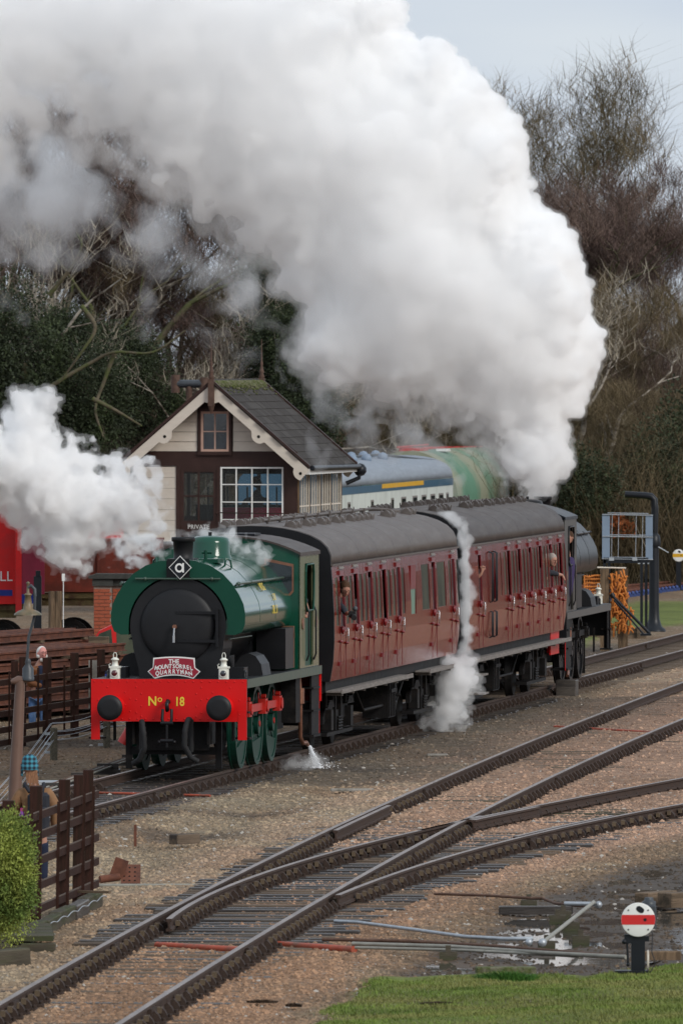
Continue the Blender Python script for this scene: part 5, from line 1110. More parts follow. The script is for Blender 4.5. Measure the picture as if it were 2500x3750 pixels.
# far track and its chairs
tF = thing('railway_track', 'rusty far track with blue chairs behind the water crane', 'track')
for a, b in ((2159,2132),(2140,2123),(2127,2109)):
    p0 = gp(2298,a); p1 = gp(2500,b); dx = (p1[0]-p0[0]); m = MB(); d = Vector((dx,p1[1]-p0[1],0)).normalized(); nn_ = Vector((-d.y,d.x,0)); vs = []
    for q in (-14,20):
        c0 = Vector((p0[0],p0[1],0))+d*q; vs += [tuple(c0+nn_*u*1.1+Vector((0,0,v*1.2))) for u,v in RSEC]
    n = len(RSEC); m.add(vs,[(k,(k+1)%n,(k+1)%n+n,k+n) for k in range(n)]+[tuple(range(n-1,-1,-1)),tuple(range(n,2*n))]); m.obj('rail', M['rail_rust'], tF)
    if a == 2159:
        bl = pm('blue_chair', (.05,.08,.22), .6)
        cm = MB(); cm.box(-.1,.1,-.12,.05,-.2,-.12); cm.ball((0,-.1,-.1),.06,6); c0 = cm.obj('chair', bl, tF); me_ = c0.data; bpy.data.objects.remove(c0)
        for q in range(26):
            c = link('chair', me_, tF); c.location = (p0[0]+d.x*(q*.7-6)+.08, p0[1]+d.y*(q*.7-6)-.1, 0)
# distant ground signal (yellow stripe)
def ground_signal(label, loc, rad, stripe, hgt, big):
    t = thing('ground_signal', label, 'signal', loc, 0, 'ground signals')
    zc = hgt; m = MB(); m.box(-.075,.075,0.03,.14,0,zc-.08); m.box(-.25,.12,-.02,.2,0,.025); m.obj('post', M['ironblack'], t)
    T = Matrix.Translation((0,0,zc))@Matrix.Rotation(R(90),4,'X')
    m = MB(); m.lathe([(rad,-.01),(rad,.01),(rad-.006,.012),(.001,.012)],40,0,T,cap=False); m.lathe([(rad,-.01),(.001,-.012)],40,1,T,cap=False); dsc = m.obj('disc', [M['white'],M['ironblack']], t)
    hh_ = rad*.29; pts = [(x,z) for x,z in [(rad*.995*math.cos(R(a)), rad*.995*math.sin(R(a))) for a in np.linspace(-16.8,16.8,7)]]; pts += [(-x,z) for x,z in reversed(pts)]
    m = MB(); m.prism([(x,zc+z) for x,z in pts][::-1], -.0155,-.013); m.obj('stripe', stripe, dsc)
    m = MB(); T2 = Matrix.Translation((.02*rad/.18,-.014,zc+rad*.6))@Matrix.Rotation(R(35),4,'Y')
    m.prism([(.034*math.cos(R(a))*rad/.18+(.012 if math.cos(R(a))>0 else -.012), .03*math.sin(R(a))*rad/.18) for a in range(0,360,20)], -.002, 0, mi=0, M=T2); m.tube([(rad*.4,-.014,zc),(rad*.4,-.018,zc)],.018*rad/.18,10)
    for a,b in ((-.58,.56),(.58,.56),(-.58,-.58),(.58,-.58)): m.tube([(a*rad,-.012,zc+b*rad),(a*rad,-.018,zc+b*rad)],.009,8)
    m.obj('lamp_hole', M['ironblack'], dsc)
    if big:
        m = MB(); m.box(.02,.2,.06,.26,zc-.1,zc+.16,bev=.02); m.tube([(.12,.16,zc+.15),(.12,.16,zc+.19),(.12,.16,zc+.2),(.12,.16,zc+.235)],[.075,.075,.05,.045],12); m.obj('lamp_case', M['lampbase'], t)
        m = MB(); m.box(-.15,-.06,.02,.1,zc-.26,zc-.16); m.tube([(-.12,.04,zc-.25),(-.11,.04,.1)],.013,6); m.ball((-.15,.03,zc-.24),.03,8); m.ball((-.11,.04,.09),.022,8); m.box(-.14,.12,.05,.12,zc-.24,zc-.18); m.obj('linkage', M['ironblack'], t)
        m = MB(); pts = [(.10,.16,.5),(.16,.18,.42),(.15,.1,.22),(.19,.1,.1),(.13,.06,.0)]; m.tube(pts,.006,5); m.obj('cable', M['ironblack'], t)
        m = MB(); m.tube([(.10,.15,.12),(.12,.15,.12)],.12,20); m.obj('pulley', M['cream'], t)
    return t
gx_, gy_ = g(2335,3563,-.1)
ground_signal('white ground signal disc with red stripe on the grass bank', (gx_,gy_,-.1), .185, M['signred'], atz(3368,gy_)+.1, True)
fx_, fy_ = atx(2483,329.5), 329.5
ground_signal('small far ground signal disc with yellow stripe near the right edge', (fx_,fy_,-.2), .178, M['railyellow'], atz(2034,fy_)+.2, False)
m = MB()
for k in range(9):
    for q in range(2): x = atx(2330+k*32,345); m.box(x-.11,x+.12,345+.1*(k%2),345.6,.95+q*.28+.02*(k%3),1.2+q*.28)
tag(m.obj('stored_crates', M['wagonbrown']), 'row of dark reddish stores behind the far track', 'crates', kind='stuff')
# ================================================================ fences
def fence_line(t, pa, pb, posts, pickets, zr, zb, flip=1, rail_y=-.02, rw=.09, lean=0, seed=2, top_p=1.32):
    """pa, pb = (px, Y) ends; posts = [(px0, px1, ztop)]; pickets = [(px0, px1, ztop)]; zr = rail heights above ground"""
    r = random.Random(seed); (xa,ya),(xb,yb) = [(atx(p,Y),Y) for p,Y in (pa,pb)]
    d = Vector((xb-xa,yb-ya,0)); Lf = d.length; d.normalize(); n = Vector((d.y,-d.x,0))*flip     # n faces the viewer
    def along(px):
        k = (px-CX)/FL; s = (k*ya-xa)/(d.x-k*d.y); return s
    def onl(s, off, z): return Vector((xa,ya,zb))+d*s+n*off+Vector((0,0,z))
    a = math.atan2(d.y,d.x)
    for k,(p0,p1,zt) in enumerate(posts):
        s0, s1 = along(p0), along(p1); w_ = min(.17,max(.12,(p1-p0)*ya/FL)); c = (s0+s1)/2
        m = MB(); m.box(-w_/2,w_/2,-w_/2,w_/2,-.1,zt,0,None,.006); o = m.obj('post', M['fence'], t); o.location = onl(c,-.07,0); o.rotation_euler = (lean,lean*.6,r.uniform(-.03,.03))
    for p0,p1,zt in pickets:
        c = along((p0+p1)/2); w_ = (p1-p0)*ya/FL*.92
        m = MB(); m.box(-w_/2,w_/2,-.012,.012,.08,zt); o = m.obj('picket', M['fence'], t); o.location = onl(c,.055,0); o.rotation_euler = (0,lean*.7,r.uniform(-.02,.02))
    for z in zr:
        s = 0
        m = MB(); m.box(0,Lf,-.022,.022,z-rw/2,z+rw/2); m.box(0,Lf,-.022,.022,z+rw/2,z+rw/2+.004,1); o = m.obj('rail', [M['fence'],M['fence_edge']], t); o.location = onl(0,.02,0); o.rotation_euler = (0,0,a)
    return onl
fn = thing('picket_fence', 'dark brown lattice picket fence leaning in the lower left corner', 'fence', (0,0,0))
fence_line(fn, (-60,130.6),(352,142.8), [(-40,0,1.52),(25,73,1.56),(126,173,1.62),(231,275,1.58),(292,315,1.58),(318,360,1.60)],
   [(52,66,1.36),(87,101,1.40),(121,134,1.42),(187,200,1.38),(224,237,1.40),(281,294,1.38),(315,328,1.42),(2,14,1.36)], (.16,.44,.74,1.04,1.28), -.17, 1, lean=.02)
ff = thing('picket_fence', 'long dark picket fence running behind the lamp post to the red buffer beam', 'fence', (0,0,0))
fence_line(ff, (-120,193.5),(415,206.5), [(-105,-72,1.45),(-10,4,1.48),(60,78,1.50),(91,106,1.55),(171,204,1.48),(272,304,1.50),(368,400,1.50)],
   [(20,28,1.35),(125,134,1.34),(156,166,1.35),(221,230,1.32),(255,265,1.34),(319,328,1.36),(351,359,1.34),(-50,-42,1.34)], (.12,.34,.62,.90,1.16), -.2, 1, seed=4, rw=.1)
m = MB(); 
m.box(-.06,.09,-.02,.0,.48,1.34)
o = m.obj('grey_placard', M['concrete']); o.location = (atx(337,204.2),204.3,-.2); tag(o, 'pale grey board fixed behind the pickets left of the lamp', 'board')
# mossy kerb under the near fence
kb = thing('mossy_kerb', 'mossy timber edging kerb under the leaning picket fence', 'kerb', (0,0,0))
p0 = Vector((*gp(378,3290,-.12),-.2)); p1 = Vector((*gp(120,3425,-.12),-.2)); d_ = (p1-p0); Lk_ = d_.length; a_ = math.atan2(d_.y,d_.x)
for k in range(5):
    m = MB(); l = Lk_/5; m.box(.01,l-.01,-.14,.0,-.12,.17-(.01*(k%2)),0,None,.012); o = m.obj('kerb_timber', M['sleeper_moss'] if k != 1 else M['sleeper_wet'], kb); o.location = p0+d_*(k/5)+Vector((.0,0,.0)); o.rotation_euler = (0,0,a_+(.01 if k%2 else -.012))
m = MB()
q0 = p0+Vector((.05,-.12,.17)); pts = [q0+d_*(i/40)+Vector((0,-.06,.035*abs(math.sin(i*.55))-.06)) for i in range(41)]; m.tube(pts,.007,4); m.obj('sagging_wire', M['galv'], kb)
m = MB(); m.box(-.35,.2,0,.05,0,.03); o = m.obj('loose_batten', M['timber_h']); o.location = (*gp(348,3268,0),-.01); o.rotation_euler = (0,0,-.5); tag(o, 'short reddish batten lying at the foot of the end fence post', 'timber')
m = MB()
for i in range(3): m.box(-1.6,0,i*.24,i*.24+.22,.02,.10)
o = m.obj('boarding', M['moss']); 
bpy.data.objects.remove(o)
bd = thing('mossy_boards', 'mossy dark boards forming a low deck at the left edge', 'boards', (*gp(195,3428,-.02),-.2))
for i in range(4): m = MB(); m.box(-1.4,0-.03*i,i*.75,i*.75+.7,.12,.18); m.obj('board', M['sleeper_moss'], bd)
m = MB(); m.box(-1.3,.03,-.1,.15,-.15,.1,0,None,.01); m.obj('bearer', M['sleeper_moss'], bd); m = MB(); m.box(-.5,-.36,-.1,.1,.08,.12); m.obj('block', M['dark'], bd)
m = MB(); m.box(-1.2,.0,-.12,.12,0,.22,0,None,.015); o = m.obj('mossy_baulk', M['sleeper_moss']); o.location = (*gp(100,3535,-.2),-.22); o.rotation_euler = (0,R(-4),R(28)); tag(o, 'thick mossy timber baulk at the left edge below the boards', 'timber')
# conifer bush
def leafcloud(n, rad, size, seed, squash=(1,1,1), shell=.5, lobes=7):
    r = np.random.default_rng(seed); cen = r.normal(size=(lobes,3)); cen /= np.linalg.norm(cen,axis=1)[:,None]; cen *= rad*.55; cen[0] = 0; lr = rad*(.4+.3*r.random(lobes)); lr[0] = rad*.75
    k = r.integers(0,lobes,n); dd = r.normal(size=(n,3)); dd /= np.linalg.norm(dd,axis=1)[:,None]; u = (shell+(1-shell)*r.random(n))*lr[k]*(.85+.3*r.random(n))
    c = (cen[k]+dd*u[:,None])*np.array(squash)
    t1 = r.normal(size=(n,3)); t1 = t1*.6+dd; t1 /= np.linalg.norm(t1,axis=1)[:,None]; t2 = np.cross(t1, r.normal(size=(n,3))); t2 /= np.linalg.norm(t2,axis=1)[:,None]
    s = size*(.6+.8*r.random(n))[:,None]
    V = np.stack([c-t2*s*.35, c+t2*s*.35, c+t1*s+t2*s*.1, c+t1*s*.9-t2*s*.2],1); return V.reshape(-1,3), np.arange(4*n).reshape(-1,4)
bx_, by_ = atx(8,128.6), 128.6
v1, f1_ = leafcloud(50000, .66, .024, 11, (.64,.6,1.22), .5, 34)
bush = npmesh('conifer_bush', v1+np.array((0,0,.82)), f1_, M['conifer']); bush.location = (bx_,by_,-.05); tag(bush, 'bright yellow green conifer bush at the lower left edge', 'bush')
# ================================================================ wires, posts, point rods
for i,(px_,pt,pb,lb) in enumerate(((198,2665,2785,'concrete wire post nearer the lamp post'),(392,2640,2740,'concrete wire post behind the red buffer beam'))):
    X, Y = gp(px_, pb, -.2); t = thing('signal_wire_post', lb, 'post', (X,Y,-.2), 0, 'signal wire posts')
    hp = atz(pt,Y)+.2; w_ = .062; m = MB(); m.box(-w_,w_,-w_,w_,-.1,hp,0,None,.012); m.obj('post', M['con_post'], t)
    for z in (hp-.11,hp-.28,hp-.42,hp-.56):
        if z < .05: continue
        m = MB(); m.box(-w_-.09,-w_+.0,-.03,.03,z-.012,z+.012)
        for q in range(4): m.tube([(-w_-.08+q*.022,-.035,z+.02),(-w_-.08+q*.022,.035,z+.02)],.012,6)
        m.obj('pulley_bracket', M['galv'], t)
WP = [gp(-60,2945,.1)+(.1,), gp(186,2785,-.2)+(.42,), gp(380,2740,-.2)+(.45,), gp(640,2690,-.2)+(.45,)]
swt = thing('signal_wires', 'thin grey signal wires strung between the concrete posts', 'wires')
for k in range(7):
    m = MB(); pts = []
    for (a,b) in zip(WP,WP[1:]):
        for i in range(9):
            u = i/9; p = Vector(a).lerp(Vector(b),u); p.z += -.06*math.sin(PI*u)-(k//2)*.14*(1 if k<6 else .5)+.012*(k%2); p.x += .03*(k%3); pts.append(p)
    m.tube(pts,.005,4); m.obj('wire', M['galv'], swt)
rr_ = thing('point_rodding', 'run of rusty and pale point rods on stools left of the engine', 'point rods', (0,0,0))
A_ = Vector((*gp(-40,2955,-.02),-.02)); B_ = Vector((*gp(640,2712,-.02),-.02))
for k in range(4):
    m = MB(); o_ = Vector((.07*k,.12*k,0)); m.tube([A_+o_,(A_+B_)/2+o_+Vector((0,0,.01)),B_+o_],.017,6); m.obj('rod', M['rod'] if k in (1,3) else M['rod_rust'], rr_)
for u in (.12,.27,.42,.56,.70,.84):
    p = A_.lerp(B_,u); m = MB(); m.box(-.1,.32,-.1,.6,-.12,-.04); m.box(-.05,.3,.0,.06,-.06,.06); o = m.obj('stool', M['sleeper_wet'], rr_); o.location = p
m = MB(); m.box(-.6,.6,-.3,.3,0,.05); o = m.obj('cable_trough_lid', M['galv']); o.location = (*gp(240,2860,-.12),-.17); o.rotation_euler = (0,0,.1); tag(o, 'pale grey flat lid lying between fence and rods', 'lid')
m = MB(); m.tube([(0,0,0),(.5,0,0)],.11,12); o = m.obj('fire_bucket', M['rod_red']); o.location = (*gp(452,2742,-.1),-.02); o.rotation_euler = (0,R(-60),0); tag(o, 'small red drum standing beneath the buffer beam', 'drum')
# orange pipes
def pipe(px0,py0,px1,py1,r,lb,z=-.18,mat='orange'):
    a, b = Vector((*gp(px0,py0,z),z)), Vector((*gp(px1,py1,z),z)); m = MB(); m.tube([a,(a+b)/2,b],r,12); tag(m.obj('pipe', M[mat]), lb, 'pipe', 'orange pipes under the tracks')
pipe(575,3462,880,3480,.042,'orange pipe lying between the nearest rails'); pipe(985,3458,1297,3479,.045,'orange pipe end sticking out right of the nearest track'); pipe(2030,2664,2520,2693,.04,'orange pipe crossing under the middle track at right'); pipe(340,2903,770,2914,.02,'thin orange pipe crossing under the front of the engine track',-.17)
# point rods on the right
pr = thing('point_rodding', 'pale and rusty point rods running right to the ground signal', 'point rods', (0,0,0))
def rod(pts, r, mat, par, z=-.13): 
    P_ = [Vector((*gp(a,b,z),z)) for a,b in pts]; m = MB(); m.tube(P_, r, 8); return m.obj('rod', M[mat], par)
rod([(1180,3440),(1500,3447),(1820,3466),(2260,3502)],.022,'rod_rust',pr); rod([(1290,3456),(1640,3466),(2000,3490),(2290,3505)],.024,'rod',pr,-.11); rod([(1300,3470),(1700,3480),(2120,3502)],.018,'rod',pr)
rod([(1225,3374),(1310,3378),(1480,3400),(1700,3430),(1850,3438),(1950,3437)],.022,'bluegrey' if False else 'galv',pr,-.1); rod([(1590,3273),(1800,3280),(1950,3290),(1985,3290),(2030,3308),(2110,3317),(2160,3318)],.018,'rod_rust',pr,-.1)
m = MB(); a, b = Vector((*gp(1985,3452,.0),.0)), Vector((*gp(2172,3304,.02),.02)); m.tube([a,b],.03,4); m.obj('adjusting_crank', M['rod'], pr)
m = MB(); m.tube([b+Vector((-.35,.1,-.02)),b+Vector((.05,0,-.02))],.025,8); m.ball(tuple(b+Vector((.06,0,-.03))),.045,8); m.ball(tuple(a),.05,8); m.ball(tuple(a+Vector((-.15,.1,0))),.045,8); m.obj('crank_pin', M['galv'], pr)
for px_,py_ in ((1640,3478),(1935,3290),(2040,3345),(2090,3370),(2125,3420),(2000,3440),(2060,3330)):
    m = MB(); m.box(-.1,.1,-.06,.1,-.12,.0); m.box(-.03,.03,-.03,.03,0,.07); o = m.obj('stool', M['sleeper_moss'], pr); o.location = (*gp(px_,py_,-.12),-.14)
def baulk(px,py,l,wd,h,rz,mat,lb,name='timber_baulk',z=-.2,rx=0):
    m = MB(); m.box(-l/2,l/2,-wd/2,wd/2,0,h,0,None,.012); o = m.obj(name, M[mat]); o.location = (*gp(px,py,z),z-.01); o.rotation_euler = (rx,0,rz); tag(o, lb, 'timber')
baulk(2490,3318,.5,.3,.18,R(35),'timber_h','cracked pale timber baulk at the right frame edge'); baulk(2400,3312,.8,.2,.17,R(62),'timber_h','long pale baulk lying behind the ground signal disc')
baulk(1850,3560,.66,.25,.07,R(4),'moss','mossy timber sleeper lying at the edge of the grass'); baulk(2410,3512,.5,.15,.1,R(4),'timber','short dark timber right of the signal post'); baulk(1960,3345,.9,.2,.1,R(2),'sleeper_wet','dark half sunk timber in the wet mud')
baulk(676,3088,.5,.17,.14,R(52),'sleeper','lone dark timber offcut lying on the gravel'); baulk(1290,2895,.68,.16,.04,R(3),'concrete','flat pale slab on the gravel right of the engine'); baulk(1600,2765,.36,.3,.03,R(0),'concrete','small pale slab on gravel beside the coach track'); baulk(560,3242,2.2,.05,.03,R(1),'rod','long thin board lying at the end of the fence')
baulk(2440,2461,.5,.3,.03,R(30),'timber_h','pale yellowish board on the ballast at right'); baulk(2075,2548,.40,.6,.33,R(-7),'sleeper_wet','dark block beside the track below the black engine cab')
ir = thing('iron_scrap', 'rusty perforated iron plates lying on the gravel by the fence', 'scrap iron', (*gp(480,3235,-.2),-.2))
m = MB(); T = Matrix.Rotation(R(-55),4,'X'); m.box(-.13,.12,-.0,.02,0,.4,0,T); 
for i in range(3):
    for j in range(4): m.tube([T@Vector((-.09+i*.07,-.001,.06+j*.09)),T@Vector((-.09+i*.07,-.004,.06+j*.09))],.014,8,1)
m.obj('plate', [M['rail_rust'],M['dark']], ir); m = MB(); m.box(-.3,-.12,.1,.2,0,.25,0,Matrix.Rotation(R(20),4,'Y')); m.tube([(-.4,0,.05),(-.15,.1,.08)],.05,8); m.obj('casting', M['rail_rust'], ir)
m = MB(); m.box(-.02,.02,0,.02,0,.3); o = m.obj('iron_stake', M['rail_rust']); o.location = (*gp(496,3100,-.2),-.2); tag(o, 'thin rusty iron stake standing in the gravel', 'stake')
# puddles
def puddle(pts, z, lb):
    c = np.array([gp(a,b,z) for a,b in pts]); cen = c.mean(0); rr2 = random.Random(len(pts)+int(pts[0][0])); V = []
    n = 48; ang = np.arctan2(c[:,1]-cen[1], c[:,0]-cen[0]); od = np.argsort(ang); rad = np.hypot(*(c-cen).T)
    for i in range(n):
        a = -PI+2*PI*i/n; q = np.interp(a, np.concatenate([ang[od]-2*PI,ang[od],ang[od]+2*PI]), np.tile(rad[od],3)); q *= 1+rr2.uniform(-.16,.12); V.append((cen[0]+q*math.cos(a),cen[1]+q*math.sin(a),z))
    m = MB(); m.add(V,[tuple(range(n))]); o = m.obj('puddle', M['water']); tag(o, lb, 'puddle'); 
wm = MB(); wm.add([(*gp(a,b,-.247),-.247) for a,b in [(1380,3600),(1330,3520),(1450,3400),(1480,3330),(1700,3290),(1950,3260),(2200,3170),(2480,3110),(2620,3100),(2640,3330),(2500,3500),(2230,3560),(2000,3590),(1700,3585)]],[tuple(range(14))])
tag(wm.obj('puddle', M['water']), 'shallow water lying in the hollows of the mud around the point rods', 'puddle', kind='stuff')
# grass
def blades(n, poly, z0, seed, h0, h1, name, label, mat, wid=.006):
    r = np.random.default_rng(seed); P_ = np.array([gp(a,b,-.15) for a,b in poly]); lo, hi = P_.min(0), P_.max(0)
    x = lo[0]+(hi[0]-lo[0])*r.random(n*3); y = 1/(1/lo[1]+(1/hi[1]-1/lo[1])*r.random(n*3)) if hi[1] > 0 else 0
    wx = (fbm(x,y*.5,11,1.3)-.5)*.9; k = inpoly(x+wx*.9,y+wx*2.6,[tuple(p) for p in P_])&(r.random(len(x)) < .35+1.1*fbm(x,y,77,.9)); x, y = x[k][:n], y[k][:n]; n = len(x); z = gh_arr(x,y)
    clump = fbm(x,y,31,1.1); h = (h0+(h1-h0)*r.random(n))*(.45+1.1*clump); a = r.random(n)*2*PI; l = h*(.25+.6*r.random(n)); w_ = wid*(.7+.6*r.random(n))
    dx, dy = np.cos(a), np.sin(a); b = np.stack([x,y,z-.005],1); sd2 = np.stack([-dy*w_,dx*w_,0*w_],1); mid = b+np.stack([dx*l*.35,dy*l*.35,h*.6],1); tip = b+np.stack([dx*l,dy*l,h],1)
    V = np.stack([b-sd2,b+sd2,mid+sd2*.8,mid-sd2*.8,tip],1).reshape(-1,3); o5 = np.arange(n)*5
    F = np.concatenate([np.stack([o5,o5+1,o5+2],1),np.stack([o5,o5+2,o5+3],1),np.stack([o5+3,o5+2,o5+4],1)]); o = npmesh(name,V,F,mat,kind='stuff'); return tag(o,label,'grass',kind='stuff')
blades(90000, [(1150,3800),(1230,3690),(1310,3606),(1400,3580),(1520,3592),(1800,3572),(1990,3585),(2120,3600),(2250,3572),(2340,3548),(2560,3515),(2600,3900),(1100,3900)], 0, 3, .014, .045, 'grass', 'short green grass on the bank in the lower right corner', M['grassblade'], .0042)
# tussock and dug up turf
tv = []; 
def tuft(px,py,n,rad,h,seed,mat,lb,nm='grass_tussock',wid=.007,fl=1.0):
    r = np.random.default_rng(seed); X,Y = gp(px,py,-.15); a = r.random(n)*2*PI; q = rad*np.sqrt(r.random(n)); x = X+q*np.cos(a); y = Y+q*np.sin(a)*.7; hh = h*(.5+.6*r.random(n))*(1-.5*q/rad); b = np.stack([x,y,np.full(n,-.17)],1)
    d = np.stack([np.cos(a),np.sin(a)*.5,0*a],1)*(hh*fl*(.3+.7*r.random(n)))[:,None]; aa = r.random(n)*PI; sd2 = np.stack([np.cos(aa)*wid,np.sin(aa)*wid,0*a],1); tip = b+d+np.stack([0*a,0*a,hh],1); mid = b+d*.35+np.stack([0*a,0*a,hh*.7],1)
    V = np.stack([b-sd2,b+sd2,mid+sd2*.7,mid-sd2*.7,tip],1).reshape(-1,3); o5 = np.arange(n)*5
    F = np.concatenate([np.stack([o5,o5+1,o5+2],1),np.stack([o5,o5+2,o5+3],1),np.stack([o5+3,o5+2,o5+4],1)]); tag(npmesh(nm,V,F,mat),lb,'grass' if 'turf' not in nm else 'turf')
gdark = pm('lush_grass',(.05,.13,.02),.6,0,.4,3); soil = pm('dug_turf',(.065,.043,.03),.95,0,.5,8)
tuft(1850,3590,1500,.34,.15,5,gdark,'lush dark green grass tussock by the mossy timber')
tuft(1800,3660,900,.24,.06,6,soil,'larger heap of dug brown turf on the grass','dug_turf',.012,1.6); tuft(1610,3672,600,.2,.04,7,soil,'smaller heap of dug brown turf on the grass','dug_turf',.012,1.6); tuft(960,3665,500,.16,.04,8,soil,'dark clod of earth on ballast right of the nearest rail','dug_turf',.012,1.3); tuft(1075,3680,400,.08,.05,9,soil,'small dark clod at the edge of the ballast','dug_turf',.012,1.0)
# ================================================================ people
def skin(name, pts, edges, mat, parent=None, sub=1, root=0):
    me = bpy.data.meshes.new(name); me.from_pydata([p[:3] for p in pts], edges, []); me.update(); o = bpy.data.objects.new(name, me); C.objects.link(o)
    md = o.modifiers.new('s','SKIN'); md.use_smooth_shade = True; md.branch_smoothing = .4
    for i, p in enumerate(pts): sv = me.skin_vertices[0].data[i]; sv.radius = (p[3], p[4] if len(p) > 4 else p[3]); sv.use_root = (i == root)
    ms = o.modifiers.new('u','SUBSURF'); ms.levels = sub; ms.render_levels = sub
    me2 = bpy.data.meshes.new_from_object(o.evaluated_get(bpy.context.evaluated_depsgraph_get())); bpy.data.objects.remove(o)
    me2.materials.clear(); me2.materials.append(mat); me2.name = name
    for p in me2.polygons: p.use_smooth = True
    return link(name, me2, parent)
def head(t, c, yaw, pitch, skinm, hair, style, sc=1.0):
    "head centre c; face looks along local -y"
    T = Matrix.Translation(c)@Matrix.Rotation(yaw,4,'Z')@Matrix.Rotation(pitch,4,'X')@Matrix.Scale(sc,4)
    m = MB(); m.ball((0,0,0),.105,16,0,T,(.78,.95,1.15)); m.ball((0,-.03,-.065),.07,12,0,T,(.85,.9,.9)); m.prism([(-.013,-.03),(.013,-.03),(.006,.025),(-.006,.025)],-.128,-.09,'y',0,T); m.ball((0,-.118,-.02),.018,8,0,T)
    for s in (-1,1): m.ball((s*.083,.005,-.01),.028,8,0,T,(.4,.8,1.2)); m.ball((s*.032,-.094,.015),.0085,8,1,T)
    m.box(-.025,.025,-.098,-.09,-.062,-.054,2,T)
    o = m.obj('head', [skinm,M['dark'],pm('lips',(.35,.12,.1),.6)], t)
    h = MB()
    if style == 'short': h.ball((0,.02,.03),.108,16,0,T,(.84,.98,1.05))
    if style == 'white': h.ball((0,.045,.0),.105,16,0,T,(.9,.85,1.12)); h.ball((0,.07,-.06),.08,12,0,T,(1,.8,1)); h.ball((0,-.075,-.09),.06,12,0,T,(.95,.7,.8)); h.ball((.07,-.02,-.05),.04,8,0,T); h.ball((-.07,-.02,-.05),.04,8,0,T)
    if style == 'bald': h.ball((0,.03,.01),.104,14,0,T,(.8,.95,1.1))
    if h.v: h.obj('hair', hair, t)
    return T
# woman with backpack behind the near fence
WY = 145.5; WX = atx(127,WY); t = thing('person', 'person seen from behind in tan coat and blue checked hat', 'person', (WX,WY,-.2), 0)
hz = atz(2808,WY)+.2                                  # head centre
sh = hz-.30
skin('body', [(0,0,sh-.52,.1,.08),(0,0,sh-.25,.1,.08),(0,0,sh-.03,.09,.07),(0,0,sh+.1,.055),(-.09,.0,.9-.1,.09),(-.1,0,.45,.065),(-.1,0,.05,.05),(.09,0,.8,.09),(.1,0,.45,.065),(.1,0,.05,.05)],[(0,1),(1,2),(2,3),(0,4),(4,5),(5,6),(0,7),(7,8),(8,9)], M['skin'], t)
skin('coat', [(0,.0,sh-.62,.20,.14),(0,0,sh-.3,.2,.14),(0,.0,sh-.06,.17,.12),(-.17,.0,sh-.03,.10,.10),(-.27,.0,sh-.25,.085),(-.30,-.06,sh-.52,.07),(.17,.0,sh-.03,.10,.10),(.27,.0,sh-.25,.085),(.29,-.06,sh-.52,.07),(0,0,sh+.04,.07)],[(0,1),(1,2),(2,3),(3,4),(4,5),(2,6),(6,7),(7,8),(2,9)], M['tan'], t)
skin('trousers', [(0,0,sh-.60,.15,.12),(-.1,0,sh-.72,.10),(-.11,0,.45,.075),(-.11,0,.08,.065),(.1,0,sh-.72,.10),(.11,0,.45,.075),(.11,0,.08,.065)],[(0,1),(1,2),(2,3),(0,4),(4,5),(5,6)], M['navy'], t)
head(t, (-.06,0.0,hz), PI, R(-10), M['skin'], M['hair_fair'], 'none')
m = MB(); r6 = random.Random(4)
for k in range(34): x = -.07+.14*k/33; x -= .03; m.tube([(x*.9,-.07,hz-.04),(x*.95+r6.uniform(-.015,.015),-.09,hz-.12),(x*.9+.02+r6.uniform(-.025,.03),-.105,hz-.19-r6.uniform(0,.07))],.006,4)
m.obj('hair', M['hair_fair'], t)
plaid = bpy.data.materials.new('checked_wool'); plaid.use_nodes = True; n_ = plaid.node_tree.nodes; l_ = plaid.node_tree.links; b_ = n_['Principled BSDF']; b_.inputs['Roughness'].default_value = .95
tc_ = n_.new('ShaderNodeTexCoord'); w1 = n_.new('ShaderNodeTexWave'); w1.bands_direction = 'X'; w1.inputs['Scale'].default_value = 5.5; w2 = n_.new('ShaderNodeTexWave'); w2.bands_direction = 'Z'; w2.inputs['Scale'].default_value = 5.5
mth = n_.new('ShaderNodeMath'); mth.operation = 'ADD'; l_.new(tc_.outputs['Object'],w1.inputs[0]); l_.new(tc_.outputs['Object'],w2.inputs[0]); l_.new(w1.outputs['Fac'],mth.inputs[0]); l_.new(w2.outputs['Fac'],mth.inputs[1])
rp_ = n_.new('ShaderNodeValToRGB'); e_ = rp_.color_ramp.elements; e_[0].position = .25; e_[0].color = (.015,.02,.03,1); e_[1].position = 1.0; e_[1].color = (.06,.28,.36,1); x_ = e_.new(.5); x_.color = (.03,.12,.17,1)
mh = n_.new('ShaderNodeMath'); mh.operation = 'MULTIPLY'; mh.inputs[1].default_value = .5; l_.new(mth.outputs[0],mh.inputs[0]); l_.new(mh.outputs[0],rp_.inputs[0]); l_.new(rp_.outputs[0],b_.inputs['Base Color'])
m = MB(); m.lathe([(.108,-.02),(.112,.02),(.113,.06),(.10,.12),(.065,.16),(.001,.175)],20,0,Matrix.Translation((-.06,0,hz-.01))@Matrix.Diagonal((.92,1,1,1)),cap=False)
m.lathe([(.118,-.03),(.122,-.02),(.12,.045),(.113,.05)],20,0,Matrix.Translation((-.06,0,hz-.01))@Matrix.Diagonal((.95,1.02,1,1)),cap=False)
for s in (-1,1): m.box(min(s*.085,s*.115)-.06,max(s*.085,s*.115)-.06,-.05,.05,hz-.12,hz-.02,0,None,.01)
m.obj('checked_hat', plaid, t)
bp2 = thing('backpack', 'dark grey backpack worn over the tan coat', 'backpack', (WX,WY,-.2), 0)
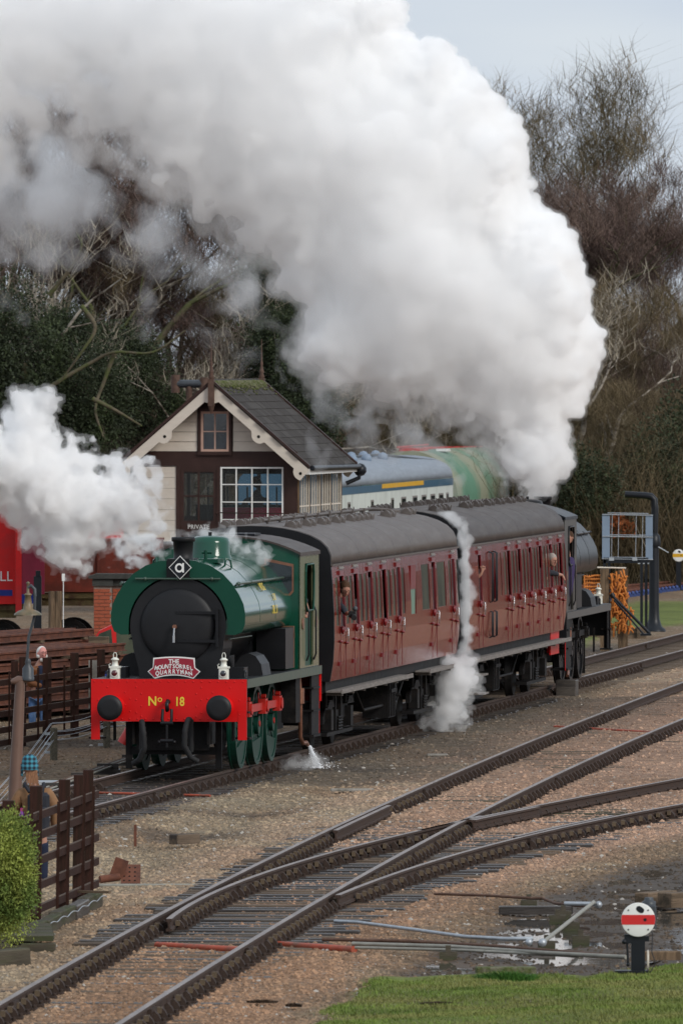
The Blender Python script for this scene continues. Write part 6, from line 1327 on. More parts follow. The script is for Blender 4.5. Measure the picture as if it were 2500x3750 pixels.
m = MB(); m.box(-.08,.20,-.32,-.14,sh-.55,sh-.02,0,None,.04); m.obj('bag', M['charcoal'], bp2); m = MB(); m.box(-.05,.17,-.36,-.32,sh-.52,sh-.2,0,None,.02); m.tube([(-.03,-.22,sh-.03),(.0,-.22,sh+.02),(.06,-.22,sh+.02),(.09,-.22,sh-.03)],.012,6); m.obj('pocket', M['charcoal'], bp2)
for s in (-1,1): m = MB(); m.tube([(.025+s*.08,-.15,sh-.02),(.0+s*.12,-.10,sh+.08),(s*.12,.02,sh+.085),(s*.13,.1,sh-.0)],.024,6); m.obj('strap', M['charcoal'], bp2)
m = MB(); m.tube([(-.155,-.2,sh-.45),(-.155,-.2,sh-.29),(-.155,-.2,sh-.26)],[.036,.036,.02],10); m.tube([(-.155,-.2,sh-.26),(-.155,-.2,sh-.22)],.022,10,1); o = m.obj('drink_bottle', [M['purple'],M['magenta']]); o.location = (WX,WY,-.2); tag(o, 'purple drink bottle with pink cap in the backpack side pocket', 'bottle')
# old man leaning behind the far fence
OY = 207.5; OX = atx(150,OY); t = thing('person', 'white bearded man in brown leather jacket stooping behind the fence', 'person', (OX,OY,-.2), 0)
hz = atz(2392,OY)+.2; q = lambda px, py: ((px-150)*OY/FL, atz(py,OY)+.2)
sx0, sz0 = q(128,2440)
skin('body', [(-.10,0,sz0-.55,.08,.08),(-.09,0,sz0-.2,.09,.07),(-.06,-.02,sz0,.07,.06),(.02,-.06,hz-.1,.045)],[(0,1),(1,2),(2,3)], M['skin'], t)
skin('jacket', [(-.16,0,sz0-.42,.15,.13),(-.14,0,sz0-.2,.16,.14),(-.09,-.02,sz0+.03,.14,.12),(-.20,-.12,sz0-.05,.09),(-.20,-.2,sz0-.28,.075),(-.05,-.28,sz0-.34,.055),(.04,-.3,sz0-.35,.05),(.1,.05,sz0-.0,.09),(.16,-.1,sz0-.26,.07)],[(0,1),(1,2),(2,3),(3,4),(4,5),(5,6),(2,7),(7,8)], M['leather'], t)
skin('shirt', [(.02,-.06,sz0-.5,.13,.1),(.0,-.09,sz0-.2,.11,.08),(-.0,-.08,sz0+.03,.09,.07)],[(0,1),(1,2)], M['navy'], t)
skin('jeans', [(-.06,0,sz0-.48,.15,.12),(-.13,0,sz0-.62,.1),(-.15,0,.42,.08),(-.15,0,.06,.07),(.05,0,sz0-.62,.1),(.05,.04,.42,.08),(.05,.04,.06,.07)],[(0,1),(1,2),(2,3),(0,4),(4,5),(5,6)], M['jeans'], t)
skin('hand', [(.07,-.31,sz0-.35,.03),(.13,-.33,sz0-.37,.035,.02),(.18,-.35,sz0-.38,.014),(.175,-.34,sz0-.40,.012),(.14,-.34,sz0-.34,.012)],[(0,1),(1,2),(1,3),(1,4)], M['skin'], t)
pinkskin = pm('ruddy_skin',(.68,.3,.26),.55,0,.1,10)
T = head(t, (.03,-.08,hz), R(25), R(28), pinkskin, M['hair_white'], 'white', 1.0)
m = MB()
for s in (-1,1): m.tube([T@Vector((s*.035+.022*math.cos(a),-.095,.075+.016*math.sin(a))) for a in np.linspace(0,2*PI,9)],.004,5)
m.obj('glasses', M['ironblack'], t)
# blue clothed worker behind the engine
WKY = 213; t = thing('person', 'person in blue overalls mostly hidden behind the black smokebox', 'person', (atx(398,WKY),WKY,-.2), 0); zc = atz(2385,WKY)-.24
skin('body', [(0,0,zc-.5,.12),(0,0,zc-.1,.14,.1),(0,0,zc+.12,.05),(-.08,0,.4,.07),(-.08,0,.05,.05),(.08,0,.4,.07),(.08,0,.05,.05)],[(0,1),(1,2),(0,3),(3,4),(0,5),(5,6)], M['navy'], t)
blu = pm('blue_overalls',(.03,.05,.2),.8,0,.3,8)
skin('jacket', [(.05,0,zc-.35,.15,.12),(.05,0,zc-.02,.15,.11),(-.08,0,zc-.02,.08),(-.12,-.05,zc-.25,.065)],[(0,1),(1,2),(2,3)], blu, t); head(t, (.12,0,zc+.2), 0, R(10), M['skin'], M['hair_brown'], 'short')
# passengers: the coach frame of reference
def cpos(yO, x, y, z): return tpos(yO)+Matrix.Rotation(TH,4,'Z')@Vector((x,y,z))
def passenger(label, yO, y, hzw, out, yaw, pitch, hair, style, top, arm=None, hands=True):
    t = thing('person', label, 'person', cpos(yO,1.05,y,1.2), TH); hz = hzw-1.2
    skin('body', [(0,0,.1,.13,.1),(0.05,0,hz-.45,.14,.1),(.14,-.0,hz-.22,.10,.09),(out-.02,-.0,hz-.06,.05),(.1,0,-.0,.09)],[(0,1),(1,2),(2,3),(0,4)], M['skin'], t)
    skin('shirt', [(0,0,.2,.15,.12),(.06,0,hz-.45,.155,.115),(.16,0,hz-.22,.12,.1),(out-.1,0,hz-.13,.085)],[(0,1),(1,2),(2,3)], top, t)
    head(t, (out,-.02,hz), yaw, pitch, M['skin'], hair, style)
    if arm:
        skin('sleeve', [(.2,0,hz-.24,.07),arm[0]+(.06,),arm[1]+(.05,)],[(0,1),(1,2)], top, t)
        skin('forearm', [arm[1]+(.04,),arm[2]+(.028,),tuple(Vector(arm[2])+Vector((.02,-.02,-.03)))+(.036,.022)]+[tuple(Vector(arm[2])+Vector((.03+.012*k,-.07,-.05-.018*k)))+(.012,) for k in range(4)]+[tuple(Vector(arm[2])+Vector((.04,-.0,-.08)))+(.012,)],[(0,1),(1,2)]+[(2,3+k) for k in range(5)], M['skin'], t)
    return t
y1 = ypx(1264,O1); tph = passenger('brown haired passenger leaning out of the first coach window with a camera', O1, y1, atz(2145,193), .38, R(25), R(30), M['hair_brown'], 'short', M['charcoal'], ((.34,-.08,1.2),(.42,-.2,1.08),(.48,-.42,1.12)))
t = thing('camera', 'black camera with fluffy microphone held out of the coach window', 'camera', cpos(O1,1.05+.56,y1-.5,atz(2235,193)), TH)
m = MB(); m.box(-.06,.06,-.03,.03,-.05,.05,0,None,.008); m.tube([(.02,-.03,-.03),(.05,-.16,-.06)],.045,12); m.obj('camera_body', M['rubber'], t); m = MB(); m.ball((.05,0,.09),.045,10); m.obj('microphone', M['lampbase'], t)
y2 = ypx(2024,O2)
passenger('grey haired passenger leaning from the last coach with clasped hands', O2, y2, atz(2050,223), .36, R(45), R(8), pm('grey_hair',(.35,.3,.27),.8), 'short', M['charcoal'], ((.34,.15,1.16),(.42,.45,1.12),(.46,.85,1.1)))
y3 = ypx(1765,O2); t = thing('person', 'person inside the brake coach waving a hand out of the window', 'person', cpos(O2,.62,y3,1.2), TH); zq = atz(2088,212)-1.2
skin('body', [(-.1,0,.0,.13),(-.1,0,.8,.14,.1),(-.1,0,1.05,.05),(.1,0,.85,.06),(.62,0,zq-.2,.045),(.79,-.02,zq-.04,.03),(.81,-.02,zq+.03,.04,.022)]+[(.81+.03*k-.04,-.04,zq+.12-.012*abs(k-1.5),.013) for k in range(4)]+[(.86,.04,zq+.06,.014)],[(0,1),(1,2),(1,3),(3,4),(4,5),(5,6)]+[(6,7+k) for k in range(5)], M['skin'], t); head(t, (-.1,0,1.2), R(70), 0, M['skin'], M['hair_brown'], 'short')
# driver of the green engine: only shoulder and arm show
t = thing('person', 'driver in dark shirt with bare arm resting in the green cab opening', 'person', eloc(.85,7.2,1.6), ER)
skin('body', [(0,0,.3,.14,.12),(0,0,.95,.15,.12),(0,0,1.25,.055),(.24,.0,1.05,.07),(.33,-.02,.80,.05),(.35,-.25,.74,.04),(.35,-.33,.72,.03),(-.08,0,-.0,.08),(.08,0,-.0,.08)],[(0,1),(1,2),(1,3),(3,4),(4,5),(5,6),(0,7),(0,8)], M['skin'], t)
skin('shirt', [(0,0,.3,.16,.14),(0,0,.98,.17,.13),(.22,.0,1.06,.09),(.31,-.0,.92,.07)],[(0,1),(1,2),(2,3)], M['charcoal'], t); head(t, (0,-.05,1.42), R(30), 0, M['skin'], M['hair_brown'], 'short')
t = thing('person', 'driver in purple overalls leaning in the black engine cab', 'person', tpos(228.1)+Vector((1.0,0,1.6)), TH)
skin('body', [(0,0,.2,.14,.12),(0.08,0,.9,.15,.12),(.1,0,1.2,.055),(-.08,0,-.05,.08),(.08,0,-.05,.08)],[(0,1),(1,2),(0,3),(0,4)], M['skin'], t); skin('overalls', [(.05,0,.1,.17,.15),(.12,0,.6,.17,.15),(.16,0,1.0,.15,.12)],[(0,1),(1,2)], M['purplecloth'], t); head(t, (.14,0,1.36), R(-20), 0, M['skin'], M['hair_brown'], 'short')
t = thing('person', 'signaller seen in silhouette through the signal box window', 'person', (-2.77+.9,251.5,2.5), 0)
skin('body', [(0,0,.0,.1),(0,0,.55,.14,.1),(0,0,.95,.16,.1),(0,0,1.15,.055),(-.25,0,.9,.06),(-.35,-.2,.65,.05),(.25,0,.9,.06),(.3,-.2,.6,.05)],[(0,1),(1,2),(2,3),(2,4),(4,5),(2,6),(6,7)], M['charcoal'], t); head(t, (0,0,1.3), R(60), 0, M['dark'], M['hair_brown'], 'short')  # silhouette put into the colour: head dark instead of skin
# water running from the injector pipe
r7 = np.random.default_rng(9); wp = eloc(1.15,7.5,.2); n = 1500; u = r7.random(n)**.8; zz = .2-.38*u*1.0; px3 = wp.x+.02+.14*u+r7.normal(size=n)*.012*(1+2*u); py3 = wp.y-.05+r7.normal(size=n)*.02
px3 = np.concatenate([px3, wp.x+.16+r7.normal(size=260)*.13]); py3 = np.concatenate([py3, wp.y-.1+r7.normal(size=260)*.3]); zz = np.concatenate([zz, -.17+np.abs(r7.normal(size=260))*.07])
n = len(zz); s = .003+.006*r7.random(n); base = np.array([(1,0,-.5),(-.5,.87,-.5),(-.5,-.87,-.5),(0,0,1.6)])
V = np.stack([px3,py3,zz],1)[:,None,:]+base[None]*s[:,None,None]; Ft = np.array([(0,2,1),(0,1,3),(1,2,3),(2,0,3)])[None]+(np.arange(n)*4)[:,None,None]
tag(npmesh('water_drops', V.reshape(-1,3), Ft.reshape(-1,3), pm('white_water',(.8,.82,.85),.2,0,.05)), 'white water splashing from the pipe onto the ballast', 'water', kind='stuff')
# ================================================================ woodland behind
HB = 372.0
def hillh(x, y): 
    b = 3.2+2.2*np.clip((-x-0)/10,0,1)+1.6*np.clip((x-2)/8,0,1)
    return -.2+np.clip((y-338+2.5*np.sin(x*.7))/34,0,1)**.8*b
hx = np.concatenate([np.linspace(-60,-16,20),np.linspace(-15,15,80),np.linspace(16,60,20)]); hy = np.linspace(322,520,60); HX, HY_ = np.meshgrid(hx,hy)
HZ = hillh(HX,HY_)+.5*(fbm(HX.ravel(),HY_.ravel(),41,.5).reshape(HX.shape)-.5)-.3*(HY_<330)
i2 = np.arange((len(hy)-1)*len(hx)).reshape(len(hy)-1,len(hx))[:,:-1].ravel(); nxh = len(hx)
struct(npmesh('embankment', np.stack([HX.ravel(),HY_.ravel(),HZ.ravel()],1), np.stack([i2,i2+1,i2+1+nxh,i2+nxh],1), pm('leaf_litter',(.06,.047,.035),.95,0,.4,1.5,.5), smooth=True))
def strands(n, r, box, h0, h1, seed, w_=.012, lean=.35, seg=4, base=None, up=1.0):
    rg = np.random.default_rng(seed)
    if base is None:
        x = box[0]+(box[1]-box[0])*rg.random(n); y = box[2]+(box[3]-box[2])*rg.random(n); b = np.stack([x,y,hillh(x,y)],1)
    else: b = base[rg.integers(0,len(base),n)] if len(base) != n else base
    h = h0+(h1-h0)*rg.random(n); a = rg.random(n)*2*PI; L = rg.normal(size=n)*lean
    d = np.stack([np.cos(a)*L, np.sin(a)*L, np.full(n,up)],1); curve = rg.normal(size=(n,3))*.35; curve[:,2] *= .3
    P_ = [b]
    for k in range(seg): P_.append(P_[-1]+(d+curve*(k/seg))*(h/seg)[:,None]+rg.normal(size=(n,3))*.04*h[:,None]/seg*2)
    P_ = np.stack(P_,1); aa = rg.random(n)*PI; sd2 = np.stack([np.cos(aa),np.sin(aa),0*aa],1)
    ww = w_*(1-np.arange(seg+1)/(seg+.3))[None,:,None]*(.6+.8*rg.random(n))[:,None,None]
    V = np.stack([P_-sd2[:,None]*ww, P_+sd2[:,None]*ww],2).reshape(n,-1,3); k = (seg+1)*2
    F = np.concatenate([np.stack([np.arange(n)*k+2*i, np.arange(n)*k+2*i+1, np.arange(n)*k+2*i+3, np.arange(n)*k+2*i+2],1) for i in range(seg)])
    return V.reshape(-1,3), F, P_
def joined(name, lst, mat, label, cat, kind='stuff'):
    o = 0; V=[];F=[]
    for v,f in lst: V.append(v); F.append(f+o); o += len(v)
    return tag(npmesh(name, np.concatenate(V), np.concatenate(F), mat, kind=kind), label, cat, kind=kind)
def thicket(n, box, h0, h1, seed, w_, mat, label, tw=4):
    v, f, P_ = strands(n, 0, box, h0, h1, seed, w_, .7, 5)
    tips = P_[:,1:].reshape(-1,3); rg = np.random.default_rng(seed+1); b = tips[rg.integers(0,len(tips),n*tw)]
    v2, f2, _ = strands(len(b), 0, None, .4, 1.3, seed+2, w_*.55, 1.3, 3, b, .35)
    joined('thicket', [(v,f),(v2,f2)], mat, label, 'undergrowth')
# ----- bare trees with recursive limbs
def bare_tree(seed, ht, spread, lev=5, split=(2,3), trunk=.16, up=.25, twigs=5000, stems=1, tw_len=.55, wob=.12, first=.28):
    r = random.Random(seed); segs = []; tips = []
    def grow(p, d, l, rad, k):
        pts = [p]; rs = [rad]; n = 4 if k else 6
        for i in range(n):
            d = (d+Vector((r.gauss(0,wob),r.gauss(0,wob),r.gauss(0,wob*.5)+up*.12))).normalized(); p = p+d*(l/n); pts.append(p); rs.append(rad*(1-.38*(i+1)/n))
        segs.append((pts,rs,7 if k < 2 else (5 if k < 3 else 3)))
        if k >= lev: tips.extend(pts[1:]); return
        if k >= lev-1: tips.extend(pts[2:])
        for j in range(r.randint(*split)+ (1 if k < 1 else 0)):
            a = r.uniform(0,2*PI); sp_ = spread*(.7+.6*r.random()); o = d.orthogonal().normalized(); o.rotate(Matrix.Rotation(a,3,d)); nd = (d*math.cos(sp_)+o*math.sin(sp_)).normalized()
            i = r.randint(n//2,n) if j else n
            grow(pts[i], nd, l*(.62+.22*r.random()), rs[i]*(.62 if j else .8), k+1)
    for s in range(stems):
        grow(Vector((r.uniform(-.3,.3)*(stems>1),r.uniform(-.3,.3)*(stems>1),0)), Vector((r.gauss(0,.08)*(1+stems),r.gauss(0,.08)*(1+stems),1)).normalized(), ht*first, trunk, 0)
    m = MB()
    for pts, rs, n in segs: m.tube(pts, rs, n, cap=False)
    tb = np.array([tuple(t) for t in tips]); cen_ = tb.mean(0); tb = tb[np.random.default_rng(seed).integers(0,len(tb),twigs)]+np.random.default_rng(seed+9).normal(size=(twigs,3))*.13; v, f, _ = strands(twigs, 0, None, tw_len*.5, tw_len*1.6, seed, .0085, .75, 4, tb, .55)
    mx_ = max(p.z for pts,_,_ in segs for p in pts); return m, (v, f), (mx_, cen_)
def axis_tree(seed, ht, trunk, twigs, tw_len):
    r = random.Random(seed); segs = []; tips = []
    def axis(p, d, L, rad, lev):
        n = (12,9,7,5,4)[lev]; pts = [p]; rs = [rad]; dirs = [d]
        for i in range(n):
            d = (d+Vector((r.gauss(0,.09),r.gauss(0,.09),r.gauss(0,.05)+(.0,.055,.05,.04,.03)[lev]))).normalized(); p = p+d*(L/n); pts.append(p); dirs.append(d); rs.append(rad*(1-.85*(i+1)/n)+.004)
        segs.append((pts,rs,(8,6,4,3,3)[lev]))
        if lev >= 3: tips.extend(pts[1:])
        if lev == 4: return
        st = (.22,.18,.15,.15)[lev]; phase = r.uniform(0,6)
        for i in range(1,n+1):
            t = i/n
            if t < st: continue
            for q in range((2,1,2,1)[lev]):
                phase += 2.4+r.uniform(-.4,.4); a = (.8,.66,.6,.6)[lev]*(1-.35*t)+r.uniform(-.12,.12)
                o = dirs[i].orthogonal().normalized(); o.rotate(Matrix.Rotation(phase,3,dirs[i])); nd = (dirs[i]*math.cos(a)+o*math.sin(a)).normalized()
                if nd.z < -.1: nd.z = abs(nd.z)*.3; nd.normalize()
                l = L*(.72,.5,.45,.5)[lev]*(1.1-.62*t)*r.uniform(.75,1.15); axis(pts[i], nd, l, rs[i]*(.6 if lev else .42)+.003, lev+1)
    axis(Vector((0,0,0)), Vector((-.04,0,1)).normalized(), ht, trunk, 0)
    m = MB()
    for pts, rs, n in segs: m.tube(pts, rs, n, cap=False)
    tb = np.array([tuple(t) for t in tips]); mx_ = tb[:,2].max(); cen_ = tb.mean(0); tb = tb[np.random.default_rng(seed).integers(0,len(tb),twigs)]
    v, f, _ = strands(twigs, 0, None, tw_len*.5, tw_len*1.6, seed, .0085, .5, 3, tb, .6); return m, (v, f), (mx_, cen_)
VAR = []
def tree_variant(seed, bark, tw, **k):
    m, (v,f), mx_ = (axis_tree if 'ax' in k else bare_tree)(seed, **{a:b for a,b in k.items() if a != 'ax'}); o = m.obj('trunk', bark); tm = o.data; bpy.data.objects.remove(o); o = npmesh('crown', v, f, tw); cm = o.data; bpy.data.objects.remove(o); return tm, cm, mx_
def place_tree(var, px, Y, ztop, label, grp, rz=None, name='bare_tree', zb=None):
    tm, cm, (mx_, cen_) = var; x = atx(px,Y); zb = float(hillh(np.array([x]),np.array([Y]))[0]) if zb is None else zb; s = (ztop-zb)/mx_
    t = thing(name, label, 'tree', (x,Y,zb-.1), rnd.uniform(0,6) if rz is None else rz, grp); t.scale = (s,s,s); link('trunk', tm, t); link('crown', cm, t); return t
b1 = tree_variant(3, M['bark'], M['twig_a'], ht=11, spread=.55, lev=5, twigs=9000, trunk=.2)
b2 = tree_variant(8, M['birch'], M['twig_a'], ht=11, spread=.42, lev=5, twigs=9000, trunk=.15, up=.5)
b3 = tree_variant(14, M['bark'], M['twig_b'], ht=10, spread=.62, lev=5, twigs=9000, trunk=.2)
b4 = tree_variant(21, M['birch'], M['twig_b'], ht=10, spread=.5, lev=5, twigs=8000, trunk=.14, stems=2)
big = tree_variant(37, M['bark'], M['twig_b'], ht=15, spread=.44, lev=6, split=(2,3), twigs=9000, trunk=.24, up=.16, tw_len=.75, wob=.075, first=.24)
place_tree(big, 2440, 392, atz(185,392), 'tall bare tree rising above the woodland at right', None, rz=PI-math.atan2(big[2][1][1],big[2][1][0]), name='bare_tree', zb=1.5).scale.x *= 1.25
LT = [(-30,352,330,b1),(60,346,420,b2),(150,356,300,b1),(255,350,360,b2),(330,344,520,b1),(430,352,440,b3),(520,348,640,b2),(610,354,600,b1),(700,350,760,b2),(790,346,840,b3),(880,352,890,b1),(960,350,905,b3),(1030,344,925,b1),
      (1100,352,1000,b3),(1180,350,1100,b3),(1280,354,1180,b4),(1380,350,1250,b3),(1480,352,1250,b4),(1600,356,1100,b3),(1720,358,980,b4),(1840,356,860,b3)]
lab_l = ['leftmost bare tree of the wood behind the steam','white barked birch behind the steam at far left','tall dark tree above the left cloud of steam','birch with pale trunk above the left steam','mossy tree in the wood above the left steam','bare tree left of the signal box chimney','birch behind the signal box stove pipe','bare tree just left of the signal box ridge','slim birch behind the signal box finial','bare tree directly above the signal box','tree with dark top below the big steam cloud','twin topped tree right of the signal box ridge','bare tree at lower edge of the big steam cloud','bare tree beyond the signal box slate roof','low tree behind the signal box gutter','pale stemmed tree above the blue and grey coach','tree above the blue and grey coach roof','pale stemmed tree above the coach ventilators','tree behind steam above the green vehicle','pale tree hidden by the steam column','tree behind the steam column near the black chimney']
for (px_,Y_,py_,v_),lb in zip(LT,lab_l): place_tree(v_, px_, Y_, atz(py_,Y_), lb, 'bare trees of the left wood')
RT = [(1950,366,640,b2),(2020,360,600,b1),(2090,368,640,b2),(2160,362,660,b1),(2230,368,690,b2),(2310,362,700,b1),(2390,366,720,b2),(2470,362,710,b1),(2540,366,690,b2),(2050,350,1000,b3),(2180,350,1050,b4),(2300,348,1080,b3),(2420,350,1050,b4),(2530,348,1100,b3),(2110,342,1350,b3),(2260,342,1380,b4),(2400,340,1400,b3)]
lab_r = ['leftmost purple brown tree on the right hillside skyline','bare tree just right of the steam on the skyline','birch on the right skyline beside the steam','bare skyline tree left of the tall tree','birch on the right skyline under the tall tree limbs','bare skyline tree beneath the tall tree crown','birch by the tall tree trunk','bare tree right of the tall trunk','birch at the right frame edge skyline','olive tree on the slope beside the steam edge','pale stemmed tree halfway up the right slope','olive tree in the middle of the right slope','pale stemmed tree below the tall tree','olive tree low on the slope at right edge','low olive tree right of the black chimney','low pale stemmed tree above the panelled frame','low olive tree above the water crane']
for (px_,Y_,py_,v_),lb in zip(RT,lab_r): place_tree(v_, px_, Y_, atz(py_,Y_), lb, 'bare trees of the right hillside')
# white birch stems standing out
for px_,Y_,py_,lb in ((225,338,760,'white birch trunk above the left steam'),(640,337,1000,'crooked pale birch left of the signal box ridge'),(2230,340,900,'leaning pale birch stem on the right slope')):
    place_tree(tree_variant(int(px_), M['birch'], M['twig_c'], ht=9, spread=.5, lev=4, twigs=1500, trunk=.15, wob=.16), px_, Y_, atz(py_,Y_), lb, None)
# ivy clad evergreens
iv = leafcloud(18000, 2.2, .085, 5, (.9,.9,1.25), .2, 26); iv2 = leafcloud(15000, 1.8, .08, 6, (1.2,.9,.95), .2, 24)
def ivy(px, py, Y, rad, var, lb, sq=1.0):
    v,f = var; key = id(v)
    if key not in IVM: o = npmesh('ivy_mass', v, f, M['ivy']); IVM[key] = o.data; bpy.data.objects.remove(o)
    x = atx(px,Y); zc = atz(py,Y); t = thing('ivy_clad_tree', lb, 'tree', (x,Y,-.2), 0, 'ivy clad evergreens'); c = link('crown', IVM[key], t); c.location = (0,0,zc+.2); s = rad/2.2; c.scale = (s,s,s*sq); c.rotation_euler = (0,0,rnd.uniform(0,6))
    m = MB(); m.tube([(0,0,0),(.1,0,(zc+.2)*.5),(0,.1,zc+.2)],[.2,.16,.1],7); m.obj('trunk', M['bark'], t)
IVM = {}
for a in ((90,1330,333,2.0,iv,'dark ivy clad tree above the left steam cloud'),(230,1230,336,1.3,iv2,'ivy bush with bright leaves above the left steam'),(330,1480,333,1.7,iv,'ivy mass left of the signal box roof'),(20,1560,333,1.7,iv2,'dark evergreen at the left edge above the steam'),(440,1330,337,1.7,iv2,'ivy clump in the wood left of the stove pipe'),(560,1500,336,1.5,iv,'dark evergreen behind the signal box left slope'),(1010,1040,338,1.6,iv,'ivy clad tree top right of the signal box ridge',),(1060,1250,336,1.8,iv2,'ivy clad tree beside the signal box slate roof'),(1120,1490,334,1.6,iv,'bright evergreen just beyond the slate roof'),(1040,1400,338,1.7,iv,'dark ivy behind the slate roof'),(2090,1800,334,1.9,iv2,'dark laurel behind the black engine chimney'),(2440,1860,336,2.0,iv,'dark evergreen behind the water crane'),(2330,1830,337,1.7,iv2,'dark evergreen behind the panelled frame'),(2560,1750,338,2.2,iv,'evergreen at the right frame edge'),(1960,1720,338,1.4,iv,'evergreen bush behind the coach roof')):
    ivy(*a)
v,f = leafcloud(700, .55, .09, 9, (1,.6,.8), .2, 5); o = npmesh('russet_bush', v, f, M['russet']); o.location = (atx(2262,333),333,atz(1925,333)); tag(o, 'small bush of russet dead leaves seen through the panelled frame', 'bush')
# ----- thickets of brush filling the slope
xr = lambda p: atx(p,345)
thicket(7000, (xr(-120),xr(1050),338,362), 2.5, 7.0, 61, .013, M['twig_a'], 'purple brown thicket of bare twigs filling the wood at left')
thicket(4200, (xr(-120),xr(1150),331,340), 1.0, 4.5, 62, .013, M['twig_d'], 'dark bramble scrub along the foot of the left wood')
thicket(5200, (xr(1000),xr(2050),336,360), 1.2, 4.6, 63, .013, M['twig_b'], 'olive brown scrub behind the coaches')
thicket(7000, (xr(1880),xr(2650),344,366), 2.6, 7.0, 64, .013, M['twig_a'], 'purple brown thicket on the upper right slope')
thicket(7000, (xr(1880),xr(2650),333,347), 1.5, 5.2, 65, .013, M['twig_b'], 'olive brown bramble thicket on the lower right slope')
v,f,_ = strands(60, 0, (xr(-100),xr(2600),330,336), 1.5, 4.5, 71, .014, .6, 6); joined('pale_branches', [(v,f)], M['twig_c'], 'pale curved branches along the wood edge', 'branches')
# dark mossy limbs in front of the left wood
lb = thing('fallen_limb', 'long mossy limb arching across the dark wood left of the signal box', 'branch', (0,331,0))
P3 = lambda px, py, y=0: (atx(px,331),y,atz(py,331))
for k, pts in enumerate(([(0,1560),(180,1420),(330,1330),(420,1290),(560,1290),(680,1210)],[(420,1290),(380,1400),(350,1500),(380,1600)],[(180,1080),(260,980),(300,900),(280,850)],[(300,1120),(350,1200),(300,1290),(220,1400)],[(340,1460),(420,1500),(520,1560)])):
    m = MB(); sp = smooth_pts([P3(a,b,.3*math.sin(k+i)) for i,(a,b) in enumerate(pts)]); n = len(sp); m.tube(sp,[.075*(1-.7*i/n) for i in range(n)],7); m.obj('limb', M['bark'], lb)
# ================================================================ steam: closed bodies of even density, denser bodies inside thinner ones
def fftnoise(shape, vox, lmin, lmax, seed, slope=1.6):
    r = np.random.default_rng(seed); w_ = r.standard_normal(shape).astype(np.float32); Fq = np.fft.rfftn(w_)
    k = [np.fft.fftfreq(n, vox) for n in shape[:2]]+[np.fft.rfftfreq(shape[2], vox)]; kk = np.sqrt(k[0][:,None,None]**2+k[1][None,:,None]**2+k[2][None,None,:]**2)
    kk[0,0,0] = 1; A = np.where((kk > 1/lmax)&(kk < 1/lmin), kk**-(slope+.9), 0); v = np.fft.irfftn(Fq*A, s=shape).astype(np.float32); return v/v.std()
def surf_nets(F, org, vox):
    nx, ny, nz2 = F.shape; ins = F > 0
    c = np.zeros((nx-1,ny-1,nz2-1), np.int8)
    for i in (0,1):
        for j in (0,1):
            for k in (0,1): c += ins[i:nx-1+i,j:ny-1+j,k:nz2-1+k]
    act = (c > 0)&(c < 8); idx = np.full(act.shape, -1, np.int64); idx[act] = np.arange(act.sum()); I = np.argwhere(act); acc = np.zeros((len(I),3)); cnt = np.zeros(len(I))
    cor = [(i,j,k) for i in (0,1) for j in (0,1) for k in (0,1)]
    for a in cor:
        for ax in range(3):
            if a[ax]: continue
            b = list(a); b[ax] = 1; fa = F[I[:,0]+a[0],I[:,1]+a[1],I[:,2]+a[2]]; fb = F[I[:,0]+b[0],I[:,1]+b[1],I[:,2]+b[2]]; m_ = (fa > 0) != (fb > 0); t = np.where(m_, fa/(fa-fb+1e-12), 0)
            p = np.array(a, float)[None].repeat(len(I),0); p[:,ax] += t; acc[m_] += p[m_]; cnt[m_] += 1
    V = (I+acc/np.maximum(cnt,1)[:,None])*vox+np.array(org); Q = []
    for ax in range(3):
        sl0 = [slice(1,-1)]*3; 
        sh = [slice(1,n-1) for n in F.shape]; sh[ax] = slice(0,F.shape[ax]-1); sh2 = list(sh); sh2[ax] = slice(1,F.shape[ax])
        A, B = ins[tuple(sh)], ins[tuple(sh2)]; e = np.argwhere(A != B); off = np.array([1,1,1]); off[ax] = 0; g = e+off; u, v = [q for q in range(3) if q != ax]
        def cell(du, dv):
            q = g.copy(); q[:,u] -= du; q[:,v] -= dv; return idx[q[:,0],q[:,1],q[:,2]]
        quad = np.stack([cell(1,1),cell(0,1),cell(0,0),cell(1,0)],1); flip = A[tuple(e.T)] ^ (ax == 1); quad[~flip] = quad[~flip][:,::-1]; Q.append(quad)
    Q = np.concatenate(Q); Q = Q[(Q >= 0).all(1)]; return V, Q
def volmat(name, dens, col=(1,1,1), g=0.0):
    m = bpy.data.materials.new(name); m.use_nodes = True; n = m.node_tree.nodes; n.clear(); o = n.new('ShaderNodeOutputMaterial'); v = n.new('ShaderNodeVolumePrincipled')
    v.inputs['Color'].default_value = (*col,1); v.inputs['Density'].default_value = dens; v.inputs['Anisotropy'].default_value = g; m.node_tree.links.new(v.outputs[0], o.inputs['Volume']); return m
def polysd(px, py, poly):
    "signed distance in photograph pixels, positive inside"
    P_ = np.array(poly, float); d2 = np.full(px.shape, 1e18); n = len(P_)
    for i in range(n):
        a, b = P_[i], P_[(i+1)%n]; e = b-a; t = np.clip(((px-a[0])*e[0]+(py-a[1])*e[1])/(e@e+1e-9),0,1); d2 = np.minimum(d2,(px-a[0]-t*e[0])**2+(py-a[1]-t*e[1])**2)
    s = np.sqrt(d2); return np.where(inpoly(px,py,[tuple(p) for p in P_]), s, -s)
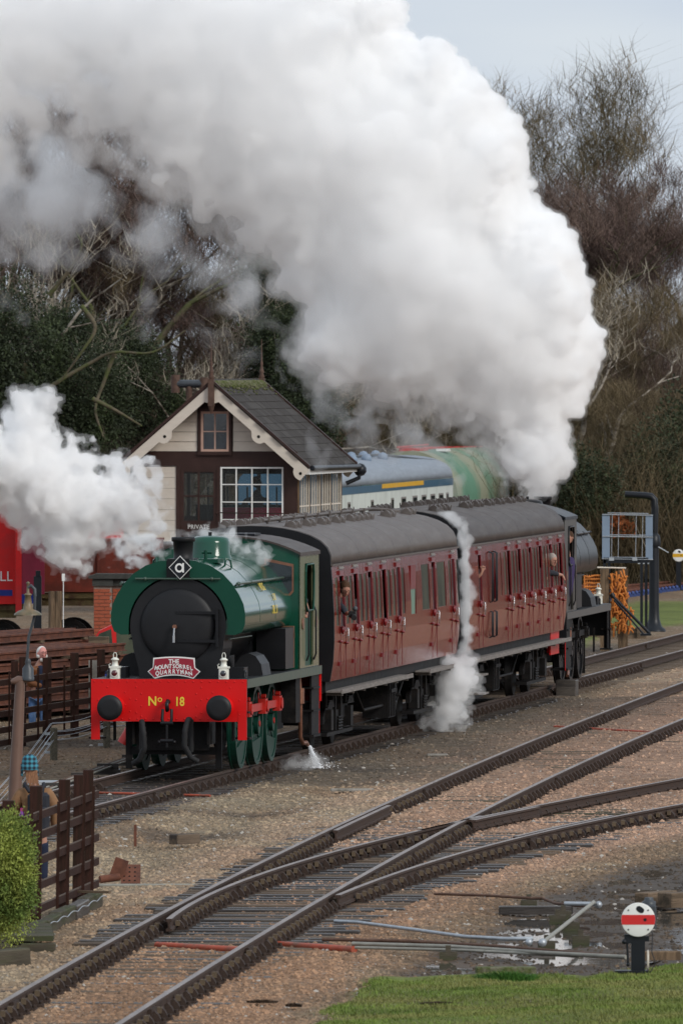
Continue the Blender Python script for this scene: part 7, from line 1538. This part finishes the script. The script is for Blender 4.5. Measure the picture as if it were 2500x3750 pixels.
def steam(label, Yc, poly, vox, thick, puffs, levels, wisp, seed, wfun=None, name='steam', lmax=1.2, ycurve=None, lmin=.12, inner=0):
    """poly: outline at distance Yc; puffs: [(count, rmin, rmax)]; levels: [(iso, density)]; wisp: noise depth in metres"""
    P_ = np.array(poly, float); pad = .5+thick*.15; x0 = atx(P_[:,0].min(),Yc)-pad; x1 = atx(P_[:,0].max(),Yc)+pad; z1 = atz(P_[:,1].min(),Yc)+pad; z0 = atz(P_[:,1].max(),Yc)-pad
    y0, y1 = Yc-thick-pad, Yc+thick+pad; n = [int((b-a)/vox)+1 for a,b in ((x0,x1),(y0,y1),(z0,z1))]; xs = x0+np.arange(n[0])*vox; ys = y0+np.arange(n[1])*vox; zs = z0+np.arange(n[2])*vox
    XX, ZZ = np.meshgrid(xs, zs, indexing='ij'); PX = CX+XX*FL/Yc; PY = HY+(H-ZZ)*FL/Yc; s2 = (polysd(PX,PY,poly)*Yc/FL).astype(np.float32); W = (wfun(PX,PY) if wfun else np.ones_like(s2)).astype(np.float32)
    Wl = W+inner*sm(.45,1.6,s2).astype(np.float32)
    yc = (np.zeros_like(s2)+Yc) if ycurve is None else ycurve(XX,ZZ)
    F = np.minimum(s2, thick)[:,None,:]-np.abs(ys[None,:,None]-yc[:,None,:]).astype(np.float32)
    r = np.random.default_rng(seed)
    for cntp, ra, rb, inset in puffs:
        cand = np.argwhere(np.abs(F+ (ra+rb)/2*inset-0) < vox*.8); 
        if not len(cand): continue
        for c in cand[r.integers(0,len(cand),cntp)]:
            rad = ra+(rb-ra)*r.random(); k = int(rad/vox)+2; a = np.maximum(c-k,0); b = np.minimum(c+k+1,F.shape)
            g0 = [np.arange(a[i],b[i])-c[i] for i in range(3)]; d = np.sqrt((g0[0][:,None,None]**2+g0[1][None,:,None]**2+g0[2][None,None,:]**2))*vox
            sub = F[a[0]:b[0],a[1]:b[1],a[2]:b[2]]; np.maximum(sub, (rad-d).astype(np.float32), out=sub)
    if wisp: F = F+(fftnoise(F.shape, vox, lmin, lmax, seed+1)*wisp-wisp*.35)*W[:,None,:]
    F[0]=F[-1]=-1; F[:,0]=F[:,-1]=-1; F[:,:,0]=F[:,:,-1]=-1
    t = thing(name, label, 'steam', (0,0,0)); t['kind'] = 'stuff'
    for i,lv in enumerate(levels):
        iso, den = lv[:2]; A_f = F-iso-(Wl[:,None,:]*lv[2] if len(lv) > 2 else 0)
        if len(lv) > 3: A_f = np.minimum(A_f, lv[3]-A_f)
        V, Q = surf_nets(A_f, (x0,y0,z0), vox)
        if len(Q) < 20: continue
        npmesh(('veil','billow','core','heart')[min(i,3)], V, Q, volmat('steam_%d'%i, den), t, smooth=True, kind='stuff')
    return t
plume = [(1960,1800),(1900,1768),(1840,1765),(1820,1700),(1800,1626),(1720,1570),(1594,1560),(1483,1530),(1380,1470),(1275,1490),(1180,1450),(1090,1403),(1040,1323),(1080,1220),(1100,1120),(1050,1020),(1010,950),(890,925),(765,850),(606,733),(478,606),(380,530),(250,480),(160,462),(90,620),(-30,750),(-500,800),(-500,-330),(1400,-330),(1395,0),(1400,130),(1540,180),(1740,320),(1880,430),(1925,590),(1965,690),(1890,768),(1970,825),(2065,870),(2125,990),(2185,1132),(2135,1259),(2170,1323),(2165,1387),(2080,1467),(2055,1594),(2070,1690),(2045,1760),(2015,1800)]
def wmain(px, py):
    left = sm(1500, 300, px); low = sm(-60,-420, (px-1000)*.55-(py-900)*.0-0*px); lowedge = sm(500,0,np.abs((py-(1500+.0*px)))) * sm(2000,1700,px)*sm(1250,1480,py)
    return .03+.85*left+.8*lowedge
steam('huge white steam plume rising from the black engine chimney across the sky', 234.5, plume,   .06, 2.1, [(420,.5,1.0,-.7),(1700,.22,.5,-.6),(9000,.09,.2,-.45)], [(-.02,.3),(.02,.7,.1),(.02,6.0,.7,.3)], .26, 5, wmain, inner=.6)
veil = [(-400,300),(200,380),(420,560),(600,760),(760,880),(900,940),(960,1060),(940,1180),(850,1270),(790,1180),(730,1090),(560,1040),(420,1030),(300,930),(260,1000),(120,1060),(0,1030),(-400,1000)]
steam('thin drifting steam veil over the trees at upper left', 240, veil, .085, 1.3, [], [(.0,.2),(.35,.4),(.8,.6)], .6, 8, None, lmax=2.2, lmin=.2)
wis2 = [(1180,1480),(1400,1500),(1600,1560),(1780,1640),(1760,1740),(1600,1690),(1450,1640),(1300,1640),(1200,1580)]
steam('wispy torn steam hanging below the main plume above the coach roofs', 238, wis2, .06, .6, [], [(.0,.25),(.25,.5)], .55, 9, None, lmax=1.1)
left = [(-260,1560),(0,1560),(20,1495),(60,1440),(125,1430),(175,1465),(200,1530),(220,1610),(290,1650),(350,1690),(450,1680),(560,1760),(600,1840),(560,1930),(470,1990),(400,1980),(330,2030),(262,2085),(236,2108),(222,2108),(180,2060),(100,1950),(0,1870),(-260,1850)]
steam('white cloud of steam in front of the red wagons at left', 236, left, .03, .8, [(300,.14,.3,-.2),(1200,.06,.14,-.1)], [(-.03,.8),(.03,6.0,.1),(.2,8.0,.2)], .16, 12, lambda px,py: .35+.9*sm(150,520,px), lmax=.6, lmin=.07)
top = [(430,1990),(560,1950),(700,1925),(800,1930),(860,1955),(900,1985),(960,1990),(1000,2020),(960,2065),(880,2050),(840,2000),(740,1975),(640,1985),(600,2030),(540,2060),(440,2050)]
steam('light steam drifting around the green dome and chimney', 185.3, top, .022, .30, [(120,.05,.12,-.1)], [(.0,1.6),(.07,4.0)], .10, 14, lambda px,py: .5+.6*sm(700,500,px), lmax=.45, lmin=.05)
col_ = [(1590,1862),(1655,1872),(1702,1920),(1730,2000),(1746,2150),(1742,2300),(1730,2405),(1668,2410),(1674,2250),(1680,2100),(1670,2010),(1648,1950),(1620,1905),(1585,1885)]
steam('narrow curtain of steam rising in the gap between the two coaches', 208.15, col_, .02, .3, [], [(.0,2.2),(.04,5)], .05, 16, None, lmax=.5, lmin=.05)
puf = [(1690,2395),(1728,2430),(1748,2490),(1728,2545),(1700,2580),(1705,2620),(1690,2655),(1630,2680),(1565,2665),(1552,2610),(1580,2570),(1600,2500),(1620,2440),(1650,2405)]
steam('round puff of steam under the coach ends beside the track', 205.6, puf, .02, .42, [(140,.06,.16,-.2),(300,.03,.07,-.1)], [(-.03,2.0),(.02,7.0,.06),(.12,8.0,.1)], .07, 17, lambda px,py: .35+1.0*sm(2520,2640,py), lmax=.45, lmin=.05)
mist = [(960,2812),(1060,2780),(1120,2762),(1150,2755),(1190,2775),(1235,2800),(1200,2822),(1060,2828)]
steam('low mist where hot water hits the ballast beside the green engine', 186.6, mist, .022, .5, [], [(-.04,1.6),(.06,3)], .05, 18, None, lmax=.4, lmin=.05)
jet = [(1945,1822),(2010,1822),(2050,1770),(2085,1690),(2085,1600),(2040,1540),(1880,1560),(1835,1640),(1850,1720),(1905,1780)]
steam('dense steam blasting straight out of the black engine chimney', 233.8, jet, .03, .62, [(120,.12,.26,-.5),(500,.05,.12,-.4)], [(-.02,.8),(.03,4.0,.05)], .08, 23, lambda px,py: .4+.6*sm(2020,1880,px), lmax=.6, lmin=.06)
